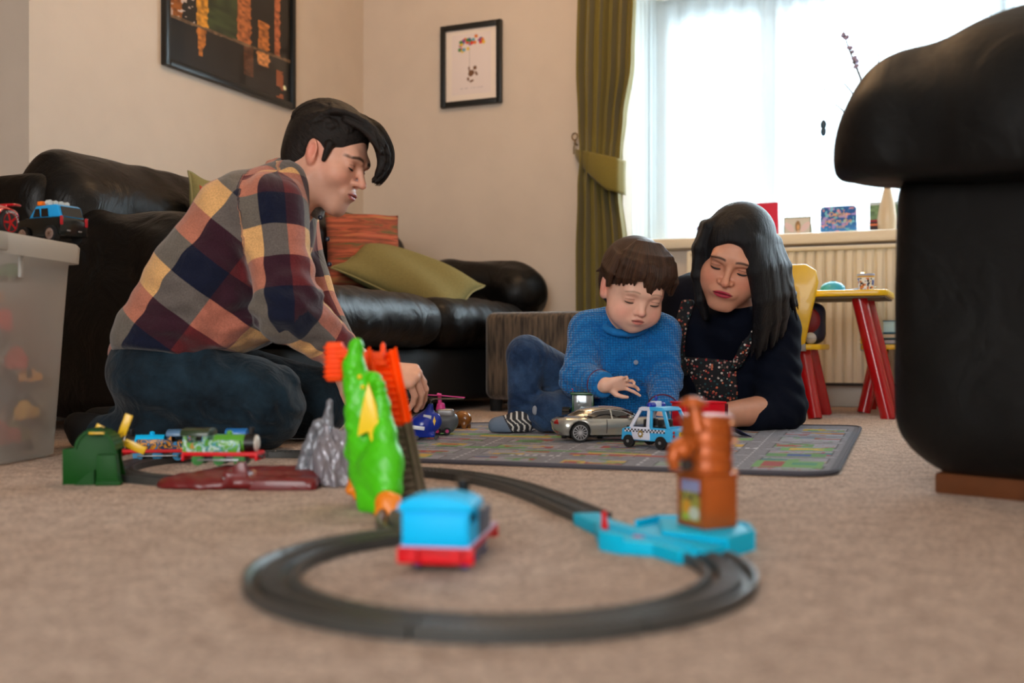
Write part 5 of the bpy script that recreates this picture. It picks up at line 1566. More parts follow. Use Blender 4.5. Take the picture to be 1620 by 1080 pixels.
# ================================================================== PLAY MAT
FL_, FR_, BR_, BL_ = np.array((-0.275, 1.905)), np.array((0.500, 1.645)), np.array((0.885, 2.69)), np.array((-0.15, 2.80))
GRN, GRN2, RDC, YLC, GRY, LGY, WHT = lin((92, 140, 84)), lin((108, 158, 90)), lin((158, 66, 62)), lin((196, 160, 60)), lin((122, 120, 128)), lin((150, 148, 158)), lin((190, 188, 196))
def mat_paint(u, v):
    """printed road-map play mat: grey carpet, green plots, roofs, dashed roads"""
    x, y = u * 0.82, v * 1.08
    C = np.tile(GRY, (len(u), 1)) * (0.82 + 0.36 * vnoise(x * 260, y * 260))[:, None]
    rs = random.Random(12)
    cx = [0.0, 0.17, 0.34, 0.50, 0.66, 0.82]; cyy = [0.0, 0.13, 0.27, 0.41, 0.56, 0.71, 0.86, 1.0]
    for i in range(5):
        for j in range(7):
            x0, x1, y0, y1 = cx[i] + 0.028, cx[i + 1] - 0.022, cyy[j] + 0.028, cyy[j + 1] - 0.022
            k = (x > x0) & (x < x1) & (y > y0) & (y < y1)
            C[k] = LGY * (0.8 + 0.3 * vnoise(x[k] * 300, y[k] * 300))[:, None]
            n_ = vnoise(x * 30 + i * 7, y * 30 + j * 5, i + j)
            for m_ in range(3):
                px, py_ = rs.uniform(x0, x1), rs.uniform(y0, y1); rx, ry = rs.uniform(0.015, 0.05), rs.uniform(0.012, 0.035)
                kk = k & (np.abs(x - px) < rx) & (np.abs(y - py_) < ry) & (n_ > 0.25)
                C[kk] = rs.choice([GRN, GRN2, GRN, RDC * 0.9, YLC])
                kk = kk & (np.abs(x - px) < rx * 0.55) & (np.abs(y - py_) < ry * 0.5)
                C[kk] = rs.choice([RDC, YLC, GRN * 0.6, lin((60, 90, 140)), LGY])
            kk = k & (vnoise(x * 110, y * 110, 3) > 0.83); C[kk] = rs.choice([RDC, GRN, YLC])
            ed = k & ((np.abs(x - x0) < 0.0022) | (np.abs(x - x1) < 0.0022) | (np.abs(y - y0) < 0.0022) | (np.abs(y - y1) < 0.0022)); C[ed] = lin((70, 66, 72))
    for c in cx[1:-1]:
        k = (np.abs(x - c - 0.003) < 0.0018) & ((y * 28) % 1 < 0.5); C[k] = WHT
    for c in cyy[1:-1]:
        k = (np.abs(y - c - 0.003) < 0.0022) & ((x * 28) % 1 < 0.5); C[k] = WHT
    for (px, py_, w, h) in ((0.62, 0.42, 0.05, 0.012), (0.30, 0.15, 0.05, 0.010)):
        k = (np.abs(x - px) < w) & (np.abs(y - py_) < h) & ((x * 70) % 1 < 0.5); C[k] = WHT
    # larger plots that show in the photograph
    def patch(px, py_, rx, ry, col, thr=0.0):
        k = (np.abs(x - px) < rx) & (np.abs(y - py_) < ry) & (vnoise(x * 45, y * 45, 9) >= thr); C[k] = col
    patch(0.74, 0.13, 0.055, 0.055, GRN2); patch(0.715, 0.13, 0.018, 0.045, RDC); patch(0.765, 0.14, 0.02, 0.02, lin((70, 140, 110)))
    patch(0.06, 0.10, 0.055, 0.035, YLC, 0.2); patch(0.05, 0.055, 0.05, 0.010, RDC); patch(0.75, 0.42, 0.045, 0.03, GRN2); patch(0.75, 0.42, 0.03, 0.02, YLC, 0.3); patch(0.74, 0.30, 0.05, 0.03, GRN); patch(0.745, 0.30, 0.02, 0.02, lin((60, 80, 150)))
    patch(0.45, 0.19, 0.09, 0.014, RDC, 0.15); patch(0.42, 0.215, 0.08, 0.012, YLC, 0.4); patch(0.36, 0.245, 0.10, 0.012, GRN, 0.2); patch(0.20, 0.62, 0.08, 0.03, GRN2); patch(0.19, 0.60, 0.07, 0.018, YLC)
    patch(0.20, 0.30, 0.06, 0.02, GRN, 0.2); patch(0.58, 0.62, 0.06, 0.025, GRN2, 0.1); patch(0.58, 0.62, 0.03, 0.015, RDC)
    C *= 0.86
    bd = (x < 0.012) | (x > 0.808) | (y < 0.012) | (y > 1.068); C[bd] = lin((86, 84, 92))
    return C
def mat_pos(u, v):
    # rounded corners by pulling the outer grid in
    rx, ry = 0.075, 0.06
    uu, vv = u.copy(), v.copy()
    ex = np.maximum(np.abs(u - 0.5) - (0.5 - rx), 0) / rx; ey = np.maximum(np.abs(v - 0.5) - (0.5 - ry), 0) / ry
    d_ = np.sqrt(ex ** 2 + ey ** 2); m_ = np.maximum(ex, ey); k = np.where(d_ > 0, m_ / np.maximum(d_, 1e-9), 1)
    uu = 0.5 + np.sign(u - 0.5) * (np.minimum(np.abs(u - 0.5), 0.5 - rx) + ex * k * rx)
    vv = 0.5 + np.sign(v - 0.5) * (np.minimum(np.abs(v - 0.5), 0.5 - ry) + ey * k * ry)
    p = ((1 - uu) * (1 - vv))[:, None] * FL_ + (uu * (1 - vv))[:, None] * FR_ + (uu * vv)[:, None] * BR_ + ((1 - uu) * vv)[:, None] * BL_
    z = 0.0058 + 0.0012 * np.sin(p[:, 0] * 9) * np.sin(p[:, 1] * 7) + 0.0035 * np.exp(-((1 - vv) * 14) ** 2) * (0.5 + 0.5 * np.sin(p[:, 0] * 14))
    return np.concatenate([p, z[:, None]], 1)
M_matp = mat_attr('printed_mat_pile', 0.95, 0.1, bump=0.6, bscale=600, bdist=0.002, sheen=0.1, noise=0.18, nscale=350)
playmat = empty('play_mat', (0, 0, 0), label='grey printed road-map play mat lying on the carpet under the toy cars', cat='rug')
om = painted_grid('printed_pile', mat_pos, 330, 430, mat_paint, M_matp, playmat)
M_bind = mat('mat_binding', (74, 72, 80), 0.95, bump=0.4, bscale=500)
md = om.modifiers.new('t', 'SOLIDIFY'); md.thickness = 0.004; md.offset = -1
om.data.materials.append(M_bind); md.material_offset_rim = 1; md.material_offset = 0
tt = np.linspace(0, 1, 60)
uu = np.concatenate([tt, np.ones(60), 1 - tt, np.zeros(60)]); vv = np.concatenate([np.zeros(60), tt, np.ones(60), 1 - tt])
bp_ = mat_pos(uu, vv)
pts = []
for p in bp_:
    if not pts or (Vector(p) - pts[-1]).length > 0.004: pts.append(Vector(p) + Vector((0, 0, -0.0015)))
if (pts[0] - pts[-1]).length < 0.004: pts.pop()
f = MB(); f.tube(pts, 0.0042, 6, closed=True); f.build('bound_edge', M_bind, playmat)
MZ = 0.0075

# ================================================================== CARS AND OTHER TOYS ON THE MAT
def car_paint(name, col, metal=0.6, rough=0.22):
    return mat(name, col, rough, metal, coat=0.7)
M_glassd = mat('dark_car_glass', (18, 18, 20), 0.06, coat=0.6); M_tyre = mat('tyre_rubber', (14, 14, 15), 0.7); M_alloy = mat('alloy_silver', (196, 198, 204), 0.25, 0.6)
M_champ = car_paint('champagne_silver', (168, 168, 162), 0.6, 0.24)
def spoke_wheel(root, c, r, w, sy, spokes=12, m_rim=None, disc=True, name='wheel'):
    c = Vector(c)
    f = MB(); y0, y1 = -w / 2, w / 2
    prof = [(r * 0.72, y0), (r * 0.96, y0), (r, y0 + w * 0.15), (r, y1 - w * 0.15), (r * 0.96, y1), (r * 0.72, y1), (r * 0.72, y0)]
    Mx = Matrix.Translation(c) @ Matrix.Rotation(PI / 2 * -sy, 4, 'X')
    f.lathe(prof[:-1], seg=32, M=Mx); o = f.build(name, M_tyre, root)
    f = MB(); f.lathe([(r * 0.66, y1 - w * 0.25), (r * 0.76, y1 - 0.0), (r * 0.79, y1 + 0.0003), (r * 0.73, y1 + 0.0004), (r * 0.69, y1 - w * 0.2)], seg=32, M=Mx)
    for k in range(spokes):
        a = 2 * PI * k / spokes
        f.box((r * 0.40, 0, y1 - w * 0.05), (r * 0.62, r * (0.075 if spokes > 6 else 0.17), w * 0.12), M=Mx @ Matrix.Rotation(a, 4, 'Z'))
    f.cyl((0, 0, y1 - w * 0.3), (0, 0, y1 + w * 0.02), r * 0.16, seg=14, M=Mx)
    ri = f.build('rim', m_rim or M_alloy, o)
    if disc:
        f = MB(); f.cyl((0, 0, y0), (0, 0, y1 - w * 0.3), r * 0.70, seg=24, M=Mx); f.build('brake_disc', M_tyre, o)
    return o
sc_p = Vector((0.090 - 0.0, 2.215, MZ))
# silver coupe: local x forward, length 0.26
cp = empty('toy_coupe', P(962, 706, 2.225) * Vector((1, 1, 0)) + Vector((0.012, 0.03, MZ)), rz=math.radians(8), label='large silver die-cast toy coupe parked on the play mat', cat='toy car')
s = Shape()
s.box((0, 0, 0.031), (0.118, 0.045, 0.016), 0.014, 0.01); s.ell((-0.085, 0, 0.040), (0.048, 0.044, 0.013), 0.012); s.ell((0.085, 0, 0.034), (0.050, 0.042, 0.014), 0.014)
s.box((0.0, 0, 0.036), (0.07, 0.0455, 0.012), 0.010, 0.012); s.ell((-0.088, 0, 0.028), (0.042, 0.047, 0.020), 0.01); s.ell((0.080, 0, 0.026), (0.044, 0.047, 0.019), 0.01)
s.box((0, 0, 0.016), (0.112, 0.042, 0.006), 0.005, 0.006)
for x in (-0.079, 0.079):
    for sy in (-1, 1): s.cap((x, sy * 0.055, 0.0205), (x, sy * 0.030, 0.0205), 0.0222, 0.0222, 0.002, op='s')
# cabin
c2 = Shape(); c2.ell((-0.022, 0, 0.044), (0.078, 0.036, 0.0285), 0.01)
s.add(c2)
def coupe_mat(cn):
    x, y, z = cn[:, 0], cn[:, 1], cn[:, 2]
    q_ = ((x + 0.022) / 0.078) ** 2
    side = (z > 0.0475) & (z < 0.0665 - 0.006 * q_) & (np.abs(y) > 0.020) & (x > -0.068) & (x < 0.040) & ~((np.abs(x + 0.010) < 0.0016)) & ~((x < -0.05) & (z > 0.058))
    ws = (x > 0.008) & (z > 0.0485) & (z < 0.0665) & (np.abs(y) < 0.030) & (x > 0.012 + (0.067 - z) * 1.2)
    rw = (x < -0.055) & (z > 0.050) & (z < 0.063) & (np.abs(y) < 0.024)
    m_ = np.zeros(len(cn)); m_[side | ws | rw] = 1
    lamp = (x < -0.122) & (z > 0.036) & (z < 0.046) & (np.abs(y) > 0.018); m_[lamp] = 2
    low = (z < 0.0135); m_[low] = 3
    seam = (z > 0.017) & (z < 0.046) & (np.abs(y) > 0.03) & ((np.abs(x + 0.022) < 0.0009) | (np.abs(x - 0.040) < 0.0009)); m_[seam] = 3
    return m_
sdf('coupe_body', s, 0.0016, [M_champ, M_glassd, mat('tail_lamp_red', (150, 20, 18), 0.2, coat=0.5), M_blk], cp, it=1, matfn=coupe_mat)
for x in (-0.079, 0.079):
    for sy in (-1, 1): spoke_wheel(cp, (x, sy * 0.0405, 0.0195), 0.0195, 0.012, -sy if False else sy, 13)
f = MB(); f.tube([(-0.075, -0.0335, 0.0475), (-0.045, -0.0350, 0.0625), (-0.015, -0.0345, 0.0665), (0.015, -0.034, 0.062), (0.045, -0.035, 0.0475)], 0.0007, 6); f.build('window_trim', M_alloy, cp)
for sy in (-1, 1):
    f = MB(); f.sph((0.028, sy * 0.045, 0.050), (0.005, 0.006, 0.0035), seg=12); f.build('wing_mirror', M_champ, cp)
f = MB(); f.box((-0.028, -0.0468, 0.040), (0.010, 0.0012, 0.0018), bev=0.0004); f.build('door_handle', M_champ, cp)

# light blue and white police car, open windows
M_pcb = plastic('police_blue_plastic', (58, 170, 226)); M_pcw = plastic('police_white_plastic', (214, 216, 232))
pr = G(1022, 712)
pc = empty('toy_police_car', (0.283, 2.085, MZ), rz=math.radians(180 - 43), label='light blue and white toy police car with open windows and chequered stripe', cat='toy car')
Lp, Wp = 0.118, 0.070
f = MB()
f.prism([(-0.059, 0.014), (-0.060, 0.034), (-0.056, 0.040), (0.040, 0.041), (0.058, 0.036), (0.060, 0.014)], -Wp / 2, Wp / 2, bev=0.003)
ob = f.build('lower_body', M_pcb, pc)
f = MB()
def pil(x0, z0, x1, z1, y0, y1, w=0.0055):
    f.box(((x0 + x1) / 2, (y0 + y1) / 2, (z0 + z1) / 2), (w, 0.0035, math.hypot(x1 - x0, z1 - z0) + 0.004), rot=(math.atan2(-(y1 - y0), (z1 - z0)), math.atan2(x1 - x0, z1 - z0), 0), bev=0.0008)
for sy in (-1, 1):
    pil(-0.052, 0.040, -0.036, 0.074, sy * 0.033, sy * 0.027, 0.007); pil(-0.012, 0.040, -0.008, 0.074, sy * 0.033, sy * 0.027, 0.006)
    f.box((-0.022, sy * 0.027, 0.0745), (0.034, 0.005, 0.004), bev=0.001)
f.box((-0.038, 0, 0.0745), (0.006, 0.054, 0.004), bev=0.001); f.box((-0.0525, 0, 0.0415), (0.006, 0.066, 0.004), bev=0.001)
f.build('rear_window_frame', M_pcb, pc)
for sy in (-1, 1):
    f = MB()
    pil(0.036, 0.040, 0.018, 0.074, sy * 0.033, sy * 0.027, 0.007); pil(-0.004, 0.040, -0.003, 0.074, sy * 0.0332, sy * 0.0272, 0.007)
    f.box((0.006, sy * 0.027, 0.0745), (0.026, 0.005, 0.004), bev=0.001)
    f.build('side_window_frame', M_pcw, pc, label='white side window frame')
f = MB(); f.box((0.019, 0, 0.0745), (0.006, 0.054, 0.004), bev=0.001); f.prism([(-0.042, 0.0745), (-0.034, 0.080), (0.014, 0.080), (0.023, 0.0745)], -0.029, 0.029, bev=0.002); f.build('roof', M_pcb, pc)
f = MB(); f.prism([(-0.0045, 0.0765), (-0.0045, 0.0803), (0.0135, 0.0803), (0.0215, 0.0765)], 0.0285, 0.0296); f.build('white_roof_side', M_pcw, pc)
for sy in (-1, 1):
    f = MB(); f.prism([(-0.012, 0.016), (-0.012, 0.0405), (0.036, 0.0405), (0.030, 0.016)] if False else [(-0.010, 0.016), (-0.010, 0.041), (0.036, 0.041), (0.030, 0.016)], sy * (Wp / 2 - 0.001), sy * (Wp / 2 + 0.001), bev=0.0005); dd = f.build('door', M_pcw, pc, label='white door panel')
    f = MB()
    n_ = 0
    for k in range(24):
        x = -0.044 + k * 0.0040
        z = 0.0355 if k % 2 else 0.0322
        f.box((x, sy * (Wp / 2 + 0.0012), z), (0.0038, 0.0006, 0.0031))
    o = f.build('black_chequers', M_blk, pc, smooth=0); o['kind'] = 'stuff'
    f = MB()
    for k in range(24):
        x = -0.044 + k * 0.0040
        f.box((x, sy * (Wp / 2 + 0.0012), 0.0322 if k % 2 else 0.0355), (0.0038, 0.0006, 0.0031))
    o = f.build('white_chequers', M_pcw, pc, smooth=0); o['kind'] = 'stuff'
    f = MB(); 
    pts = []
    for k in range(16):
        r = 0.0072 if k % 2 == 0 else 0.0050
        pts.append((0.011 + r * math.cos(2 * PI * k / 16), 0.0275 + 1.15 * r * math.sin(2 * PI * k / 16)))
    f.prism(pts, sy * (Wp / 2 + 0.0014), sy * (Wp / 2 + 0.0024)); f.build('gold_badge', mat('gold_badge', (170, 140, 60), 0.3, 0.5), dd)
    f = MB(); f.cyl((0.011, sy * (Wp / 2 + 0.0022), 0.0275), (0.011, sy * (Wp / 2 + 0.0029), 0.0275), 0.003, seg=12); f.build('badge_centre', M_pcw, dd)
for x in (-0.036, 0.040):
    for sy in (-1, 1):
        f = MB(); f.cyl((x, sy * 0.031, 0.0125), (x, sy * 0.038, 0.0125), 0.0125, seg=24); f.cyl((x, sy * 0.0375, 0.0125), (x, sy * 0.0392, 0.0125), 0.008, 0.007, seg=20); wq = f.build('wheel', M_tyre, pc)
        f = MB(); f.cyl((x, sy * 0.039, 0.0125), (x, sy * 0.0402, 0.0125), 0.003, seg=12); f.build('hub', M_silver, wq)
for sy in (-1, 1):
    f = MB(); f.cyl((0.0, sy * 0.008, 0.0825), (0.0, sy * 0.021, 0.0825), 0.0065, seg=16); f.sph((0.0, sy * 0.021, 0.0825), 0.0065, seg=12); f.build('blue_lamp', plastic('deep_blue_lamp', (20, 44, 160), 0.15), pc)
f = MB(); f.box((0, 0, 0.084), (0.014, 0.018, 0.013), bev=0.001); f.build('light_box', M_pcw, pc)
f = MB(); f.cyl((0, 0, 0.09), (0, 0, 0.098), 0.002); f.sph((0, 0, 0.098), 0.003, seg=10); f.build('blue_tip', plastic('deep_blue_lamp', (20, 44, 160)), pc)
f = MB(); f.box((-0.0607, -0.0, 0.0285), (0.0012, 0.020, 0.008), bev=0.0005); npl = f.build('number_plate', plastic('plate_yellow', (236, 206, 20)), pc)
text('plate_writing', 'PC 1', 0.006, Matrix(((0, 0, -1, -0.0614), (-1, 0, 0, 0), (0, 1, 0, 0.0285), (0, 0, 0, 1))), M_blk, npl, ext=0.0002)
for sy in (-1, 1):
    for z in (0.033, 0.026):
        f = MB(); f.cyl((-0.0600, sy * 0.028, z), (-0.0615, sy * 0.028, z), 0.0028, seg=12); f.build('tail_lamp', plastic('lamp_red', (176, 30, 40)), pc)
f = MB(); f.box((0, 0, 0.036), (0.10, 0.058, 0.012)); f.build('interior_floor', M_blk, pc)
for (x, y) in ((-0.022, -0.014), (-0.022, 0.014), (0.012, -0.014), (0.012, 0.014)):
    f = MB(); f.box((x, y, 0.047), (0.005, 0.018, 0.018), bev=0.002); f.build('seat_back', M_blk, pc)

# red box-bodied toy bus behind the police car
rb_ = empty('toy_bus', (0.392, 2.235, MZ), rz=math.radians(20), label='red box-bodied toy van behind the police car and the copper tower', cat='toy car')
f = MB(); f.box((0, 0, 0.046), (0.098, 0.055, 0.066), bev=0.003); f.build('box_body', plastic('bright_red_plastic', (216, 10, 34)), rb_)
f = MB(); f.box((0, 0, 0.0805), (0.102, 0.059, 0.004), bev=0.001); f.build('roof_rim', plastic('bright_red_plastic', (216, 10, 34)), rb_)
f = MB(); f.box((0.053, 0, 0.060), (0.010, 0.050, 0.036), bev=0.002); f.build('end_panel', plastic('dark_maroon', (90, 14, 24)), rb_)
for x in (-0.032, 0.032):
    for sy in (-1, 1):
        f = MB(); f.cyl((x, sy * 0.022, 0.013), (x, sy * 0.0295, 0.013), 0.013, seg=20); wq = f.build('wheel', M_tyre, rb_)
        f = MB(); f.cyl((x, sy * 0.0295, 0.013), (x, sy * 0.0305, 0.013), 0.006, seg=12); f.build('hub', M_silver, wq)
bk = empty('open_booklet', (0.458, 2.335, MZ), rz=math.radians(15), label="dark blue folded booklet by the woman's hand", cat='booklet')
for k, a in enumerate((-0.9, 0.9)):
    f = MB(); f.box((0.035, 0, 0.0006), (0.07, 0.05, 0.0012), M=Matrix.Translation((0, 0, 0.030)) @ Matrix.Rotation(0.45 if k == 0 else PI - 0.45, 4, 'Y')); f.build('cover_leaf', mat('dark_blue_card', (20, 28, 84), 0.4), bk)

# green toy tractor behind the coupe
tr_ = empty('toy_tractor', (P(922, 690, 2.372).x, 2.372, MZ), rz=math.radians(-96), label='dark green toy tractor behind the silver coupe', cat='toy tractor')
M_trg = plastic('tractor_green', (22, 74, 34))
f = MB(); f.box((0.030, 0, 0.040), (0.056, 0.026, 0.026), bev=0.004); f.box((0.0, 0, 0.030), (0.09, 0.018, 0.014), bev=0.002); f.build('bonnet', M_trg, tr_)
f = MB()
for sx in (-1, 1):
    for sy in (-1, 1): f.box((-0.018 + sx * 0.018, sy * 0.022, 0.071), (0.004, 0.004, 0.040), bev=0.0008)
f.box((-0.018, 0, 0.0515), (0.042, 0.050, 0.006), bev=0.001); f.box((-0.018, 0, 0.093), (0.048, 0.056, 0.006), bev=0.002); f.build('cab_frame', M_trg, tr_)
f = MB(); f.box((-0.018, 0, 0.072), (0.034, 0.042, 0.036), bev=0.001); f.build('cab_glass', mat('cab_glass', (140, 146, 150), 0.1, 0.5, coat=0.5), tr_)
for sy in (-1, 1):
    for (x, r, w) in ((-0.026, 0.030, 0.016), (0.045, 0.020, 0.012)):
        f = MB(); f.cyl((x, sy * (0.034 - w / 2 + .005), r), (x, sy * (0.034 + w / 2 + .005), r), r, seg=26)
        for k in range(14): f.box((x + r * math.cos(k * PI / 7), sy * 0.039, r + r * math.sin(k * PI / 7)), (0.004, w, 0.004), rot=(0, -k * PI / 7, 0))
        f.build('wheel', M_tyre, tr_)
        f = MB(); f.cyl((x, sy * 0.039, r), (x, sy * (0.034 + w / 2 + .0065), r), r * 0.5, seg=16); f.build('yellow_hub', plastic('hub_yellow', (200, 170, 30)), tr_)
    f = MB(); f.cyl((-0.035, sy * 0.024, 0.096), (-0.035, sy * 0.024, 0.100), 0.001); f.sph((-0.035, sy * 0.024, 0.102), 0.003, seg=10); f.build('beacon', plastic('beacon_pink', (236, 60, 90)), tr_)
    f = MB(); f.box((-0.034, sy * 0.037, 0.058), (0.03, 0.018, 0.003), bev=0.001); f.build('mudguard', M_trg, tr_)

# ------------------------------------------------------------------ toys by the man's hand
M_hb = plastic('royal_blue_plastic', (22, 48, 152), 0.22)
hc = empty('toy_helicopter', (P(674, 700, 2.27).x, 2.27, MZ), rz=math.radians(0), label="rounded royal blue toy helicopter with a black rotor by the man's hand", cat='toy helicopter')
s = Shape(); s.ell((-0.006, 0, 0.030), (0.029, 0.026, 0.026), 0.01); s.ell((0.020, -0.003, 0.038), (0.014, 0.013, 0.019), 0.008); s.cap((0.003, 0, 0.05), (0.010, 0, 0.072), 0.014, 0.006, 0.01); s.box((-0.002, 0, 0.010), (0.022, 0.018, 0.005), 0.003, 0.006)
sdf('body', s, 0.0018, M_hb, hc)
f = MB(); f.box((-0.014, -0.0255, 0.026), (0.026, 0.0022, 0.008), rot=(0, 0.12, 0), bev=0.0008); f.build('white_stripe', M_whp, hc)
f = MB(); f.box((0.004, -0.018, 0.049), (0.017, 0.0022, 0.008), rot=(0.45, 0.15, 0), bev=0.0008); f.build('white_stripe', M_whp, hc)
f = MB(); f.prism([(0.019, 0.030), (0.022, 0.040), (0.019, 0.050), (0.016, 0.040)], -0.019, -0.0165); f.build('yellow_mark', M_yp, hc)
f = MB(); f.cyl((0.010, 0, 0.070), (0.010, 0, 0.086), 0.0045, 0.003, seg=12); f.cyl((0.010, 0, 0.083), (0.010, 0, 0.0885), 0.008, 0.006, seg=14); f.build('rotor_mast', M_blk, hc)
for k, (a, ln) in enumerate(((8, 0.072), (183, 0.062), (100, 0.07), (280, 0.05))):
    f = MB(); f.box((ln / 2, 0, 0.0), (ln, 0.009, 0.0014), M=Matrix.Translation((0.010, 0, 0.086)) @ Matrix.Rotation(math.radians(a), 4, 'Z') @ Matrix.Rotation(0.25, 4, 'X'), bev=0.0005); f.build('rotor_blade', M_blk, hc)
for (x, y) in ((-0.018, -0.016), (0.022, -0.012), (-0.018, 0.016), (0.022, 0.012)):
    f = MB(); f.cyl((x, y - 0.003, 0.0045), (x, y + 0.003, 0.0045), 0.0045, seg=14); f.build('wheel', M_blk, hc)
ph = empty('toy_helicopter', (P(703, 690, 2.40).x, 2.40, MZ), rz=math.radians(4), label='grey and silver toy helicopter with a bright pink rotor', cat='toy helicopter')
M_pink = plastic('hot_pink_plastic', (240, 70, 160))
s = Shape(); s.box((-0.003, 0, 0.024), (0.027, 0.022, 0.020), 0.012, 0.006); s.ell((0.020, 0, 0.030), (0.012, 0.018, 0.018), 0.006)
sdf('body', s, 0.0018, plastic('slate_plastic', (86, 92, 98)), ph)
s = Shape(); s.box((0.002, 0, 0.048), (0.020, 0.018, 0.010), 0.006, 0.006)
sdf('silver_top', s, 0.0018, M_silver, ph)
f = MB(); f.cyl((-0.008, 0, 0.054), (-0.008, 0, 0.068), 0.011, 0.009, seg=16); f.sph((-0.008, 0, 0.068), (0.009, 0.009, 0.004)); f.cyl((-0.010, 0, 0.068), (-0.011, 0, 0.088), 0.0045, seg=12); f.build('pink_mast', M_pink, ph)
for a, ln in ((4, 0.058), (184, 0.05), (94, 0.05), (274, 0.04)):
    f = MB(); f.prism([(0, -0.004), (ln * 0.6, -0.007), (ln, -0.001), (ln, 0.001), (ln * 0.6, 0.004), (0, 0.004)], 0, 0.002, plane='xy', M=Matrix.Translation((-0.011, 0, 0.087)) @ Matrix.Rotation(math.radians(a), 4, 'Z') @ Matrix.Rotation(0.09 if a < 10 else -0.05, 4, 'Y')); f.build('rotor_blade', M_pink, ph)
for (x, y) in ((0.006, -0.020), (-0.016, -0.020), (0.006, 0.020), (-0.016, 0.020)):
    f = MB(); f.cyl((x, y - 0.003, 0.0085), (x, y + 0.003, 0.0085), 0.0085, seg=16); wq = f.build('wheel', M_blk, ph); f = MB(); f.cyl((x, y - 0.0038, 0.0085), (x, y + 0.0038, 0.0085), 0.004, seg=10); f.build('pink_hub', M_pink, wq)
rd_ = empty('toy_car', (P(653, 694, 2.30).x, 2.30, MZ), rz=math.radians(70), label="small dark red toy car held under the man's fingertips", cat='toy car')
s = Shape(); s.box((0, 0, 0.016), (0.036, 0.017, 0.009), 0.006, 0.005); s.ell((-0.004, 0, 0.026), (0.022, 0.015, 0.013), 0.006)
sdf('body', s, 0.0018, car_paint('deep_red_paint', (170, 14, 34), 0.2), rd_)
for x in (-0.022, 0.022):
    for sy in (-1, 1):
        f = MB(); f.cyl((x, sy * 0.014, 0.0075), (x, sy * 0.019, 0.0075), 0.0075, seg=16); f.build('wheel', M_tyre, rd_)
bh = empty('toy_animal', (P(729, 681, 2.60).x, 2.60, 0.0), rz=math.radians(-32), label='small glossy brown toy hippo standing beyond the pink-rotored helicopter', cat='toy animal')
s = Shape(); s.ell((0.004, 0, 0.029), (0.026, 0.017, 0.020), 0.01); s.ell((-0.021, 0, 0.026), (0.012, 0.012, 0.013), 0.010); s.ell((-0.031, 0, 0.022), (0.008, 0.010, 0.008), 0.006)
for x in (-0.010, 0.016):
    for sy in (-1, 1): s.cap((x, sy * 0.009, 0.016), (x, sy * 0.009, 0.004), 0.0068, 0.006, 0.004)
s.cut((0, 0, 0), (0, 0, -1), 0.0005)
sdf('body', s, 0.0018, mat('glossy_brown', (140, 88, 34), 0.15, coat=0.6, noise=0.35, nscale=60), bh)
for sy in (-1, 1):
    f = MB(); f.sph((-0.017, sy * 0.009, 0.038), (0.003, 0.002, 0.004), seg=8); f.build('ear', mat('glossy_brown', (140, 88, 34)), bh)

# ================================================================== STORAGE BOX AND WHAT IS IN AND ON IT
def frosted():
    m, n, l, b = _nm('frosted_plastic')
    tr = n.new('ShaderNodeBsdfTransparent'); tr.inputs[0].default_value = (0.86, 0.88, 0.88, 1)
    tl = n.new('ShaderNodeBsdfTranslucent'); tl.inputs[0].default_value = (0.80, 0.82, 0.82, 1)
    b.inputs['Base Color'].default_value = rgb((232, 234, 232)); b.inputs['Roughness'].default_value = 0.4
    m1 = n.new('ShaderNodeMixShader'); m1.inputs[0].default_value = 0.5; m2 = n.new('ShaderNodeMixShader'); m2.inputs[0].default_value = 0.44
    l.new(b.outputs[0], m1.inputs[1]); l.new(tl.outputs[0], m1.inputs[2])
    l.new(m1.outputs[0], m2.inputs[1]); l.new(tr.outputs[0], m2.inputs[2])
    l.new(m2.outputs[0], n['Material Output'].inputs['Surface'])
    return m
M_fr = frosted()
def lidm():
    m, n, l, b = _nm('box_lid_plastic')
    b.inputs['Base Color'].default_value = rgb((214, 216, 214)); b.inputs['Roughness'].default_value = 0.4
    tl = n.new('ShaderNodeBsdfTranslucent'); tl.inputs[0].default_value = (0.86, 0.87, 0.86, 1); m1 = n.new('ShaderNodeMixShader'); m1.inputs[0].default_value = 0.45
    l.new(b.outputs[0], m1.inputs[1]); l.new(tl.outputs[0], m1.inputs[2]); l.new(m1.outputs[0], n['Material Output'].inputs['Surface'])
    return m
M_lid = lidm()
fv = Vector((0.137, 0.99, 0)).normalized(); rv = Vector((fv.y, -fv.x, 0))
Acor = Vector((-0.846, 1.995, 0))
BXL, BXW, BXH = 0.56, 0.38, 0.372
bc = Acor - fv * (BXL / 2) - rv * (BXW / 2)
bxr = empty('storage_box', bc, rz=math.atan2(fv.y, fv.x) - PI / 2, label='frosted clear plastic storage box full of toys at the left edge', cat='box')
def ring(z, ox, r=0.03):
    return [(x, y, z) for x, y in rrect(-BXW / 2 - ox, BXW / 2 + ox, -BXL / 2 - ox, BXL / 2 + ox, r)]
f = MB()
rings = [ring(0.004, -0.006), ring(0.0, -0.012), ]
lv = [(0.001, -0.012), (0.006, -0.002), (0.12, 0.004), (0.24, 0.010), (0.345, 0.016), (BXH, 0.018)]
rr = []
for z, ox in lv:
    rr.append([f.bm.verts.new(p) for p in ring(z, ox)])
for A_, B_ in zip(rr, rr[1:]):
    n_ = len(A_)
    for k in range(n_): f.bm.faces.new((A_[k], A_[(k + 1) % n_], B_[(k + 1) % n_], B_[k]))
f.bm.faces.new(rr[0])
f.build('tub', M_fr, bxr, smooth=50)
f = MB()
rr = []
for z, ox in ((BXH - 0.010, 0.0195), (BXH - 0.012, 0.0325), (BXH + 0.018, 0.034), (BXH + 0.024, 0.030), (BXH + 0.025, 0.012), (BXH + 0.018, 0.004)):
    rr.append([f.bm.verts.new(p) for p in ring(z, ox, 0.04)])
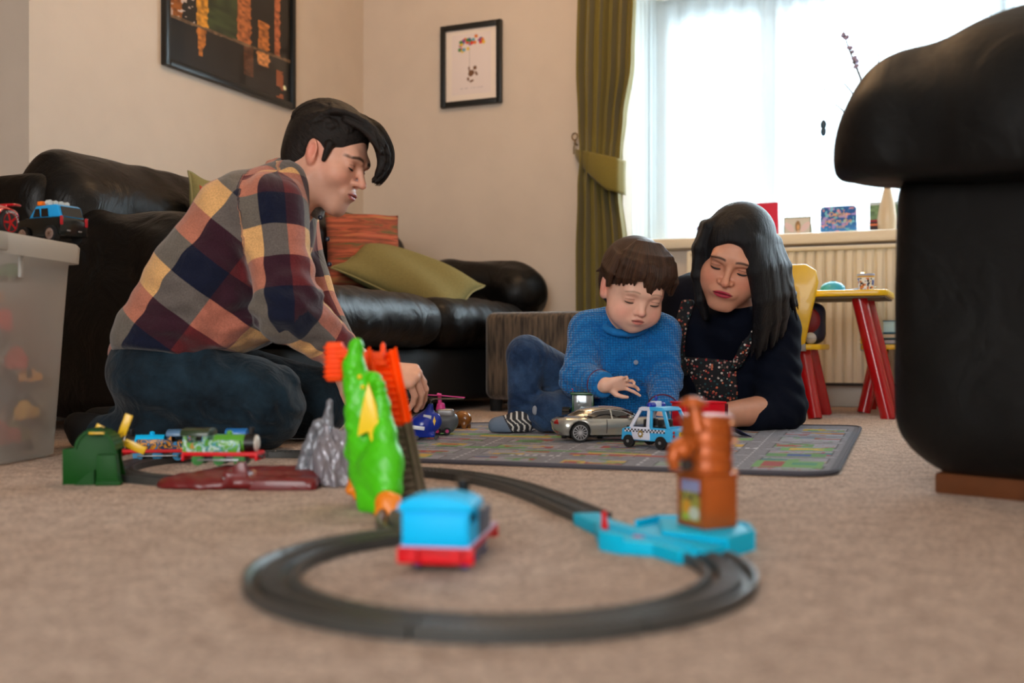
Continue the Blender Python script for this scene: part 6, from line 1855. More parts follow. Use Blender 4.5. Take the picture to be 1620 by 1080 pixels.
for A_, B_ in zip(rr, rr[1:]):
    n_ = len(A_)
    for k in range(n_): f.bm.faces.new((A_[k], A_[(k + 1) % n_], B_[(k + 1) % n_], B_[k]))
f.bm.faces.new(rr[-1])
f.build('lid', M_lid, bxr, smooth=40)
for y in (0.12, -0.15):
    f = MB(); f.box((BXW / 2 + 0.0195, y, BXH - 0.026), (0.006, 0.010, 0.045), bev=0.002); f.build('rib', M_lid, bxr)
f = MB(); f.box((BXW / 2 + 0.034, -0.02, BXH + 0.007), (0.006, 0.16, 0.030), bev=0.003); f.build('lid_clip', M_lid, bxr)
def inbox(x, y, z): 
    return bc + rv * x + fv * y + Vector((0, 0, z))
random.seed(21)
lumps = [((214, 40, 50), 0.145, 0.10, 0.245, 0.050, 'red toy lump seen blurred high inside the storage box'), ((206, 60, 50), 0.15, 0.18, 0.17, 0.030, 'red toy seen blurred at mid height inside the storage box'),
         ((170, 26, 40), 0.145, 0.06, 0.10, 0.065, 'crimson toy seen blurred low inside the storage box'), ((236, 166, 40), 0.165, 0.225, 0.075, 0.026, 'amber toy seen blurred near the lower far corner of the storage box'),
         ((226, 150, 60), 0.165, 0.235, 0.140, 0.020, 'tan toy seen blurred at the far wall of the storage box'), ((230, 160, 50), 0.165, 0.03, 0.245, 0.016, 'small orange toy seen blurred inside the storage box'),
         ((70, 150, 80), 0.150, 0.15, 0.330, 0.018, 'green toy seen blurred just under the lid of the storage box'), 
         ((60, 96, 110), 0.13, 0.19, 0.115, 0.05, 'slate blue toy seen blurred in the storage box'), ((120, 130, 60), 0.155, 0.21, 0.035, 0.030, 'olive toy seen blurred at the bottom of the storage box'),
         ((190, 70, 50), 0.15, 0.13, 0.035, 0.034, 'brick red toy seen blurred at the bottom of the storage box'), ((200, 120, 70), 0.15, 0.09, 0.285, 0.026, 'orange-brown toy seen blurred near the top of the storage box'),
         ((150, 60, 50), 0.15, 0.04, 0.17, 0.03, 'rust toy seen blurred on the left of the storage box')]
for i, (col, x, y, z, r, lab) in enumerate(lumps):
    y += 0.045 if y < 0.2 else 0.0; r *= 1.15; x = min(x, BXW / 2 - r * 1.02 + r * 0.5 - 0.004); z += 0.01
    root = empty('boxed_toy', inbox(x - r * 0.5, y, max(0.008, z - r)), rz=random.uniform(0, 3), label=lab, cat='toy', group='toys blurred inside the storage box')
    mm = mat('lump%d' % i, tuple(min(255, int(c_ * 1.15)) for c_ in col), 0.5)
    s = Shape(); s.box((0, 0, r * 0.9), (r * 0.9, r * 0.55, r * 0.4), r * 0.2, r * 0.2); s.ell((-r * 0.1, 0, r * 1.35), (r * 0.5, r * 0.4, r * 0.4), r * 0.2)
    sdf('toy_body', s, max(0.0025, r * 0.09), mm, root)
    for sx in (-1, 1):
        for sy in (-1, 1):
            f = MB(); f.cyl((sx * r * 0.5, sy * r * 0.5, r * 0.35), (sx * r * 0.5, sy * r * 0.7, r * 0.35), r * 0.3, seg=12); f.build('wheel', M_tyre, root)

LZ = BXH + 0.0255
# blue and black toy off-roader
sv = empty('toy_offroader', (-0.868, 2.005, LZ), rz=math.radians(180 - 26), label='blue and black toy off-road car with roof lights standing on the lid', cat='toy car')
M_svb = plastic('bright_blue_car', (26, 156, 224)); M_svk = plastic('gloss_black_plastic', (16, 22, 22), 0.25)
f = MB(); f.prism([(-0.056, 0.013), (-0.058, 0.040), (-0.054, 0.047), (0.034, 0.047), (0.056, 0.042), (0.058, 0.013)], -0.032, 0.032, bev=0.003); f.build('lower_body', M_svk, sv)
f = MB(); f.prism([(-0.054, 0.047), (-0.046, 0.068), (-0.040, 0.071), (0.012, 0.070), (0.032, 0.047)], -0.027, 0.027, bev=0.003); f.build('upper_body', M_svb, sv)
f = MB(); f.prism([(-0.050, 0.0485), (-0.044, 0.0665), (-0.0445, 0.067), (-0.052, 0.0485)], -0.023, 0.023, M=Matrix.Translation((-0.0035, 0, 0))); f.build('rear_window', M_glassd, sv)
for sy in (-1, 1):
    for (x0, x1) in ((-0.022, -0.004), (0.0, 0.018)):
        f = MB(); f.prism([(x0, 0.049), (x0 + 0.002, 0.064), (x1 - (0.006 if x1 > 0.01 else 0), 0.064), (x1, 0.049)], sy * 0.0265, sy * 0.0285); f.build('side_window', M_glassd, sv)
    f = MB(); f.box((-0.0575, sy * 0.0285, 0.040), (0.003, 0.006, 0.017), bev=0.001); f.build('tail_lamp', plastic('lamp_red', (176, 30, 40)), sv)
    f = MB(); f.box((-0.0585, sy * 0.013, 0.022), (0.0015, 0.008, 0.003), bev=0.0004); f.build('reflector', M_silver, sv)
    for x in (-0.036, 0.036):
        f = MB(); f.cyl((x, sy * 0.026, 0.0155), (x, sy * 0.037, 0.0155), 0.0155, seg=26); wq = f.build('wheel', M_tyre, sv)
        f = MB(); f.cyl((x, sy * 0.037, 0.0155), (x, sy * 0.0378, 0.0155), 0.0105, seg=24)
        for k in range(6): f.box((x, sy * 0.0382, 0.0155), (0.018, 0.001, 0.0022), rot=(0, k * PI / 6, 0))
        f.build('chrome_rim', mat('chrome', (210, 196, 196), 0.15, 0.9), wq)
for k in range(4):
    f = MB(); f.cyl((-0.018, -0.0195 + 0.013 * k, 0.0755), (-0.010, -0.0195 + 0.013 * k, 0.0755), 0.0055, seg=14); f.build('roof_light', mat('lamp_clear', (206, 210, 206), 0.2, coat=0.5), sv)
f = MB(); f.box((0.004, 0.021, 0.0745), (0.012, 0.010, 0.008), bev=0.0015); f.build('orange_beacon', plastic('amber_lamp', (250, 120, 20)), sv)
# red toy racing car
rc_ = empty('toy_racing_car', (-0.918, 1.795, LZ), rz=math.radians(180 - 104) + PI, label='glossy red toy racing car with lettered tyres at the left edge of the lid', cat='toy car')
M_rcr = car_paint('candy_red', (190, 10, 30), 0.1, 0.15)
s = Shape(); s.box((0, 0, 0.030), (0.085, 0.034, 0.014), 0.010, 0.01); s.ell((0.01, 0, 0.045), (0.045, 0.028, 0.018), 0.012); s.ell((-0.058, 0, 0.036), (0.034, 0.037, 0.018), 0.01); s.ell((0.055, 0, 0.032), (0.035, 0.037, 0.016), 0.01)
s.box((-0.078, 0, 0.055), (0.010, 0.034, 0.0022), 0.002, 0.004)
for x in (-0.054, 0.054):
    for sy in (-1, 1): s.cap((x, sy * 0.045, 0.021), (x, sy * 0.022, 0.021), 0.0235, 0.0235, 0.002, op='s')
sdf('body', s, 0.0018, M_rcr, rc_)
f = MB(); f.box((-0.084, 0, 0.033), (0.006, 0.058, 0.012), bev=0.002); f.build('rear_panel', mat('dark_rear', (70, 12, 16), 0.3), rc_)
for x in (-0.054, 0.054):
    for sy in (-1, 1):
        o = spoke_wheel(rc_, (x, sy * 0.031, 0.0215), 0.0215, 0.014, sy, 5, m_rim=M_rcr)
        if sy == 1 or True:
            word = 'LIGHTYEAR'
            for k, ch in enumerate(word):
                a = math.radians(118 - 13.5 * k) if True else 0
                r_ = 0.0187
                Rm = Matrix.Rotation(a - PI / 2, 4, 'Z')
                if sy < 0:
                    base = Matrix(((1, 0, 0, x), (0, 0, 1, -0.0383), (0, 1, 0, 0.0215), (0, 0, 0, 1)))
                    base = Matrix(((1, 0, 0, x), (0, 0, -1, -0.0383), (0, 1, 0, 0.0215), (0, 0, 0, 1)))
                else:
                    base = Matrix(((-1, 0, 0, x), (0, 0, 1, 0.0383), (0, 1, 0, 0.0215), (0, 0, 0, 1)))
                if k == 0:
                    acc = []
                acc.append((ch, base @ Matrix.Translation((r_ * math.cos(a), r_ * math.sin(a), 0)) @ Rm))
            # join the letters of one tyre
            bm = bmesh.new()
            for ch, Mx in acc:
                c = bpy.data.curves.new('l', 'FONT'); c.body = ch; c.size = 0.0062; c.extrude = 0.0002; c.align_x = 'CENTER'; c.align_y = 'CENTER'; c.resolution_u = 2
                to = bpy.data.objects.new('l', c); COL.objects.link(to)
                me = bpy.data.meshes.new_from_object(to.evaluated_get(bpy.context.evaluated_depsgraph_get())); bpy.data.objects.remove(to)
                me.transform(Mx); bm.from_mesh(me)
            me = bpy.data.meshes.new('tyre_lettering'); bm.to_mesh(me); bm.free(); lo = link_mesh('tyre_lettering', me, o, M_whp)
# ================================================================== PEOPLE
def head(s, kind, neck_to=None, neck_r=0.052):
    """s: Shape whose M maps head-local metres (x right, y forward, z up) to the world frame"""
    ch = kind == 'child'; wo = kind == 'woman'
    if ch:
        s.ell((0, -0.014, 0.034), (0.078, 0.092, 0.080), 0.02); s.ell((0, 0.022, -0.022), (0.064, 0.062, 0.064), 0.03)
        s.ell((0, 0.052, -0.078), (0.026, 0.022, 0.018), 0.028)
        for q_ in (-1, 1): s.ell((q_ * 0.036, 0.046, -0.046), (0.030, 0.028, 0.030), 0.026)
        s.cap((-0.03, 0.070, 0.016), (0.03, 0.070, 0.016), 0.013, 0.013, 0.028)
    else:
        s.ell((0, -0.016, 0.034), (0.075, 0.093, 0.080), 0.02); s.ell((0, 0.020, -0.030), (0.059, 0.063, 0.070), 0.03)
        s.ell((0, 0.062, -0.101), (0.021 if wo else 0.025, 0.019, 0.017), 0.026)
        for q_ in (-1, 1):
            s.cap((q_ * 0.052, 0.004, -0.062), (q_ * 0.018, 0.060, -0.103), 0.020, 0.014, 0.028)
            s.ell((q_ * 0.038, 0.052, -0.034), (0.023, 0.024, 0.022), 0.026)
        s.cap((-0.032, 0.074, 0.018), (0.032, 0.074, 0.018), 0.013, 0.013, 0.024)
        s.ell((0, 0.064, -0.068), (0.030, 0.022, 0.030), 0.02)
    if wo:
        for q_ in (-1, 1): s.ell((q_ * 0.034, 0.046, -0.056), (0.030, 0.030, 0.032), 0.026)
    zs = -0.004
    for q_ in (-1, 1):          # eye sockets, lids
        s.ell((q_ * 0.0315, 0.096, zs), (0.019, 0.018, 0.013), 0.012, op='s')
        s.ell((q_ * 0.031, 0.0690, zs - 0.001), (0.0158, 0.0135, 0.0125), 0.003)
    if not ch:
        for q_ in (-1, 1): s.cap((q_ * 0.014, 0.0845, 0.0115), (q_ * 0.044, 0.0765, 0.0155), 0.0055 if not wo else 0.004, 0.004, 0.010)
    # nose
    if ch:
        s.cap((0, 0.076, -0.002), (0, 0.090, -0.028), 0.0065, 0.0085, 0.010); s.ell((0, 0.092, -0.031), (0.0095, 0.0085, 0.0075), 0.006)
        for q_ in (-1, 1): s.ell((q_ * 0.0095, 0.084, -0.034), (0.0065, 0.0075, 0.0058), 0.004)
        ny, nz = 0.088, -0.0385
    else:
        s.cap((0, 0.082, 0.002), (0, 0.1035, -0.031), 0.0068, 0.0085, 0.009); s.ell((0, 0.1045, -0.034), (0.0095, 0.0095, 0.0085), 0.006)
        nw = 0.0128 if wo else 0.0112
        for q_ in (-1, 1): s.ell((q_ * nw, 0.091, -0.0365), (0.0072, 0.0095, 0.0064), 0.0075)
        ny, nz = 0.097, -0.0425
    for q_ in (-1, 1): s.ell((q_ * 0.0058, ny, nz), (0.0028, 0.004, 0.0028), 0.0015, op='s')
    # mouth
    mz = -0.0545 if ch else -0.0650; my = 0.078 if ch else 0.0865; mw = 0.0165 if ch else 0.024
    s.ell((0, my - 0.004, mz), (mw + 0.006, 0.012, 0.014), 0.012)
    for q_ in (-1, 1): s.ell((q_ * mw * 0.36, my + 0.0040, mz + 0.0042), (mw * 0.62, 0.0068, 0.0042), 0.004, rot=(0, q_ * 0.22, 0))
    s.ell((0, my + 0.0038, mz - 0.0052), (mw * 0.72, 0.0075, 0.0054), 0.004)
    s.ell((0, my + 0.012, mz - 0.0003), (mw * 0.98, 0.0085, 0.0011), 0.0025, op='s')
    # ears
    e = 0.92 if ch else 1.0
    for q_ in (-1, 1):
        s.ell((q_ * 0.0755, -0.008, -0.008), (0.0075, 0.0165 * e, 0.029 * e), 0.004, rot=(0.18, q_ * 0.12, q_ * -0.35))
        s.ell((q_ * 0.0700, -0.002, -0.026), (0.007, 0.009, 0.012), 0.006)
        s.ell((q_ * 0.0830, -0.004, -0.006), (0.0045, 0.0095, 0.018), 0.003, op='s', rot=(0.18, 0, q_ * -0.35))
    if neck_to is not None:
        a = Vector((0, -0.022, -0.045))
        Mi_ = s.M.inverted()
        s.cap(a, Mi_ @ Vector(neck_to), neck_r * 0.95, neck_r, 0.03)

def skin_paint(M, kind, base, lips, brow, stub=False):
    Mi_ = _mnp(M.inverted())
    ch = kind == 'child'
    mz = -0.0545 if ch else -0.0650; my = 0.078 if ch else 0.0865; mw = 0.0165 if ch else 0.024
    def fn(V):
        L_ = V @ Mi_[:3, :3].T + Mi_[:3, 3]
        x, y, z = L_[:, 0], L_[:, 1], L_[:, 2]
        C = np.tile(lin(base), (len(V), 1))
        near = (np.abs(x) < 0.12) & (np.abs(y) < 0.14) & (z > -0.13) & (z < 0.13)
        def mixc(w, col):
            w = np.clip(w, 0, 1)[:, None] * near[:, None]
            C[:] = C * (1 - w) + lin(col) * w
        red = (min(255, base[0] + 6), int(base[1] * 0.80), int(base[2] * 0.80))
        for q_ in (-1, 1):
            mixc((0.28 if kind == 'man' else 0.42) * np.exp(-(((x - q_ * 0.042) / 0.024) ** 2 + ((z + 0.036) / 0.022) ** 2)) * (y > 0.02), red)
            mixc(0.7 * np.exp(-(((x - q_ * 0.078) / 0.012) ** 2 + ((y + 0.006) / 0.03) ** 2 + ((z + 0.01) / 0.035) ** 2)), red)
            mixc(0.35 * np.exp(-(((x - q_ * 0.031) / 0.019) ** 2 + ((z + 0.003) / 0.013) ** 2)) * (y > 0.04), (int(base[0] * 0.8), int(base[1] * 0.66), int(base[2] * 0.62)))
            bx = np.abs(x - q_ * 0.031) / (0.019 if not ch else 0.017)
            bz = z - (0.0150 if not ch else 0.0150) - 0.004 * (1 - bx ** 2) + 0.002 * (np.abs(x) - 0.031) / 0.02
            th = (0.0038 if kind == 'man' else 0.0030) if not ch else 0.0022
            mixc((0.92 if not ch else 0.5) * np.exp(-(bz / th) ** 4) * np.clip((1.12 - bx) * 5, 0, 1) * (y > 0.04), brow)
        mixc(0.4 * np.exp(-((x / 0.012) ** 2 + ((z + 0.034) / 0.01) ** 2)) * (y > 0.08), red)
        if stub:
            w = np.clip((-0.030 - z) / 0.03, 0, 1) * np.clip((y + 0.02) / 0.03, 0, 1) * np.clip((z + 0.125) / 0.01, 0, 1)
            mixc(0.26 * w, (96, 78, 70))
        lw = 1 - ((x / (mw * 1.02)) ** 2 + ((z - mz + 0.0006) / (0.0078 if ch else 0.0098)) ** 2)
        mixc(np.clip(lw * 3, 0, 1) * (0.8 if ch else 1.0) * (y > my - 0.012), lips)
        line = np.exp(-((z - mz + 0.0003) / 0.0013) ** 2) * (np.abs(x) < mw * 1.02) * (y > my - 0.014)
        mixc(0.85 * line, (70, 24, 24))
        return C
    return fn

def lashes(parent, M, kind, m):
    """downcast lids: one dark lash arc per eye"""
    out = []
    for q_ in (-1, 1):
        f = MB(); c = Vector((q_ * 0.031, 0.0690, -0.005)); pts = []; rs = []
        for k in range(13):
            t_ = -1 + k / 6
            az = t_ * 0.98; el = -0.42 - 0.16 * (1 - t_ * t_) + (0.05 * q_ * t_)
            pts.append(c + Vector((0.0160 * math.sin(az) , 0.0140 * math.cos(az) * math.cos(el), 0.0128 * math.sin(el))))
            rs.append(0.0006 + (0.0017 if kind != 'child' else 0.0013) * (1 - abs(t_) ** 2))
        f.tube(pts, rs, 8)
        pts = [c + Vector((0.0162 * math.sin(-0.95 + 1.9 * k / 10), 0.0141 * math.cos(-0.95 + 1.9 * k / 10) * math.cos(0.16), 0.0128 * math.sin(0.16 + 0.10 * (1 - (k / 5 - 1) ** 2)))) for k in range(11)]
        o = f.build('eyelashes', m, parent, M=M); out.append(o)
        f = MB(); f.tube(pts, 0.0005, 6); o = f.build('eyelid_crease', MATS['lid_crease'], parent, M=M); out.append(o)
    return out

def hand(s, side, curl, thumb=(0.5, 0.3), spread=0.12, sc=1.0):
    """s.M: wrist frame, y to the fingertips, z out of the back of the hand; side=+1 puts the thumb on +x"""
    k = side
    s.cap((0, -0.03 * sc, 0), (0, 0.015 * sc, 0), 0.024 * sc, 0.025 * sc, 0.012 * sc)
    kn = [(0.027, 0.088, 0.0), (0.009, 0.094, 0.002), (-0.009, 0.090, 0.001), (-0.026, 0.080, -0.002)]
    for (x, y, z) in kn:
        s.cap((k * x * 0.62 * sc, 0.018 * sc, 0), (k * x * sc, y * sc, z * sc), 0.0155 * sc, 0.0115 * sc, 0.010 * sc)
    s.ell((0, 0.045 * sc, -0.004 * sc), (0.032 * sc, 0.038 * sc, 0.013 * sc), 0.012 * sc)
    lens = [(0.040, 0.024, 0.020), (0.045, 0.028, 0.021), (0.042, 0.026, 0.020), (0.033, 0.020, 0.018)]
    rad = [0.0092, 0.0095, 0.0090, 0.0080]
    for i in range(4):
        p = Vector((k * kn[i][0] * sc, kn[i][1] * sc, kn[i][2] * sc)); a = 0.0; sp = k * (1.5 - i) * spread
        cu = curl[i] if hasattr(curl[0], '__len__') else curl
        for j in range(3):
            a += cu[j]
            d_ = Vector((math.sin(sp) * math.cos(a), math.cos(sp) * math.cos(a), -math.sin(a)))
            q_ = p + d_ * lens[i][j] * sc
            r0 = rad[i] * (1 - 0.10 * j) * sc; r1 = rad[i] * (0.90 - 0.10 * j) * sc
            s.cap(p, q_, r0, r1, 0.0025 * sc); p = q_
    p = Vector((k * 0.020 * sc, 0.020 * sc, -0.004 * sc)); d0 = Vector((k * 0.62, 0.66, -0.35 - thumb[0])).normalized()
    q_ = p + d0 * 0.040 * sc; s.cap(p, q_, 0.0155 * sc, 0.0120 * sc, 0.010 * sc)
    d1 = Vector((k * 0.30, 0.88, -0.30 - thumb[1])).normalized(); r_ = q_ + d1 * 0.030 * sc; s.cap(q_, r_, 0.0115 * sc, 0.0100 * sc, 0.004 * sc)
    d2 = Vector((k * 0.12, 0.95, -0.25 - thumb[1])).normalized(); s.cap(r_, r_ + d2 * 0.024 * sc, 0.0100 * sc, 0.0078 * sc, 0.003 * sc)

def smooth_chain(pts, rs, n=2):
    out, ro = [], []
    P_ = [np.array(p) for p in pts]
    for i in range(len(P_) - 1):
        p0, p1, p2, p3 = P_[max(i - 1, 0)], P_[i], P_[i + 1], P_[min(i + 2, len(P_) - 1)]
        for k in range(n):
            t = k / n
            out.append(tuple(0.5 * (2 * p1 + (p2 - p0) * t + (2 * p0 - 5 * p1 + 4 * p2 - p3) * t * t + (3 * p1 - p0 - 3 * p2 + p3) * t ** 3))); ro.append(rs[i] * (1 - t) + rs[i + 1] * t)
    out.append(tuple(P_[-1])); ro.append(rs[-1])
    return out, ro
def W(px, py, Y): return tuple(P(px, py, Y))
def skin_mat(name): return mat_attr(name, 0.48, 0.35, bump=0.10, bscale=420, bdist=0.0006, sss=0.12, noise=0.04, nscale=60)
def hair_mat(name, c0, c1, sc=(60, 60, 9), rough=0.38):
    m, n, l, b = _nm(name)
    tc = n.new('ShaderNodeTexCoord'); mp = n.new('ShaderNodeMapping'); mp.inputs['Scale'].default_value = sc
    t = n.new('ShaderNodeTexNoise'); t.inputs['Scale'].default_value = 3.0; t.inputs['Detail'].default_value = 6; t.inputs['Roughness'].default_value = 0.7
    a = n.new('ShaderNodeAttribute'); a.attribute_name = 'cloth'
    l.new(a.outputs['Vector'], mp.inputs[0]); l.new(mp.outputs[0], t.inputs['Vector'])
    r = n.new('ShaderNodeValToRGB'); e = r.color_ramp.elements; e[0].position = 0.35; e[0].color = rgb(c0); e[1].position = 0.7; e[1].color = rgb(c1)
    l.new(t.outputs['Fac'], r.inputs[0]); l.new(r.outputs[0], b.inputs['Base Color']); b.inputs['Roughness'].default_value = rough; b.inputs['Specular IOR Level'].default_value = 0.3
    bp = n.new('ShaderNodeBump'); bp.inputs['Strength'].default_value = 0.9; bp.inputs['Distance'].default_value = 0.004
    l.new(t.outputs['Fac'], bp.inputs['Height']); l.new(bp.outputs[0], b.inputs['Normal'])
    return m
def hair_uv(M, c=(0, -0.03, 0.12)):
    """strand coordinates radiating from the crown: angle, radius"""
    Mi_ = _mnp(M.inverted())
    def fn(V):
        L_ = V @ Mi_[:3, :3].T + Mi_[:3, 3] - np.array(c)
        an = np.arctan2(L_[:, 0], L_[:, 1]); d_ = np.sqrt((L_ ** 2).sum(1))
        return np.stack([np.sin(an) * 0.55, np.cos(an) * 0.55, d_], 1)
    return fn

# ------------------------------------------------------------------ the man
def plaid_mat():
    m, n, l, b = _nm('plaid_flannel')
    a = n.new('ShaderNodeAttribute'); a.attribute_name = 'cloth'
    sx = n.new('ShaderNodeSeparateXYZ'); l.new(a.outputs['Vector'], sx.inputs[0])
    frs = []
    for i in range(2):
        d_ = n.new('ShaderNodeMath'); d_.operation = 'DIVIDE'; d_.inputs[1].default_value = 0.062 * 3
        l.new(sx.outputs[i], d_.inputs[0])
        fr = n.new('ShaderNodeMath'); fr.operation = 'FRACT'; l.new(d_.outputs[0], fr.inputs[0]); frs.append(fr)
    tab = [[(216, 166, 108), (180, 112, 90), (104, 96, 88)], [(172, 104, 86), (96, 34, 38), (52, 24, 36)], [(98, 90, 86), (52, 24, 36), (14, 20, 42)]]
    ramps = []
    for row in tab:
        r = n.new('ShaderNodeValToRGB'); r.color_ramp.interpolation = 'CONSTANT'; e = r.color_ramp.elements
        e[0].position = 0; e[0].color = rgb(row[0]); e[1].position = 0.667; e[1].color = rgb(row[2]); x = e.new(0.333); x.color = rgb(row[1])
        l.new(frs[1].outputs[0], r.inputs[0]); ramps.append(r)
    cur_ = ramps[0].outputs[0]
    for th_, rp_ in ((0.333, ramps[1]), (0.667, ramps[2])):
        g = n.new('ShaderNodeMath'); g.operation = 'GREATER_THAN'; g.inputs[1].default_value = th_; l.new(frs[0].outputs[0], g.inputs[0])
        mx = n.new('ShaderNodeMix'); mx.data_type = 'RGBA'; l.new(g.outputs[0], mx.inputs['Factor']); l.new(cur_, mx.inputs['A']); l.new(rp_.outputs[0], mx.inputs['B']); cur_ = mx.outputs['Result']
    t = n.new('ShaderNodeTexNoise'); t.inputs['Scale'].default_value = 420; t.inputs['Detail'].default_value = 3
    tc = n.new('ShaderNodeTexCoord'); l.new(tc.outputs['Object'], t.inputs['Vector'])
    mr = n.new('ShaderNodeMapRange'); mr.inputs['From Min'].default_value = 0.3; mr.inputs['From Max'].default_value = 0.7; mr.inputs['To Min'].default_value = 0.75; mr.inputs['To Max'].default_value = 1.2
    l.new(t.outputs['Fac'], mr.inputs['Value'])
    vm = n.new('ShaderNodeVectorMath'); vm.operation = 'SCALE'; l.new(mx.outputs['Result'], vm.inputs[0]); l.new(mr.outputs[0], vm.inputs['Scale'])
    l.new(vm.outputs[0], b.inputs['Base Color']); b.inputs['Roughness'].default_value = 0.9; b.inputs['Sheen Weight'].default_value = 0.25; b.inputs['Specular IOR Level'].default_value = 0.15
    t2 = n.new('ShaderNodeTexNoise'); t2.inputs['Scale'].default_value = 16; t2.inputs['Detail'].default_value = 4; t2.inputs['Distortion'].default_value = 1.0; l.new(tc.outputs['Object'], t2.inputs['Vector'])
    bp = n.new('ShaderNodeBump'); bp.inputs['Strength'].default_value = 0.5; bp.inputs['Distance'].default_value = 0.012; l.new(t2.outputs['Fac'], bp.inputs['Height']); l.new(bp.outputs[0], b.inputs['Normal'])
    return m
def denim_mat(name, c0, c1):
    m, n, l, b = _nm(name)
    tc = n.new('ShaderNodeTexCoord'); t = n.new('ShaderNodeTexNoise'); t.inputs['Scale'].default_value = 9; t.inputs['Detail'].default_value = 8; t.inputs['Roughness'].default_value = 0.7
    l.new(tc.outputs['Object'], t.inputs['Vector'])
    r = n.new('ShaderNodeValToRGB'); e = r.color_ramp.elements; e[0].position = 0.38; e[0].color = rgb(c0); e[1].position = 0.72; e[1].color = rgb(c1)
    l.new(t.outputs['Fac'], r.inputs[0]); l.new(r.outputs[0], b.inputs['Base Color']); b.inputs['Roughness'].default_value = 0.85; b.inputs['Sheen Weight'].default_value = 0.1; b.inputs['Specular IOR Level'].default_value = 0.2
    t2 = n.new('ShaderNodeTexNoise'); t2.inputs['Scale'].default_value = 22; t2.inputs['Detail'].default_value = 5; t2.inputs['Distortion'].default_value = 1.4; l.new(tc.outputs['Object'], t2.inputs['Vector'])
    bp = n.new('ShaderNodeBump'); bp.inputs['Strength'].default_value = 0.55; bp.inputs['Distance'].default_value = 0.012; l.new(t2.outputs['Fac'], bp.inputs['Height']); l.new(bp.outputs[0], b.inputs['Normal'])
    return m
def limb_uv(bones):
    """bones: list of (chain of points, refdir, ring scale, u0, v0); nearest chain gives (around, along) cloth coordinates"""
    def fn(V):
        best = np.full(len(V), 1e9); T = np.zeros((len(V), 3))
        for pts, rr_, ref, ks, u0, v0 in bones:
            acc = 0.0
            for i in range(len(pts) - 1):
                a, b_ = np.array(pts[i]), np.array(pts[i + 1]); ba = b_ - a; Ln = np.linalg.norm(ba); ax_ = ba / Ln
                t_ = (V - a) @ ax_; tc_ = np.clip(t_, 0 if i else -9, Ln if i < len(pts) - 2 else 9)
                tcc = np.clip(t_, 0, Ln)
                dv = V - (a + tcc[:, None] * ax_); r_ = rr_[i] + (rr_[i + 1] - rr_[i]) * tcc / Ln
                d_ = np.linalg.norm(dv, axis=1) - r_
                if v0 == 0.27: d_ = np.where((np.hypot(dv[:, 0], dv[:, 2]) < 0.067) & (V[:, 1] < 2.14), -9.0 + np.hypot(dv[:, 0], dv[:, 2]), 9.0)
                e1 = np.array(ref) - ax_ * (np.array(ref) @ ax_); e1 /= np.linalg.norm(e1); e2 = np.cross(ax_, e1)
                an = np.arctan2((V - a) @ e2, (V - a) @ e1)
                k = d_ < best
                best[k] = d_[k]; T[k, 0] = u0 + an[k] * ks; T[k, 1] = v0 + acc + tc_[k]
                acc += Ln
        return T
    return fn
man = empty('person', (0, 0, 0), label='man in plaid shirt and jeans kneeling on the carpet, reaching for the toys', cat='person')
M_mskin = skin_mat('skin_man')
HM = frame_from(P(521, 249, 2.17), (0.915, -0.26, -0.38), (0.34, 0.0, 0.93), 0.875)
mN = W(466, 298, 2.20)
sh_n, el_n, cf_n, wr_n = W(430, 334, 2.055), W(455, 486, 2.005), W(547, 563, 2.10), W(590, 588, 2.17)
sh_f, el_f, cf_f = W(455, 322, 2.34), W(478, 450, 2.37), W(540, 560, 2.33)
hipn, knn, shn1, ann = W(272, 602, 2.115), W(408, 640, 2.11), W(236, 690, 2.12), W(165, 690, 2.14)
hipf, knf, shf1, anf = W(290, 596, 2.29), W(498, 637, 2.34), W(300, 672, 2.33), W(190, 672, 2.30)
s = Shape(HM); head(s, 'man', mN, 0.056)
b_ = Shape()
b_.chain([W(462, 305, 2.19), W(405, 365, 2.19), W(340, 455, 2.19), W(278, 556, 2.20)], [0.060, 0.085, 0.082, 0.075], 0.04)
b_.chain([W(452, 322, 2.12), sh_n, el_n, wr_n], [0.05, 0.05, 0.042, 0.024], 0.03); b_.chain([W(455, 322, 2.27), sh_f, el_f, cf_f], [0.05, 0.05, 0.042, 0.028], 0.03)
b_.chain([hipn, knn], [0.085, 0.07], 0.04); b_.chain([knn, shn1, ann, W(150, 682, 2.15)], [0.06, 0.048, 0.030, 0.020], 0.02)
b_.chain([hipf, knf], [0.085, 0.065], 0.04); b_.chain([knf, shf1, anf, W(178, 670, 2.30)], [0.055, 0.048, 0.030, 0.020], 0.02)
s.add(b_)
HMn = frame_from(wr_n, (0.93, 0.10, -0.10), (0.12, -0.55, 0.82), 0.96)
h_ = Shape(HMn); hand(h_, -1, [(1.0, 0.45, 0.2), (1.1, 0.45, 0.2), (1.15, 0.45, 0.25), (1.15, 0.5, 0.3)], thumb=(0.5, 0.5), spread=0.06); s.add(h_)
HMf = frame_from(cf_f, (0.75, -0.1, -0.6), (0.3, -0.4, 0.85), 0.95)
h_ = Shape(HMf); hand(h_, 1, (0.5, 0.5, 0.3)); s.add(h_)
fz = [(tuple(P(440, 345, 2.17) - Vector((0, 0.14, 0.0))), tuple(P(605, 160, 2.17) + Vector((0, 0.12, 0)))), (tuple(P(580, 690, 2.2) - Vector((0, 0.09, 0))), tuple(P(700, 570, 2.2) + Vector((0, 0.10, 0))))]
s.add(Shape().cut((0, 0, 0.004), (0, 0, -1), 0.002))
sdf('body', s, 0.009, M_mskin, man, fine=fz, hf=0.0021, paint=skin_paint(HM, 'man', (218, 164, 140), (176, 96, 88), (38, 26, 20), True), it=1)
mat('lid_crease', (120, 74, 60), 0.7)
M_lash = mat('lash_dark', (16, 11, 10), 0.6)
lashes(man, HM, 'man', M_lash)
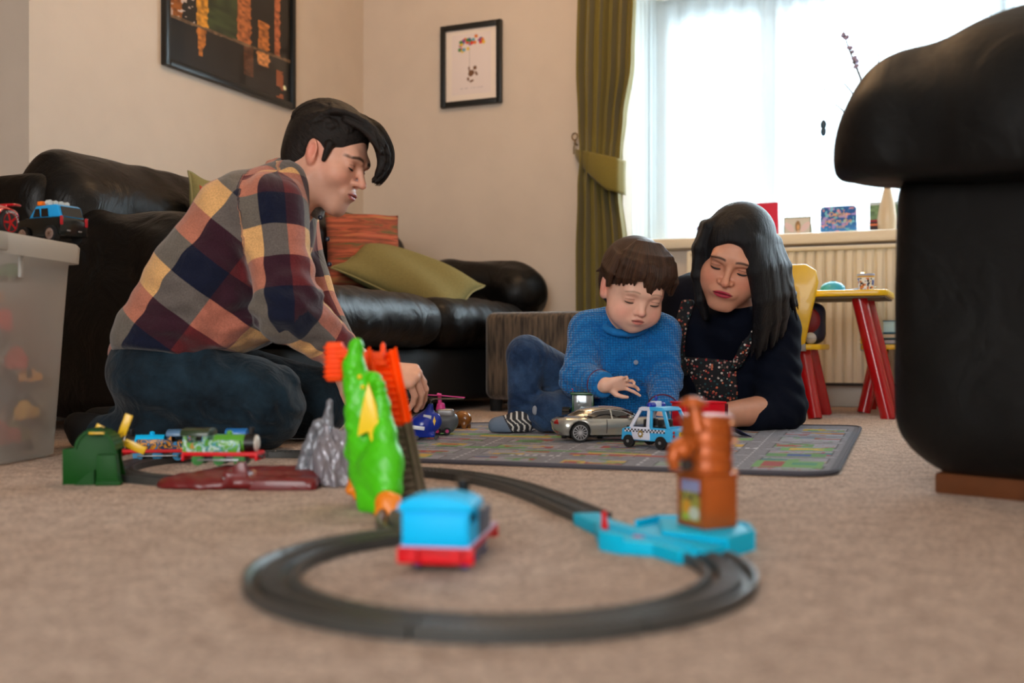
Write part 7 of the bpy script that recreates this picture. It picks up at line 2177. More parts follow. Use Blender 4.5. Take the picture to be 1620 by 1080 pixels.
# shirt
s = Shape()
sb = [W(462, 300, 2.19), W(405, 362, 2.19), W(345, 450, 2.19), W(278, 538, 2.19)]
for dy in (-0.075, 0.075):
    s.chain([(p[0], p[1] + dy, p[2]) for p in sb], [0.048, 0.098, 0.104, 0.100], 0.05)
s.ell(W(385, 490, 2.18), (0.085, 0.13, 0.075), 0.05); s.ell(W(345, 520, 2.15), (0.13, 0.13, 0.045), 0.03)
s.chain([W(240, 545, 2.13), W(206, 560, 2.16), W(196, 580, 2.20)], [0.055, 0.036, 0.028], 0.03)
s.chain([W(452, 312, 2.13), sh_n, el_n, cf_n], [0.046, 0.064, 0.060, 0.040], 0.028)
s.chain([W(462, 312, 2.26), sh_f, el_f, cf_f], [0.046, 0.060, 0.058, 0.042], 0.028)
s.cut(W(300, 570, 2.1), (-0.10, -0.25, -1), 0.004)
cd = (Vector(cf_n) - Vector(el_n)).normalized()
Mc = frame_from(Vector(cf_n) + cd * 0.040, cd, (0, 0, 1))
sc_ = Shape(Mc); sc_.box((0, 0.0, 0), (0.075, 0.035, 0.075), 0.002, 0.003, op='s'); s.add(sc_)
uvf = limb_uv([([W(462, 300, 2.19), W(345, 450, 2.19), W(278, 538, 2.19), W(230, 600, 2.19)], [0.10, 0.13, 0.13, 0.1], (0, -1, 0), 0.125, 0.53, 0.30),
               ([W(440, 290, 2.06), el_n, cf_n], [0.052, 0.050, 0.03], (0, -1, 0), 0.075, 0.155, 0.27), ([sh_f, el_f, cf_f], [0.064, 0.058, 0.04], (0, -1, 0), 0.075, 0.33, 0.2)])
def folds(amp, items):
    """items: (centre, fold direction, wavelength, reach)"""
    it_ = [(np.array(c), np.array(Vector(d_).normalized()), 2 * PI / w, r) for c, d_, w, r in items]
    def f(X, Y, Z):
        out = 0
        for c, d_, k, r in it_:
            dx, dy, dz = X - c[0], Y - c[1], Z - c[2]
            g = np.exp(-(dx * dx + dy * dy + dz * dz) / (r * r))
            ph = (dx * d_[0] + dy * d_[1] + dz * d_[2]) * k + 1.2 * np.sin((dx * d_[2] - dz * d_[0]) * k * 0.35 + dy * k * 0.3)
            out = out + g * np.sin(ph)
        return (amp * out).astype(np.float32)
    return f
sdf('plaid_shirt', s, 0.0055, plaid_mat(), man, uv=uvf, it=2,
    warp=folds(0.0045, [(W(470, 470, 2.0), (0.5, 0, 1), 0.040, 0.10), (W(400, 520, 2.05), (0.7, 0, -0.7), 0.055, 0.13), (W(300, 520, 2.05), (0.35, 0, 1), 0.05, 0.14), (W(390, 330, 2.05), (1, 0, 0.4), 0.06, 0.10), (W(370, 440, 2.05), (1, 0, 0.9), 0.07, 0.12), (W(520, 540, 2.05), (1, 0, -0.8), 0.03, 0.06)]))
# collar
def collar_pts(r, n, off, ey=0.94):
    nd = Vector((0.70, -0.06, 0.66)).normalized(); x = nd.cross(Vector((0, 1, 0))).normalized(); y = nd.cross(x)
    c = Vector(W(474, 293, 2.185)) + nd * off
    return [tuple(c + x * (r * 1.02 * math.cos(2 * PI * k / n)) + y * (r * ey * math.sin(2 * PI * k / n))) for k in range(n + 1)]
s = Shape(); s.chain(collar_pts(0.058, 20, 0.022), [0.0060] * 21, 0.006); s.chain(collar_pts(0.063, 20, 0.002), [0.0075] * 21, 0.008); s.chain(collar_pts(0.069, 20, -0.014), [0.0080] * 21, 0.010)
uvc = limb_uv([([W(440, 280, 2.19), W(510, 320, 2.19)], [0.07, 0.07], (0, -1, 0), 0.0, 0.08, 0.60)])
sdf('collar', s, 0.004, bpy.data.materials['plaid_flannel'], man, uv=lambda V: np.stack([np.full(len(V), 0.04), (V[:, 0] + 0.47) * 1.2 - V[:, 2] * 0.9 + 0.66, V[:, 2]], 1), it=2)
f = MB()
for (x, y) in ((507, 344), (518, 378), (521, 418)):
    f.sph(W(x, y, 2.085), (0.005, 0.003, 0.005), seg=10)
f.build('buttons', mat('navy_button', (20, 24, 40), 0.3), man)['kind'] = 'stuff'
# jeans
s = Shape()
s.chain([hipn, knn], [0.102, 0.086], 0.04); s.chain([knn, shn1, ann], [0.074, 0.058, 0.044], 0.025); s.ell(W(262, 585, 2.20), (0.11, 0.16, 0.10), 0.04)
s.chain([hipf, knf], [0.10, 0.078], 0.04); s.chain([knf, shf1, anf], [0.066, 0.056, 0.044], 0.025); s.ell(knn, (0.088, 0.080, 0.088), 0.02)
s.cut((0, 0, 0.003), (0, 0, -1), 0.004)
sdf('jeans', s, 0.006, denim_mat('dark_denim', (7, 19, 28), (30, 52, 66)), man, it=2,
    warp=folds(0.005, [(W(440, 650, 2.03), (1, 0, 0.5), 0.035, 0.08), (W(380, 690, 2.04), (0.4, 0, 1), 0.03, 0.10), (W(300, 650, 2.03), (0.5, 0, 1), 0.06, 0.14), (W(300, 570, 2.05), (1, 0, 0.6), 0.06, 0.1), (W(440, 600, 2.1), (1, 0, 1), 0.05, 0.08)]))
for (a, c, lab) in ((ann, W(122, 672, 2.16), 'near'), (anf, W(150, 664, 2.30), 'far')):
    s = Shape(); s.chain([a, W(*( (140, 684, 2.15) if lab == 'near' else (170, 672, 2.30))), c], [0.040, 0.036, 0.026], 0.02); s.cut((0, 0, 0.003), (0, 0, -1), 0.003)
    sdf('sock', s, 0.005, mat('black_sock', (12, 12, 15), 0.9), man)
# hair
s = Shape(HM)
s.ell((0, -0.022, 0.042), (0.0815, 0.099, 0.084), 0.01); s.ell((0, -0.055, -0.005), (0.066, 0.062, 0.075), 0.02)
s.ell((0, 0.112, -0.022), (0.078, 0.075, 0.092), 0.010, op='s'); s.ell((0, 0.05, -0.078), (0.12, 0.075, 0.075), 0.012, op='s')
for q_ in (-1, 1): s.ell((q_ * 0.094, -0.006, -0.014), (0.046, 0.027, 0.037), 0.005, op='s'); s.ell((q_ * 0.092, 0.058, -0.045), (0.05, 0.03, 0.050), 0.005, op='s'); s.cap((q_ * 0.0715, 0.026, 0.020), (q_ * 0.0695, 0.025, -0.016), 0.0105, 0.0055, 0.004)
random.seed(5)
hw = Shape()
for i in range(64):                         # swept fringe, many thin locks spread across the brow
    dy = -0.060 + 0.105 * (i / 63) + random.uniform(-0.006, 0.006); k_ = random.uniform(0.0, 1.0) ** 0.8; j = random.uniform(-3, 3)
    pth = [(492 + 14 * k_, 188 + 5 * k_), (524 + 10 * k_, 174 + 6 * k_ + j), (560 + 8 * k_, 182 + 9 * k_ + j), (592 - 2 * k_, 200 + 10 * k_ + j), (613 - 16 * k_, 228 + 6 * k_ + j), (619 - 19 * k_, 254 + 3 * k_ + j), (609 - 13 * k_, 278 + j), (596 - 8 * k_, 290 - 4 * k_ + j)]
    cutn = 8 if -0.03 < dy < 0.03 else (7 if dy > -0.045 else 5)
    if i % 5 == 0: cutn -= 2
    pth = pth[:cutn]
    r0 = random.uniform(0.0055, 0.0085)
    rs = [r0 * (1 - 0.8 * max(0, (n_ - len(pth) + 4) / 3.0)) for n_ in range(len(pth))]; rs[0] = 0.004
    cv = [W(x, y, 2.165 + dy * (0.85 + 0.05 * n_) + 0.004 * math.sin(n_ + i)) for n_, (x, y) in enumerate(pth)]
    cv, rs = smooth_chain(cv, rs); hw.chain(cv, rs, 0.0022)
for i in range(26):                         # shorter locks leaving the hairline above the brow
    dy = -0.058 + 0.100 * (i / 25); j = random.uniform(-3, 3); k_ = random.random()
    pth = [(548, 190), (572 + 4 * k_, 202), (590 + 6 * k_, 219 + j), (600 + 7 * k_, 240 + j), (600 + 6 * k_, 262 + j), (593 + 4 * k_, 278 + j)][:random.choice((4, 5, 6, 6)) if dy > -0.04 else 4]
    cv = [W(x, y, 2.165 + dy * (0.9 + 0.03 * n_)) for n_, (x, y) in enumerate(pth)]; rs = [0.009, 0.0085, 0.0075, 0.006, 0.0045, 0.002][:len(pth)]
    rs[-1] = 0.002; cv, rs = smooth_chain(cv, rs); hw.chain(cv, rs, 0.0022)
for i in range(84):                         # combed-back locks over the crown and side
    lam = math.asin(random.uniform(-0.3, 0.985)); x = 0.0825 * math.sin(lam); c_ = math.cos(lam); pts = []
    a0 = random.uniform(0.30, 1.9); rr0 = random.uniform(0.0035, 0.0055)
    for k in range(8):
        a = a0 + 0.17 * k; y = -0.022 + 0.0995 * c_ * math.cos(a); z = 0.042 + 0.0845 * c_ * math.sin(a) - 0.012 * k * max(0, math.sin(lam) - 0.55)
        if z < 0.030 and y > -0.050: break
        if z < -0.03: break
        pts.append(tuple(HM @ Vector((x * (1.0 - 0.02 * k * 0.3), y, z))))
    if len(pts) > 3: hw.chain(pts, [rr0 * 0.5] + [rr0] * (len(pts) - 2) + [rr0 * 0.3], 0.0025)
s.add(hw)
M_mh = hair_mat('dark_brown_hair', (6, 4, 3), (34, 22, 16), (26, 26, 4), rough=0.5)
def strands(V):
    return np.stack([V[:, 1] * 3.0, (V[:, 2] + 0.8 * V[:, 0]) * 1.5, (V[:, 0] - V[:, 2]) * 2], 1)
sdf('hair', s, 0.0021, M_mh, man, it=1, uv=strands)
f = MB()
for i in range(34):
    dy = random.uniform(-0.05, 0.035); j = random.uniform(-4, 6); e = random.uniform(-6, 5)
    cv, rs = smooth_chain([W(566 + e, 184 + j, 2.165 + dy), W(596 + e, 199 + j, 2.165 + dy), W(616 + e * .7, 228 + j, 2.165 + dy), W(621 + e * .6, 254 + j, 2.165 + dy), W(612 + e * .5, 278 + j * .5, 2.165 + dy), W(598 + e, 292 + j * .5, 2.165 + dy)], [0.0006, 0.0009, 0.0009, 0.0008, 0.0006, 0.0003], 4)
    f.tube(cv, rs, 4)
f.build('loose_strands', M_mh, man)['kind'] = 'stuff'

# ------------------------------------------------------------------ the child
kid = empty('person', (0, 0, 0), label='small child in a blue knitted jumper and jeans sitting on the play mat', cat='person')
HK = frame_from(P(1002, 456, 2.44), (0.19, -0.90, -0.40), (0.04, 0.30, 0.94), 0.93)
kN = W(990, 508, 2.52)
s = Shape(HK); head(s, 'child', kN, 0.036)
rs_, re_, rw_ = W(932, 524, 2.52), W(917, 600, 2.45), W(957, 609, 2.36)
ls_, le_, lw_ = W(1046, 528, 2.53), W(1052, 600, 2.47), W(1048, 652, 2.37)
rh_, rk_, ra_ = W(925, 622, 2.62), W(833, 562, 2.50), W(826, 660, 2.49)
lh_, lk_, la_ = W(965, 640, 2.60), W(869, 653, 2.47), W(950, 668, 2.46)
b_ = Shape()
b_.chain([kN, W(988, 560, 2.56), W(985, 630, 2.60)], [0.05, 0.075, 0.085], 0.05)
b_.chain([rs_, re_, rw_], [0.030, 0.026, 0.018], 0.02); b_.chain([ls_, le_, lw_], [0.030, 0.026, 0.019], 0.02)
b_.chain([rh_, rk_, ra_], [0.045, 0.034, 0.024], 0.02); b_.chain([lh_, lk_, la_], [0.045, 0.034, 0.026], 0.02)
b_.chain([ra_, W(806, 674, 2.462)], [0.020, 0.012], 0.01); b_.chain([la_, W(975, 672, 2.46)], [0.02, 0.015], 0.01)
s.add(b_)
HKr = frame_from(rw_, (0.97, -0.15, 0.12), (-0.05, 0.90, 0.35), 0.46)
h_ = Shape(HKr); hand(h_, -1, [(0.35, 0.25, 0.2), (0.45, 0.6, 0.3), (0.5, 0.7, 0.4), (0.6, 0.8, 0.4)], thumb=(0.1, 0.0), spread=0.26, sc=1.05); s.add(h_)
HKl = frame_from(lw_, (0.0, -0.35, -0.93), (0.1, -0.9, 0.35), 0.48)
h_ = Shape(HKl); hand(h_, 1, (0.3, 0.4, 0.3), sc=1.0); s.add(h_)
fz = [(tuple(P(935, 535, 2.44) - Vector((0, 0.12, 0))), tuple(P(1070, 380, 2.44) + Vector((0, 0.06, 0)))), (tuple(P(935, 640, 2.36) - Vector((0, 0.06, 0))), tuple(P(1015, 570, 2.36) + Vector((0, 0.05, 0))))]
s.add(Shape().cut((0, 0, 0.008), (0, 0, -1), 0.002))
sdf('body', s, 0.008, skin_mat('skin_child'), kid, fine=fz, hf=0.0020, paint=skin_paint(HK, 'child', (230, 182, 160), (190, 96, 92), (110, 78, 60)), it=1)
lashes(kid, HK, 'child', mat('lash_brown', (52, 34, 26), 0.6))
# knitted jumper
def knit_mat():
    m, n, l, b = _nm('blue_moss_stitch')
    b.inputs['Base Color'].default_value = rgb((8, 100, 168)); b.inputs['Roughness'].default_value = 0.85; b.inputs['Sheen Weight'].default_value = 0.2; b.inputs['Specular IOR Level'].default_value = 0.2
    tc = n.new('ShaderNodeTexCoord'); mp = n.new('ShaderNodeMapping'); mp.inputs['Scale'].default_value = (1.0, 0.35, 1.1)
    v = n.new('ShaderNodeTexVoronoi'); v.inputs['Scale'].default_value = 165; v.inputs['Randomness'].default_value = 0.25
    l.new(tc.outputs['Object'], mp.inputs[0]); l.new(mp.outputs[0], v.inputs['Vector'])
    r = n.new('ShaderNodeValToRGB'); e = r.color_ramp.elements; e[0].position = 0.1; e[0].color = rgb((14, 130, 206)); e[1].position = 0.62; e[1].color = rgb((2, 90, 160))
    l.new(v.outputs['Distance'], r.inputs[0]); l.new(r.outputs[0], b.inputs['Base Color'])
    iv = n.new('ShaderNodeMath'); iv.operation = 'SUBTRACT'; iv.inputs[0].default_value = 1; l.new(v.outputs['Distance'], iv.inputs[1])
    bp = n.new('ShaderNodeBump'); bp.inputs['Strength'].default_value = 1.0; bp.inputs['Distance'].default_value = 0.005
    l.new(iv.outputs[0], bp.inputs['Height']); l.new(bp.outputs[0], b.inputs['Normal'])
    return m
M_knit = knit_mat(); M_rib = mat('blue_rib_knit', (10, 112, 182), 0.85, bump=0.5, bscale=350, bdist=0.002)
s = Shape()
s.chain([W(968, 528, 2.53), W(972, 575, 2.54), W(970, 640, 2.57)], [0.062, 0.078, 0.092], 0.03); s.chain([W(1008, 528, 2.53), W(1010, 575, 2.54), W(1012, 640, 2.57)], [0.062, 0.076, 0.090], 0.03)
s.chain([W(958, 514, 2.52), rs_, re_, rw_], [0.038, 0.046, 0.043, 0.030], 0.022); s.chain([W(1024, 514, 2.52), ls_, le_, lw_], [0.038, 0.044, 0.038, 0.031], 0.022)
s.cut((0, 0, 0.02), (0, 0, -1), 0.005)
for (a, b2) in ((re_, rw_), (le_, lw_)):
    cd = (Vector(b2) - Vector(a)).normalized(); sc_ = Shape(frame_from(Vector(b2) + cd * 0.022, cd, (0, 0, 1) if abs(cd.z) < .8 else (0, 1, 0))); sc_.box((0, 0, 0), (0.04, 0.022, 0.04), 0.001, 0.002, op='s'); s.add(sc_)
sdf('knitted_jumper', s, 0.0042, M_knit, kid, it=2, warp=folds(0.003, [(re_, (0.6, 0, 1), 0.03, 0.06), (W(990, 610, 2.5), (0.3, 0, 1), 0.04, 0.09), (le_, (0.2, 0, 1), 0.03, 0.06), (W(1000, 560, 2.45), (1, 0, -0.6), 0.05, 0.07)]))
nd = Vector((0.02, -0.42, 0.90)).normalized(); x_ = Vector((1, 0, 0)); y_ = nd.cross(x_).normalized(); c_ = Vector(W(988, 515, 2.485))
s = Shape(); pts = [tuple(c_ + x_ * 0.048 * math.cos(2 * PI * k / 20) + y_ * 0.044 * math.sin(2 * PI * k / 20)) for k in range(21)]
s.chain(pts, [0.0085] * 21, 0.004); sdf('neck_rib', s, 0.003, M_rib, kid, it=1)
for (a, b2, r_) in ((re_, rw_, 0.0305), (le_, lw_, 0.0315)):
    cd = (Vector(b2) - Vector(a)).normalized(); Mx = frame_from(b2, cd, (0, 0, 1) if abs(cd.z) < .8 else (0, 1, 0))
    s = Shape(Mx); s.cap((0, -0.024, 0), (0, -0.002, 0), r_, r_ * 0.97, 0.003); s.box((0, 0.022, 0), (0.05, 0.022, 0.05), 0.001, 0.003, op='s'); s.box((0, -0.044, 0), (0.05, 0.02, 0.05), 0.001, 0.003, op='s')
    sdf('cuff', s, 0.003, M_rib, kid, it=1)
    f = MB(); f.tube([Mx @ Vector((r_ * 1.03 * math.cos(t_), -0.022, r_ * 1.03 * math.sin(t_))) for t_ in np.linspace(0, 2 * PI, 25)[:-1]], 0.0022, 6, closed=True); f.build('maroon_stripe', mat('maroon_yarn', (92, 22, 50), 0.8), kid)
f = MB()
for k in range(3): f.box(W(962 - 3 * k, 524 + 7 * k, 2.462), (0.022, 0.003, 0.0022), rot=(0, 0.5, 0), bev=0.0005)
f.build('shoulder_buttonhole_bars', M_rib, kid)['kind'] = 'stuff'
f = MB(); f.cyl(W(1006, 573, 2.452), W(1006, 573, 2.447), 0.0055, seg=16); f.build('button', mat('dark_blue_button', (6, 50, 96), 0.3), kid)
# jeans, socks
s = Shape()
s.chain([rh_, rk_], [0.060, 0.047], 0.02); s.chain([rk_, ra_], [0.046, 0.034], 0.012); s.chain([lh_, lk_], [0.058, 0.047], 0.02); s.chain([lk_, la_], [0.042, 0.034], 0.015); s.ell(W(960, 645, 2.61), (0.10, 0.09, 0.06), 0.03)
s.cut((0, 0, 0.009), (0, 0, -1), 0.003)
sdf('jeans', s, 0.0042, denim_mat('blue_denim', (22, 42, 72), (62, 90, 126)), kid, it=2, warp=folds(0.0035, [(W(845, 580, 2.45), (1, 0, 0.8), 0.025, 0.04), (W(825, 640, 2.45), (0.2, 0, 1), 0.022, 0.05), (lk_, (0.8, 0, 0.6), 0.028, 0.05)]))
f = MB(); f.sph(W(846, 649, 2.435), (0.006, 0.005, 0.011), seg=12); f.build('worn_patch', mat('pale_denim', (136, 140, 150), 0.9), kid)
s = Shape(); s.chain([W(828, 655, 2.49), W(824, 668, 2.475), W(800, 674, 2.46), W(786, 673, 2.455)], [0.030, 0.028, 0.023, 0.020], 0.012); s.cut((0, 0, 0.0085), (0, 0, -1), 0.003)
M_sock = mat('grey_sock', (98, 112, 132), 0.9, bump=0.3, bscale=400); M_sockd = mat('dark_sock', (44, 44, 48), 0.9); M_sockw = mat('white_sock', (206, 202, 196), 0.9)
Mi2 = np.array(W(802, 674, 2.46))
def sockm(c):
    u_ = (c[:, 0] - Mi2[0]) * 1.0 + (c[:, 2] - Mi2[2]) * 0.55
    m_ = np.zeros(len(c)); m_[u_ > 0.004] = 1; k = (u_ > 0.008) & (((u_ - 0.008) * 75 + 0.3 * np.sin(c[:, 2] * 200)) % 1 < 0.34); m_[k] = 2
    return m_
sdf('striped_sock', s, 0.0022, [M_sock, M_sockd, M_sockw], kid, it=1, matfn=sockm)
s = Shape(); s.chain([la_, W(985, 674, 2.46)], [0.028, 0.020], 0.012); s.cut((0, 0, 0.0085), (0, 0, -1), 0.003); sdf('sock', s, 0.004, M_sock, kid)
# hair
s = Shape(HK)
s.ell((0, -0.018, 0.040), (0.0850, 0.099, 0.086), 0.01); s.ell((0, -0.05, -0.005), (0.072, 0.062, 0.070), 0.02)
s.ell((0, 0.105, -0.040), (0.074, 0.075, 0.088), 0.008, op='s'); s.ell((0, 0.05, -0.085), (0.12, 0.075, 0.075), 0.010, op='s')
for q_ in (-1, 1): s.ell((q_ * 0.092, -0.006, -0.018), (0.034, 0.026, 0.036), 0.006, op='s')
hw = Shape(HK); random.seed(9)
for i in range(34):
    x = -0.066 + 0.132 * i / 33 + random.uniform(-0.003, 0.003); zr = random.uniform(-0.008, 0.008); ln = 0.014 + 0.008 * random.random() + 0.020 * max(0, 1 - abs(x + 0.010) / 0.014) + 0.016 * max(0, (abs(x) - 0.045) / 0.02)
    if 0.010 < x < 0.028: ln -= 0.016
    yb = 0.083 * math.sqrt(max(0.02, 1 - (x / 0.086) ** 2))
    tip = 0.052 - ln
    hw.chain([(x * 0.45, 0.02, 0.121), (x * 0.85, yb * 0.74, 0.099), (x * 0.96, yb * 0.93 + 0.003, 0.083 + zr * .5), (x, yb * 1.01 + 0.004, 0.066 + zr), (x * 1.02 + 0.002, yb * 1.03 + 0.004, (0.066 + tip) / 2), (x * 1.03 + random.uniform(-0.004, 0.004), yb * 1.0 + 0.004, tip)], [0.007, 0.009, 0.009, 0.0085, 0.0065, 0.0022], 0.0030)
for q_ in (-1, 1):
    for i in range(6):
        y = 0.045 - 0.012 * i; hw.chain([(q_ * 0.070, y * 0.8, 0.085), (q_ * 0.083, y, 0.045), (q_ * 0.082, y + 0.002, 0.012 - 0.004 * i if i < 2 else 0.02)], [0.009, 0.009, 0.004], 0.004)
for (a, b2) in (((0.080, -0.03, 0.03), (0.093, -0.035, 0.018)), ((-0.080, -0.03, 0.045), (-0.098, -0.03, 0.036)), ((-0.078, -0.02, 0.06), (-0.095, -0.02, 0.056))):
    hw.chain([a, b2], [0.008, 0.002], 0.004)
s.add(hw)
M_kh = hair_mat('brown_child_hair', (28, 16, 10), (88, 58, 40), (26, 26, 5), rough=0.4)
sdf('hair', s, 0.0024, M_kh, kid, it=1, uv=hair_uv(HK))

# ------------------------------------------------------------------ the woman
wom = empty('person', (0, 0, 0), label='woman with black hair in navy top and floral dungarees lying propped on her elbows', cat='person')
HW = frame_from(P(1163, 404, 2.50), (-0.34, -0.86, -0.42), (0.34, 0.30, 0.90), 0.975)
wN = W(1165, 500, 2.62)
s = Shape(HW); head(s, 'woman', wN, 0.046)
lsh, lel, lcf, lwr = W(1222, 520, 2.66), W(1236, 645, 2.60), W(1178, 662, 2.52), W(1120, 660, 2.43)
rsh, rel_, rwr = W(1090, 480, 2.74), W(1066, 620, 2.72), W(1040, 655, 2.50)
b_ = Shape()
b_.chain([wN, W(1150, 560, 2.80), W(1120, 560, 3.0), W(1075, 590, 3.16)], [0.044, 0.085, 0.09, 0.10], 0.03)
b_.chain([lsh, lel, lwr], [0.05, 0.042, 0.025], 0.03); b_.chain([rsh, rel_, rwr], [0.05, 0.04, 0.025], 0.03)
b_.chain([W(1085, 600, 3.12), W(1050, 625, 3.08), W(1066, 632, 3.32)], [0.09, 0.060, 0.04], 0.04)
s.add(b_)
HWl = frame_from(lwr, (-0.90, -0.15, -0.10), (0.0, -0.55, 0.83), 0.88)
h_ = Shape(HWl); hand(h_, 1, (0.25, 0.4, 0.2)); s.add(h_)
HWr = frame_from(rwr, (0.30, -0.85, -0.2), (0.1, -0.1, 1), 0.88)
h_ = Shape(HWr); hand(h_, -1, (0.3, 0.4, 0.2)); s.add(h_)
fz = [(tuple(P(1095, 505, 2.5) - Vector((0, 0.13, 0))), tuple(P(1215, 330, 2.5) + Vector((0, 0.03, 0)))), (tuple(P(1050, 690, 2.42) - Vector((0, 0.10, 0))), tuple(P(1120, 630, 2.42) + Vector((0, 0.06, 0))))]
s.add(Shape().cut((0, 0, 0.006), (0, 0, -1), 0.002))
sdf('body', s, 0.008, skin_mat('skin_woman'), wom, fine=fz, hf=0.0021, paint=skin_paint(HW, 'woman', (206, 146, 118), (168, 40, 62), (30, 18, 15)), it=1)
lashes(wom, HW, 'woman', M_lash)
M_navy = mat('navy_jersey', (6, 11, 26), 0.9, noise=0.06, nscale=200, bump=0.3, bscale=25, bdist=0.006, spec=0.15)
def torso_w(g=0.0):
    t_ = Shape(grow=g)
    t_.chain([W(1110, 520, 2.72), W(1120, 590, 2.76)], [0.100, 0.105], 0.04); t_.chain([W(1180, 530, 2.70), W(1178, 595, 2.74)], [0.095, 0.10], 0.04)
    return t_
s = torso_w()
s.chain([W(1152, 545, 2.70), W(1160, 518, 2.635), W(1163, 505, 2.605)], [0.075, 0.062, 0.058], 0.03)
s.chain([W(1195, 505, 2.68), lsh, lel, lcf], [0.060, 0.064, 0.056, 0.040], 0.03); s.chain([W(1120, 480, 2.76), rsh, rel_, W(1050, 645, 2.56)], [0.07, 0.066, 0.052, 0.040], 0.03)
s.chain([W(1105, 480, 2.82), W(1100, 520, 3.0)], [0.085, 0.10], 0.05)
s.cut((0, 0, 0.006), (0, 0, -1), 0.003)
cd = (Vector(lcf) - Vector(lel)).normalized(); sc_ = Shape(frame_from(Vector(lcf) + cd * 0.040, cd, (0, 0, 1))); sc_.box((0, 0, 0), (0.06, 0.040, 0.06), 0.001, 0.003, op='s'); s.add(sc_)
sdf('navy_top', s, 0.006, M_navy, wom, it=2, warp=folds(0.004, [(W(1235, 590, 2.6), (0.3, 0, 1), 0.045, 0.10), (lel, (0.8, 0, 0.6), 0.035, 0.07), (W(1150, 540, 2.6), (0.6, 0, 1), 0.05, 0.08)]))
def floral():
    m, n, l, b = _nm('floral_print')
    tc = n.new('ShaderNodeTexCoord'); v = n.new('ShaderNodeTexVoronoi'); v.inputs['Scale'].default_value = 140; v.inputs['Randomness'].default_value = 1.0
    l.new(tc.outputs['Object'], v.inputs['Vector'])
    sp = n.new('ShaderNodeSeparateColor'); l.new(v.outputs['Color'], sp.inputs[0])
    r = n.new('ShaderNodeValToRGB'); r.color_ramp.interpolation = 'CONSTANT'; e = r.color_ramp.elements
    e[0].position = 0; e[0].color = rgb((14, 14, 20)); e[1].position = 0.86; e[1].color = rgb((214, 200, 190))
    for p_, c_ in ((0.34, (150, 44, 44)), (0.48, (206, 110, 76)), (0.60, (34, 76, 80)), (0.70, (176, 130, 120)), (0.78, (70, 60, 50))):
        x = e.new(p_); x.color = rgb(c_)
    l.new(sp.outputs[0], r.inputs[0])
    lt = n.new('ShaderNodeMath'); lt.operation = 'LESS_THAN'; lt.inputs[1].default_value = 0.42; l.new(v.outputs['Distance'], lt.inputs[0])
    mx = n.new('ShaderNodeMix'); mx.data_type = 'RGBA'; mx.inputs['A'].default_value = rgb((12, 12, 18)); l.new(lt.outputs[0], mx.inputs['Factor']); l.new(r.outputs[0], mx.inputs['B'])
    l.new(mx.outputs['Result'], b.inputs['Base Color']); b.inputs['Roughness'].default_value = 0.8
    return m
M_flo = floral()
def slab(name, x0, x1, z0, z1, g=0.007):
    t_ = torso_w(g)
    mY = 2.64
    t_.cut(W(x0[0], x0[1], mY), x0[2], 0.002); t_.cut(W(x1[0], x1[1], mY), x1[2], 0.002)
    t_.cut(W(1130, z0, mY), (0.06, 0, 1), 0.002); t_.cut(W(1130, z1, mY), (0, 0, -1), 0.002); t_.cut((0, 2.74, 0), (0, 1, 0), 0.002)
    return sdf(name, t_, 0.0035, M_flo, wom, it=1)
slab('dungaree_bib', (1068, 600, (-1, 0, 0)), (1166, 600, (1, 0, 0.12)), 567, 650)
for nm_, pts_ in (('l', [W(1088, 478, 2.622), W(1076, 520, 2.618), W(1072, 555, 2.622), W(1078, 590, 2.63)]), ('r', [W(1206, 492, 2.575), W(1194, 522, 2.568), W(1180, 548, 2.580), W(1164, 580, 2.612)])):
    s = Shape()
    for o_ in (-0.010, 0.0, 0.010):
        s.chain([(p[0] + o_, p[1], p[2] + (o_ * 0.5 if nm_ == 'r' else 0)) for p in pts_], [0.0068] * 4, 0.006)
    sdf('dungaree_strap', s, 0.0032, M_flo, wom, it=1)
s = Shape(); s.chain([W(1130, 600, 2.90), W(1110, 590, 3.02), W(1075, 600, 3.16)], [0.10, 0.115, 0.125], 0.04); s.chain([W(1085, 600, 3.12), W(1050, 625, 3.08), W(1066, 632, 3.32)], [0.105, 0.072, 0.05], 0.04); s.cut((0, 0, 0.004), (0, 0, -1), 0.003)
sdf('dungaree_trousers', s, 0.009, M_flo, wom, it=1)
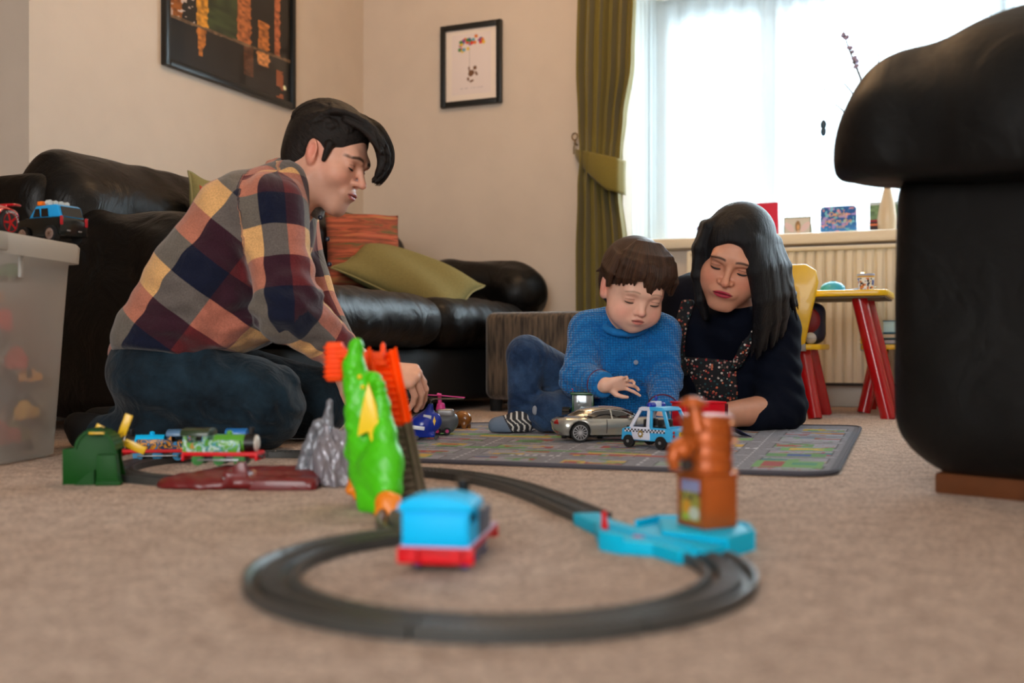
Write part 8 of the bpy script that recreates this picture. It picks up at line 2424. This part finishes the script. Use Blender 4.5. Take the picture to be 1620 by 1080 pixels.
# long black hair
s = Shape(HW)
s.ell((0, -0.020, 0.040), (0.0850, 0.100, 0.086), 0.01); s.ell((0.004, -0.052, -0.01), (0.080, 0.070, 0.085), 0.02)
s.ell((0.010, 0.112, -0.040), (0.060, 0.075, 0.108), 0.010, op='s')
hw = Shape(); random.seed(14)
for i in range(40):
    k_ = i / 39; j = random.uniform(-2.5, 2.5); v_ = random.uniform(-9, 9)
    pth = [(1150 + 34 * k_, 340 + 8 * k_), (1170 + 36 * k_, 353 + 12 * k_), (1183 + 44 * k_, 380 + 4 * k_ + v_ * .5), (1193 + 49 * k_ + j, 425 + v_), (1200 + 49 * k_ + j, 470 + v_), (1200 + 52 * k_ + j * 2, 512 - 14 * k_ + v_), (1194 + 58 * k_ + j * 3, 562 - 40 * k_ + v_)]
    if k_ > 0.84: pth = pth[:4] + [(1246 + j, 448 + v_), (1252 + j * 2, 470 + v_ * 1.5), (1256 + j * 3, 492 + v_ * 2)]
    Yb = [2.47, 2.425, 2.415, 2.425, 2.445, 2.48, 2.52]
    hw.chain([W(x, y, Yb[n_] + 0.085 * k_ ** 1.5) for n_, (x, y) in enumerate(pth)], ([0.008, 0.0125, 0.0145, 0.0135, 0.0115, 0.008, 0.0025] if k_ <= 0.84 else [0.008, 0.012, 0.013, 0.012, 0.009, 0.005, 0.0022]), 0.007)
for i in range(16):
    k_ = i / 15; j = random.uniform(-2, 2)
    pth = [(1146 - 8 * k_, 340 + 3 * k_), (1122 - 6 * k_ + j, 356), (1107 - 2 * k_ + j, 392), (1103 + 1 * k_ + j, 435), (1108 + 4 * k_ + j, 475), (1116 + 4 * k_ + j, 505)]
    hw.chain([W(x, y, 2.455 + 0.10 * k_ + 0.012 * n_) for n_, (x, y) in enumerate(pth)], [0.004, 0.0085, 0.0100, 0.0095, 0.008, 0.003], 0.010)
s.ell((0.03, 0.0, -0.03), (0.062, 0.060, 0.085), 0.02); s.ell((-0.05, 0.0, -0.03), (0.030, 0.05, 0.07), 0.02)
s.ell((-0.006, 0.104, -0.035), (0.064, 0.075, 0.092), 0.008, op='s')
s.add(hw)
M_wh = hair_mat('black_hair', (3, 3, 5), (13, 13, 19), (26, 26, 4), rough=0.46)
sdf('hair', s, 0.003, M_wh, wom, it=1, uv=lambda V: np.stack([V[:, 0] * 2.2, V[:, 1] * 2.2, V[:, 2] * 1.0], 1))
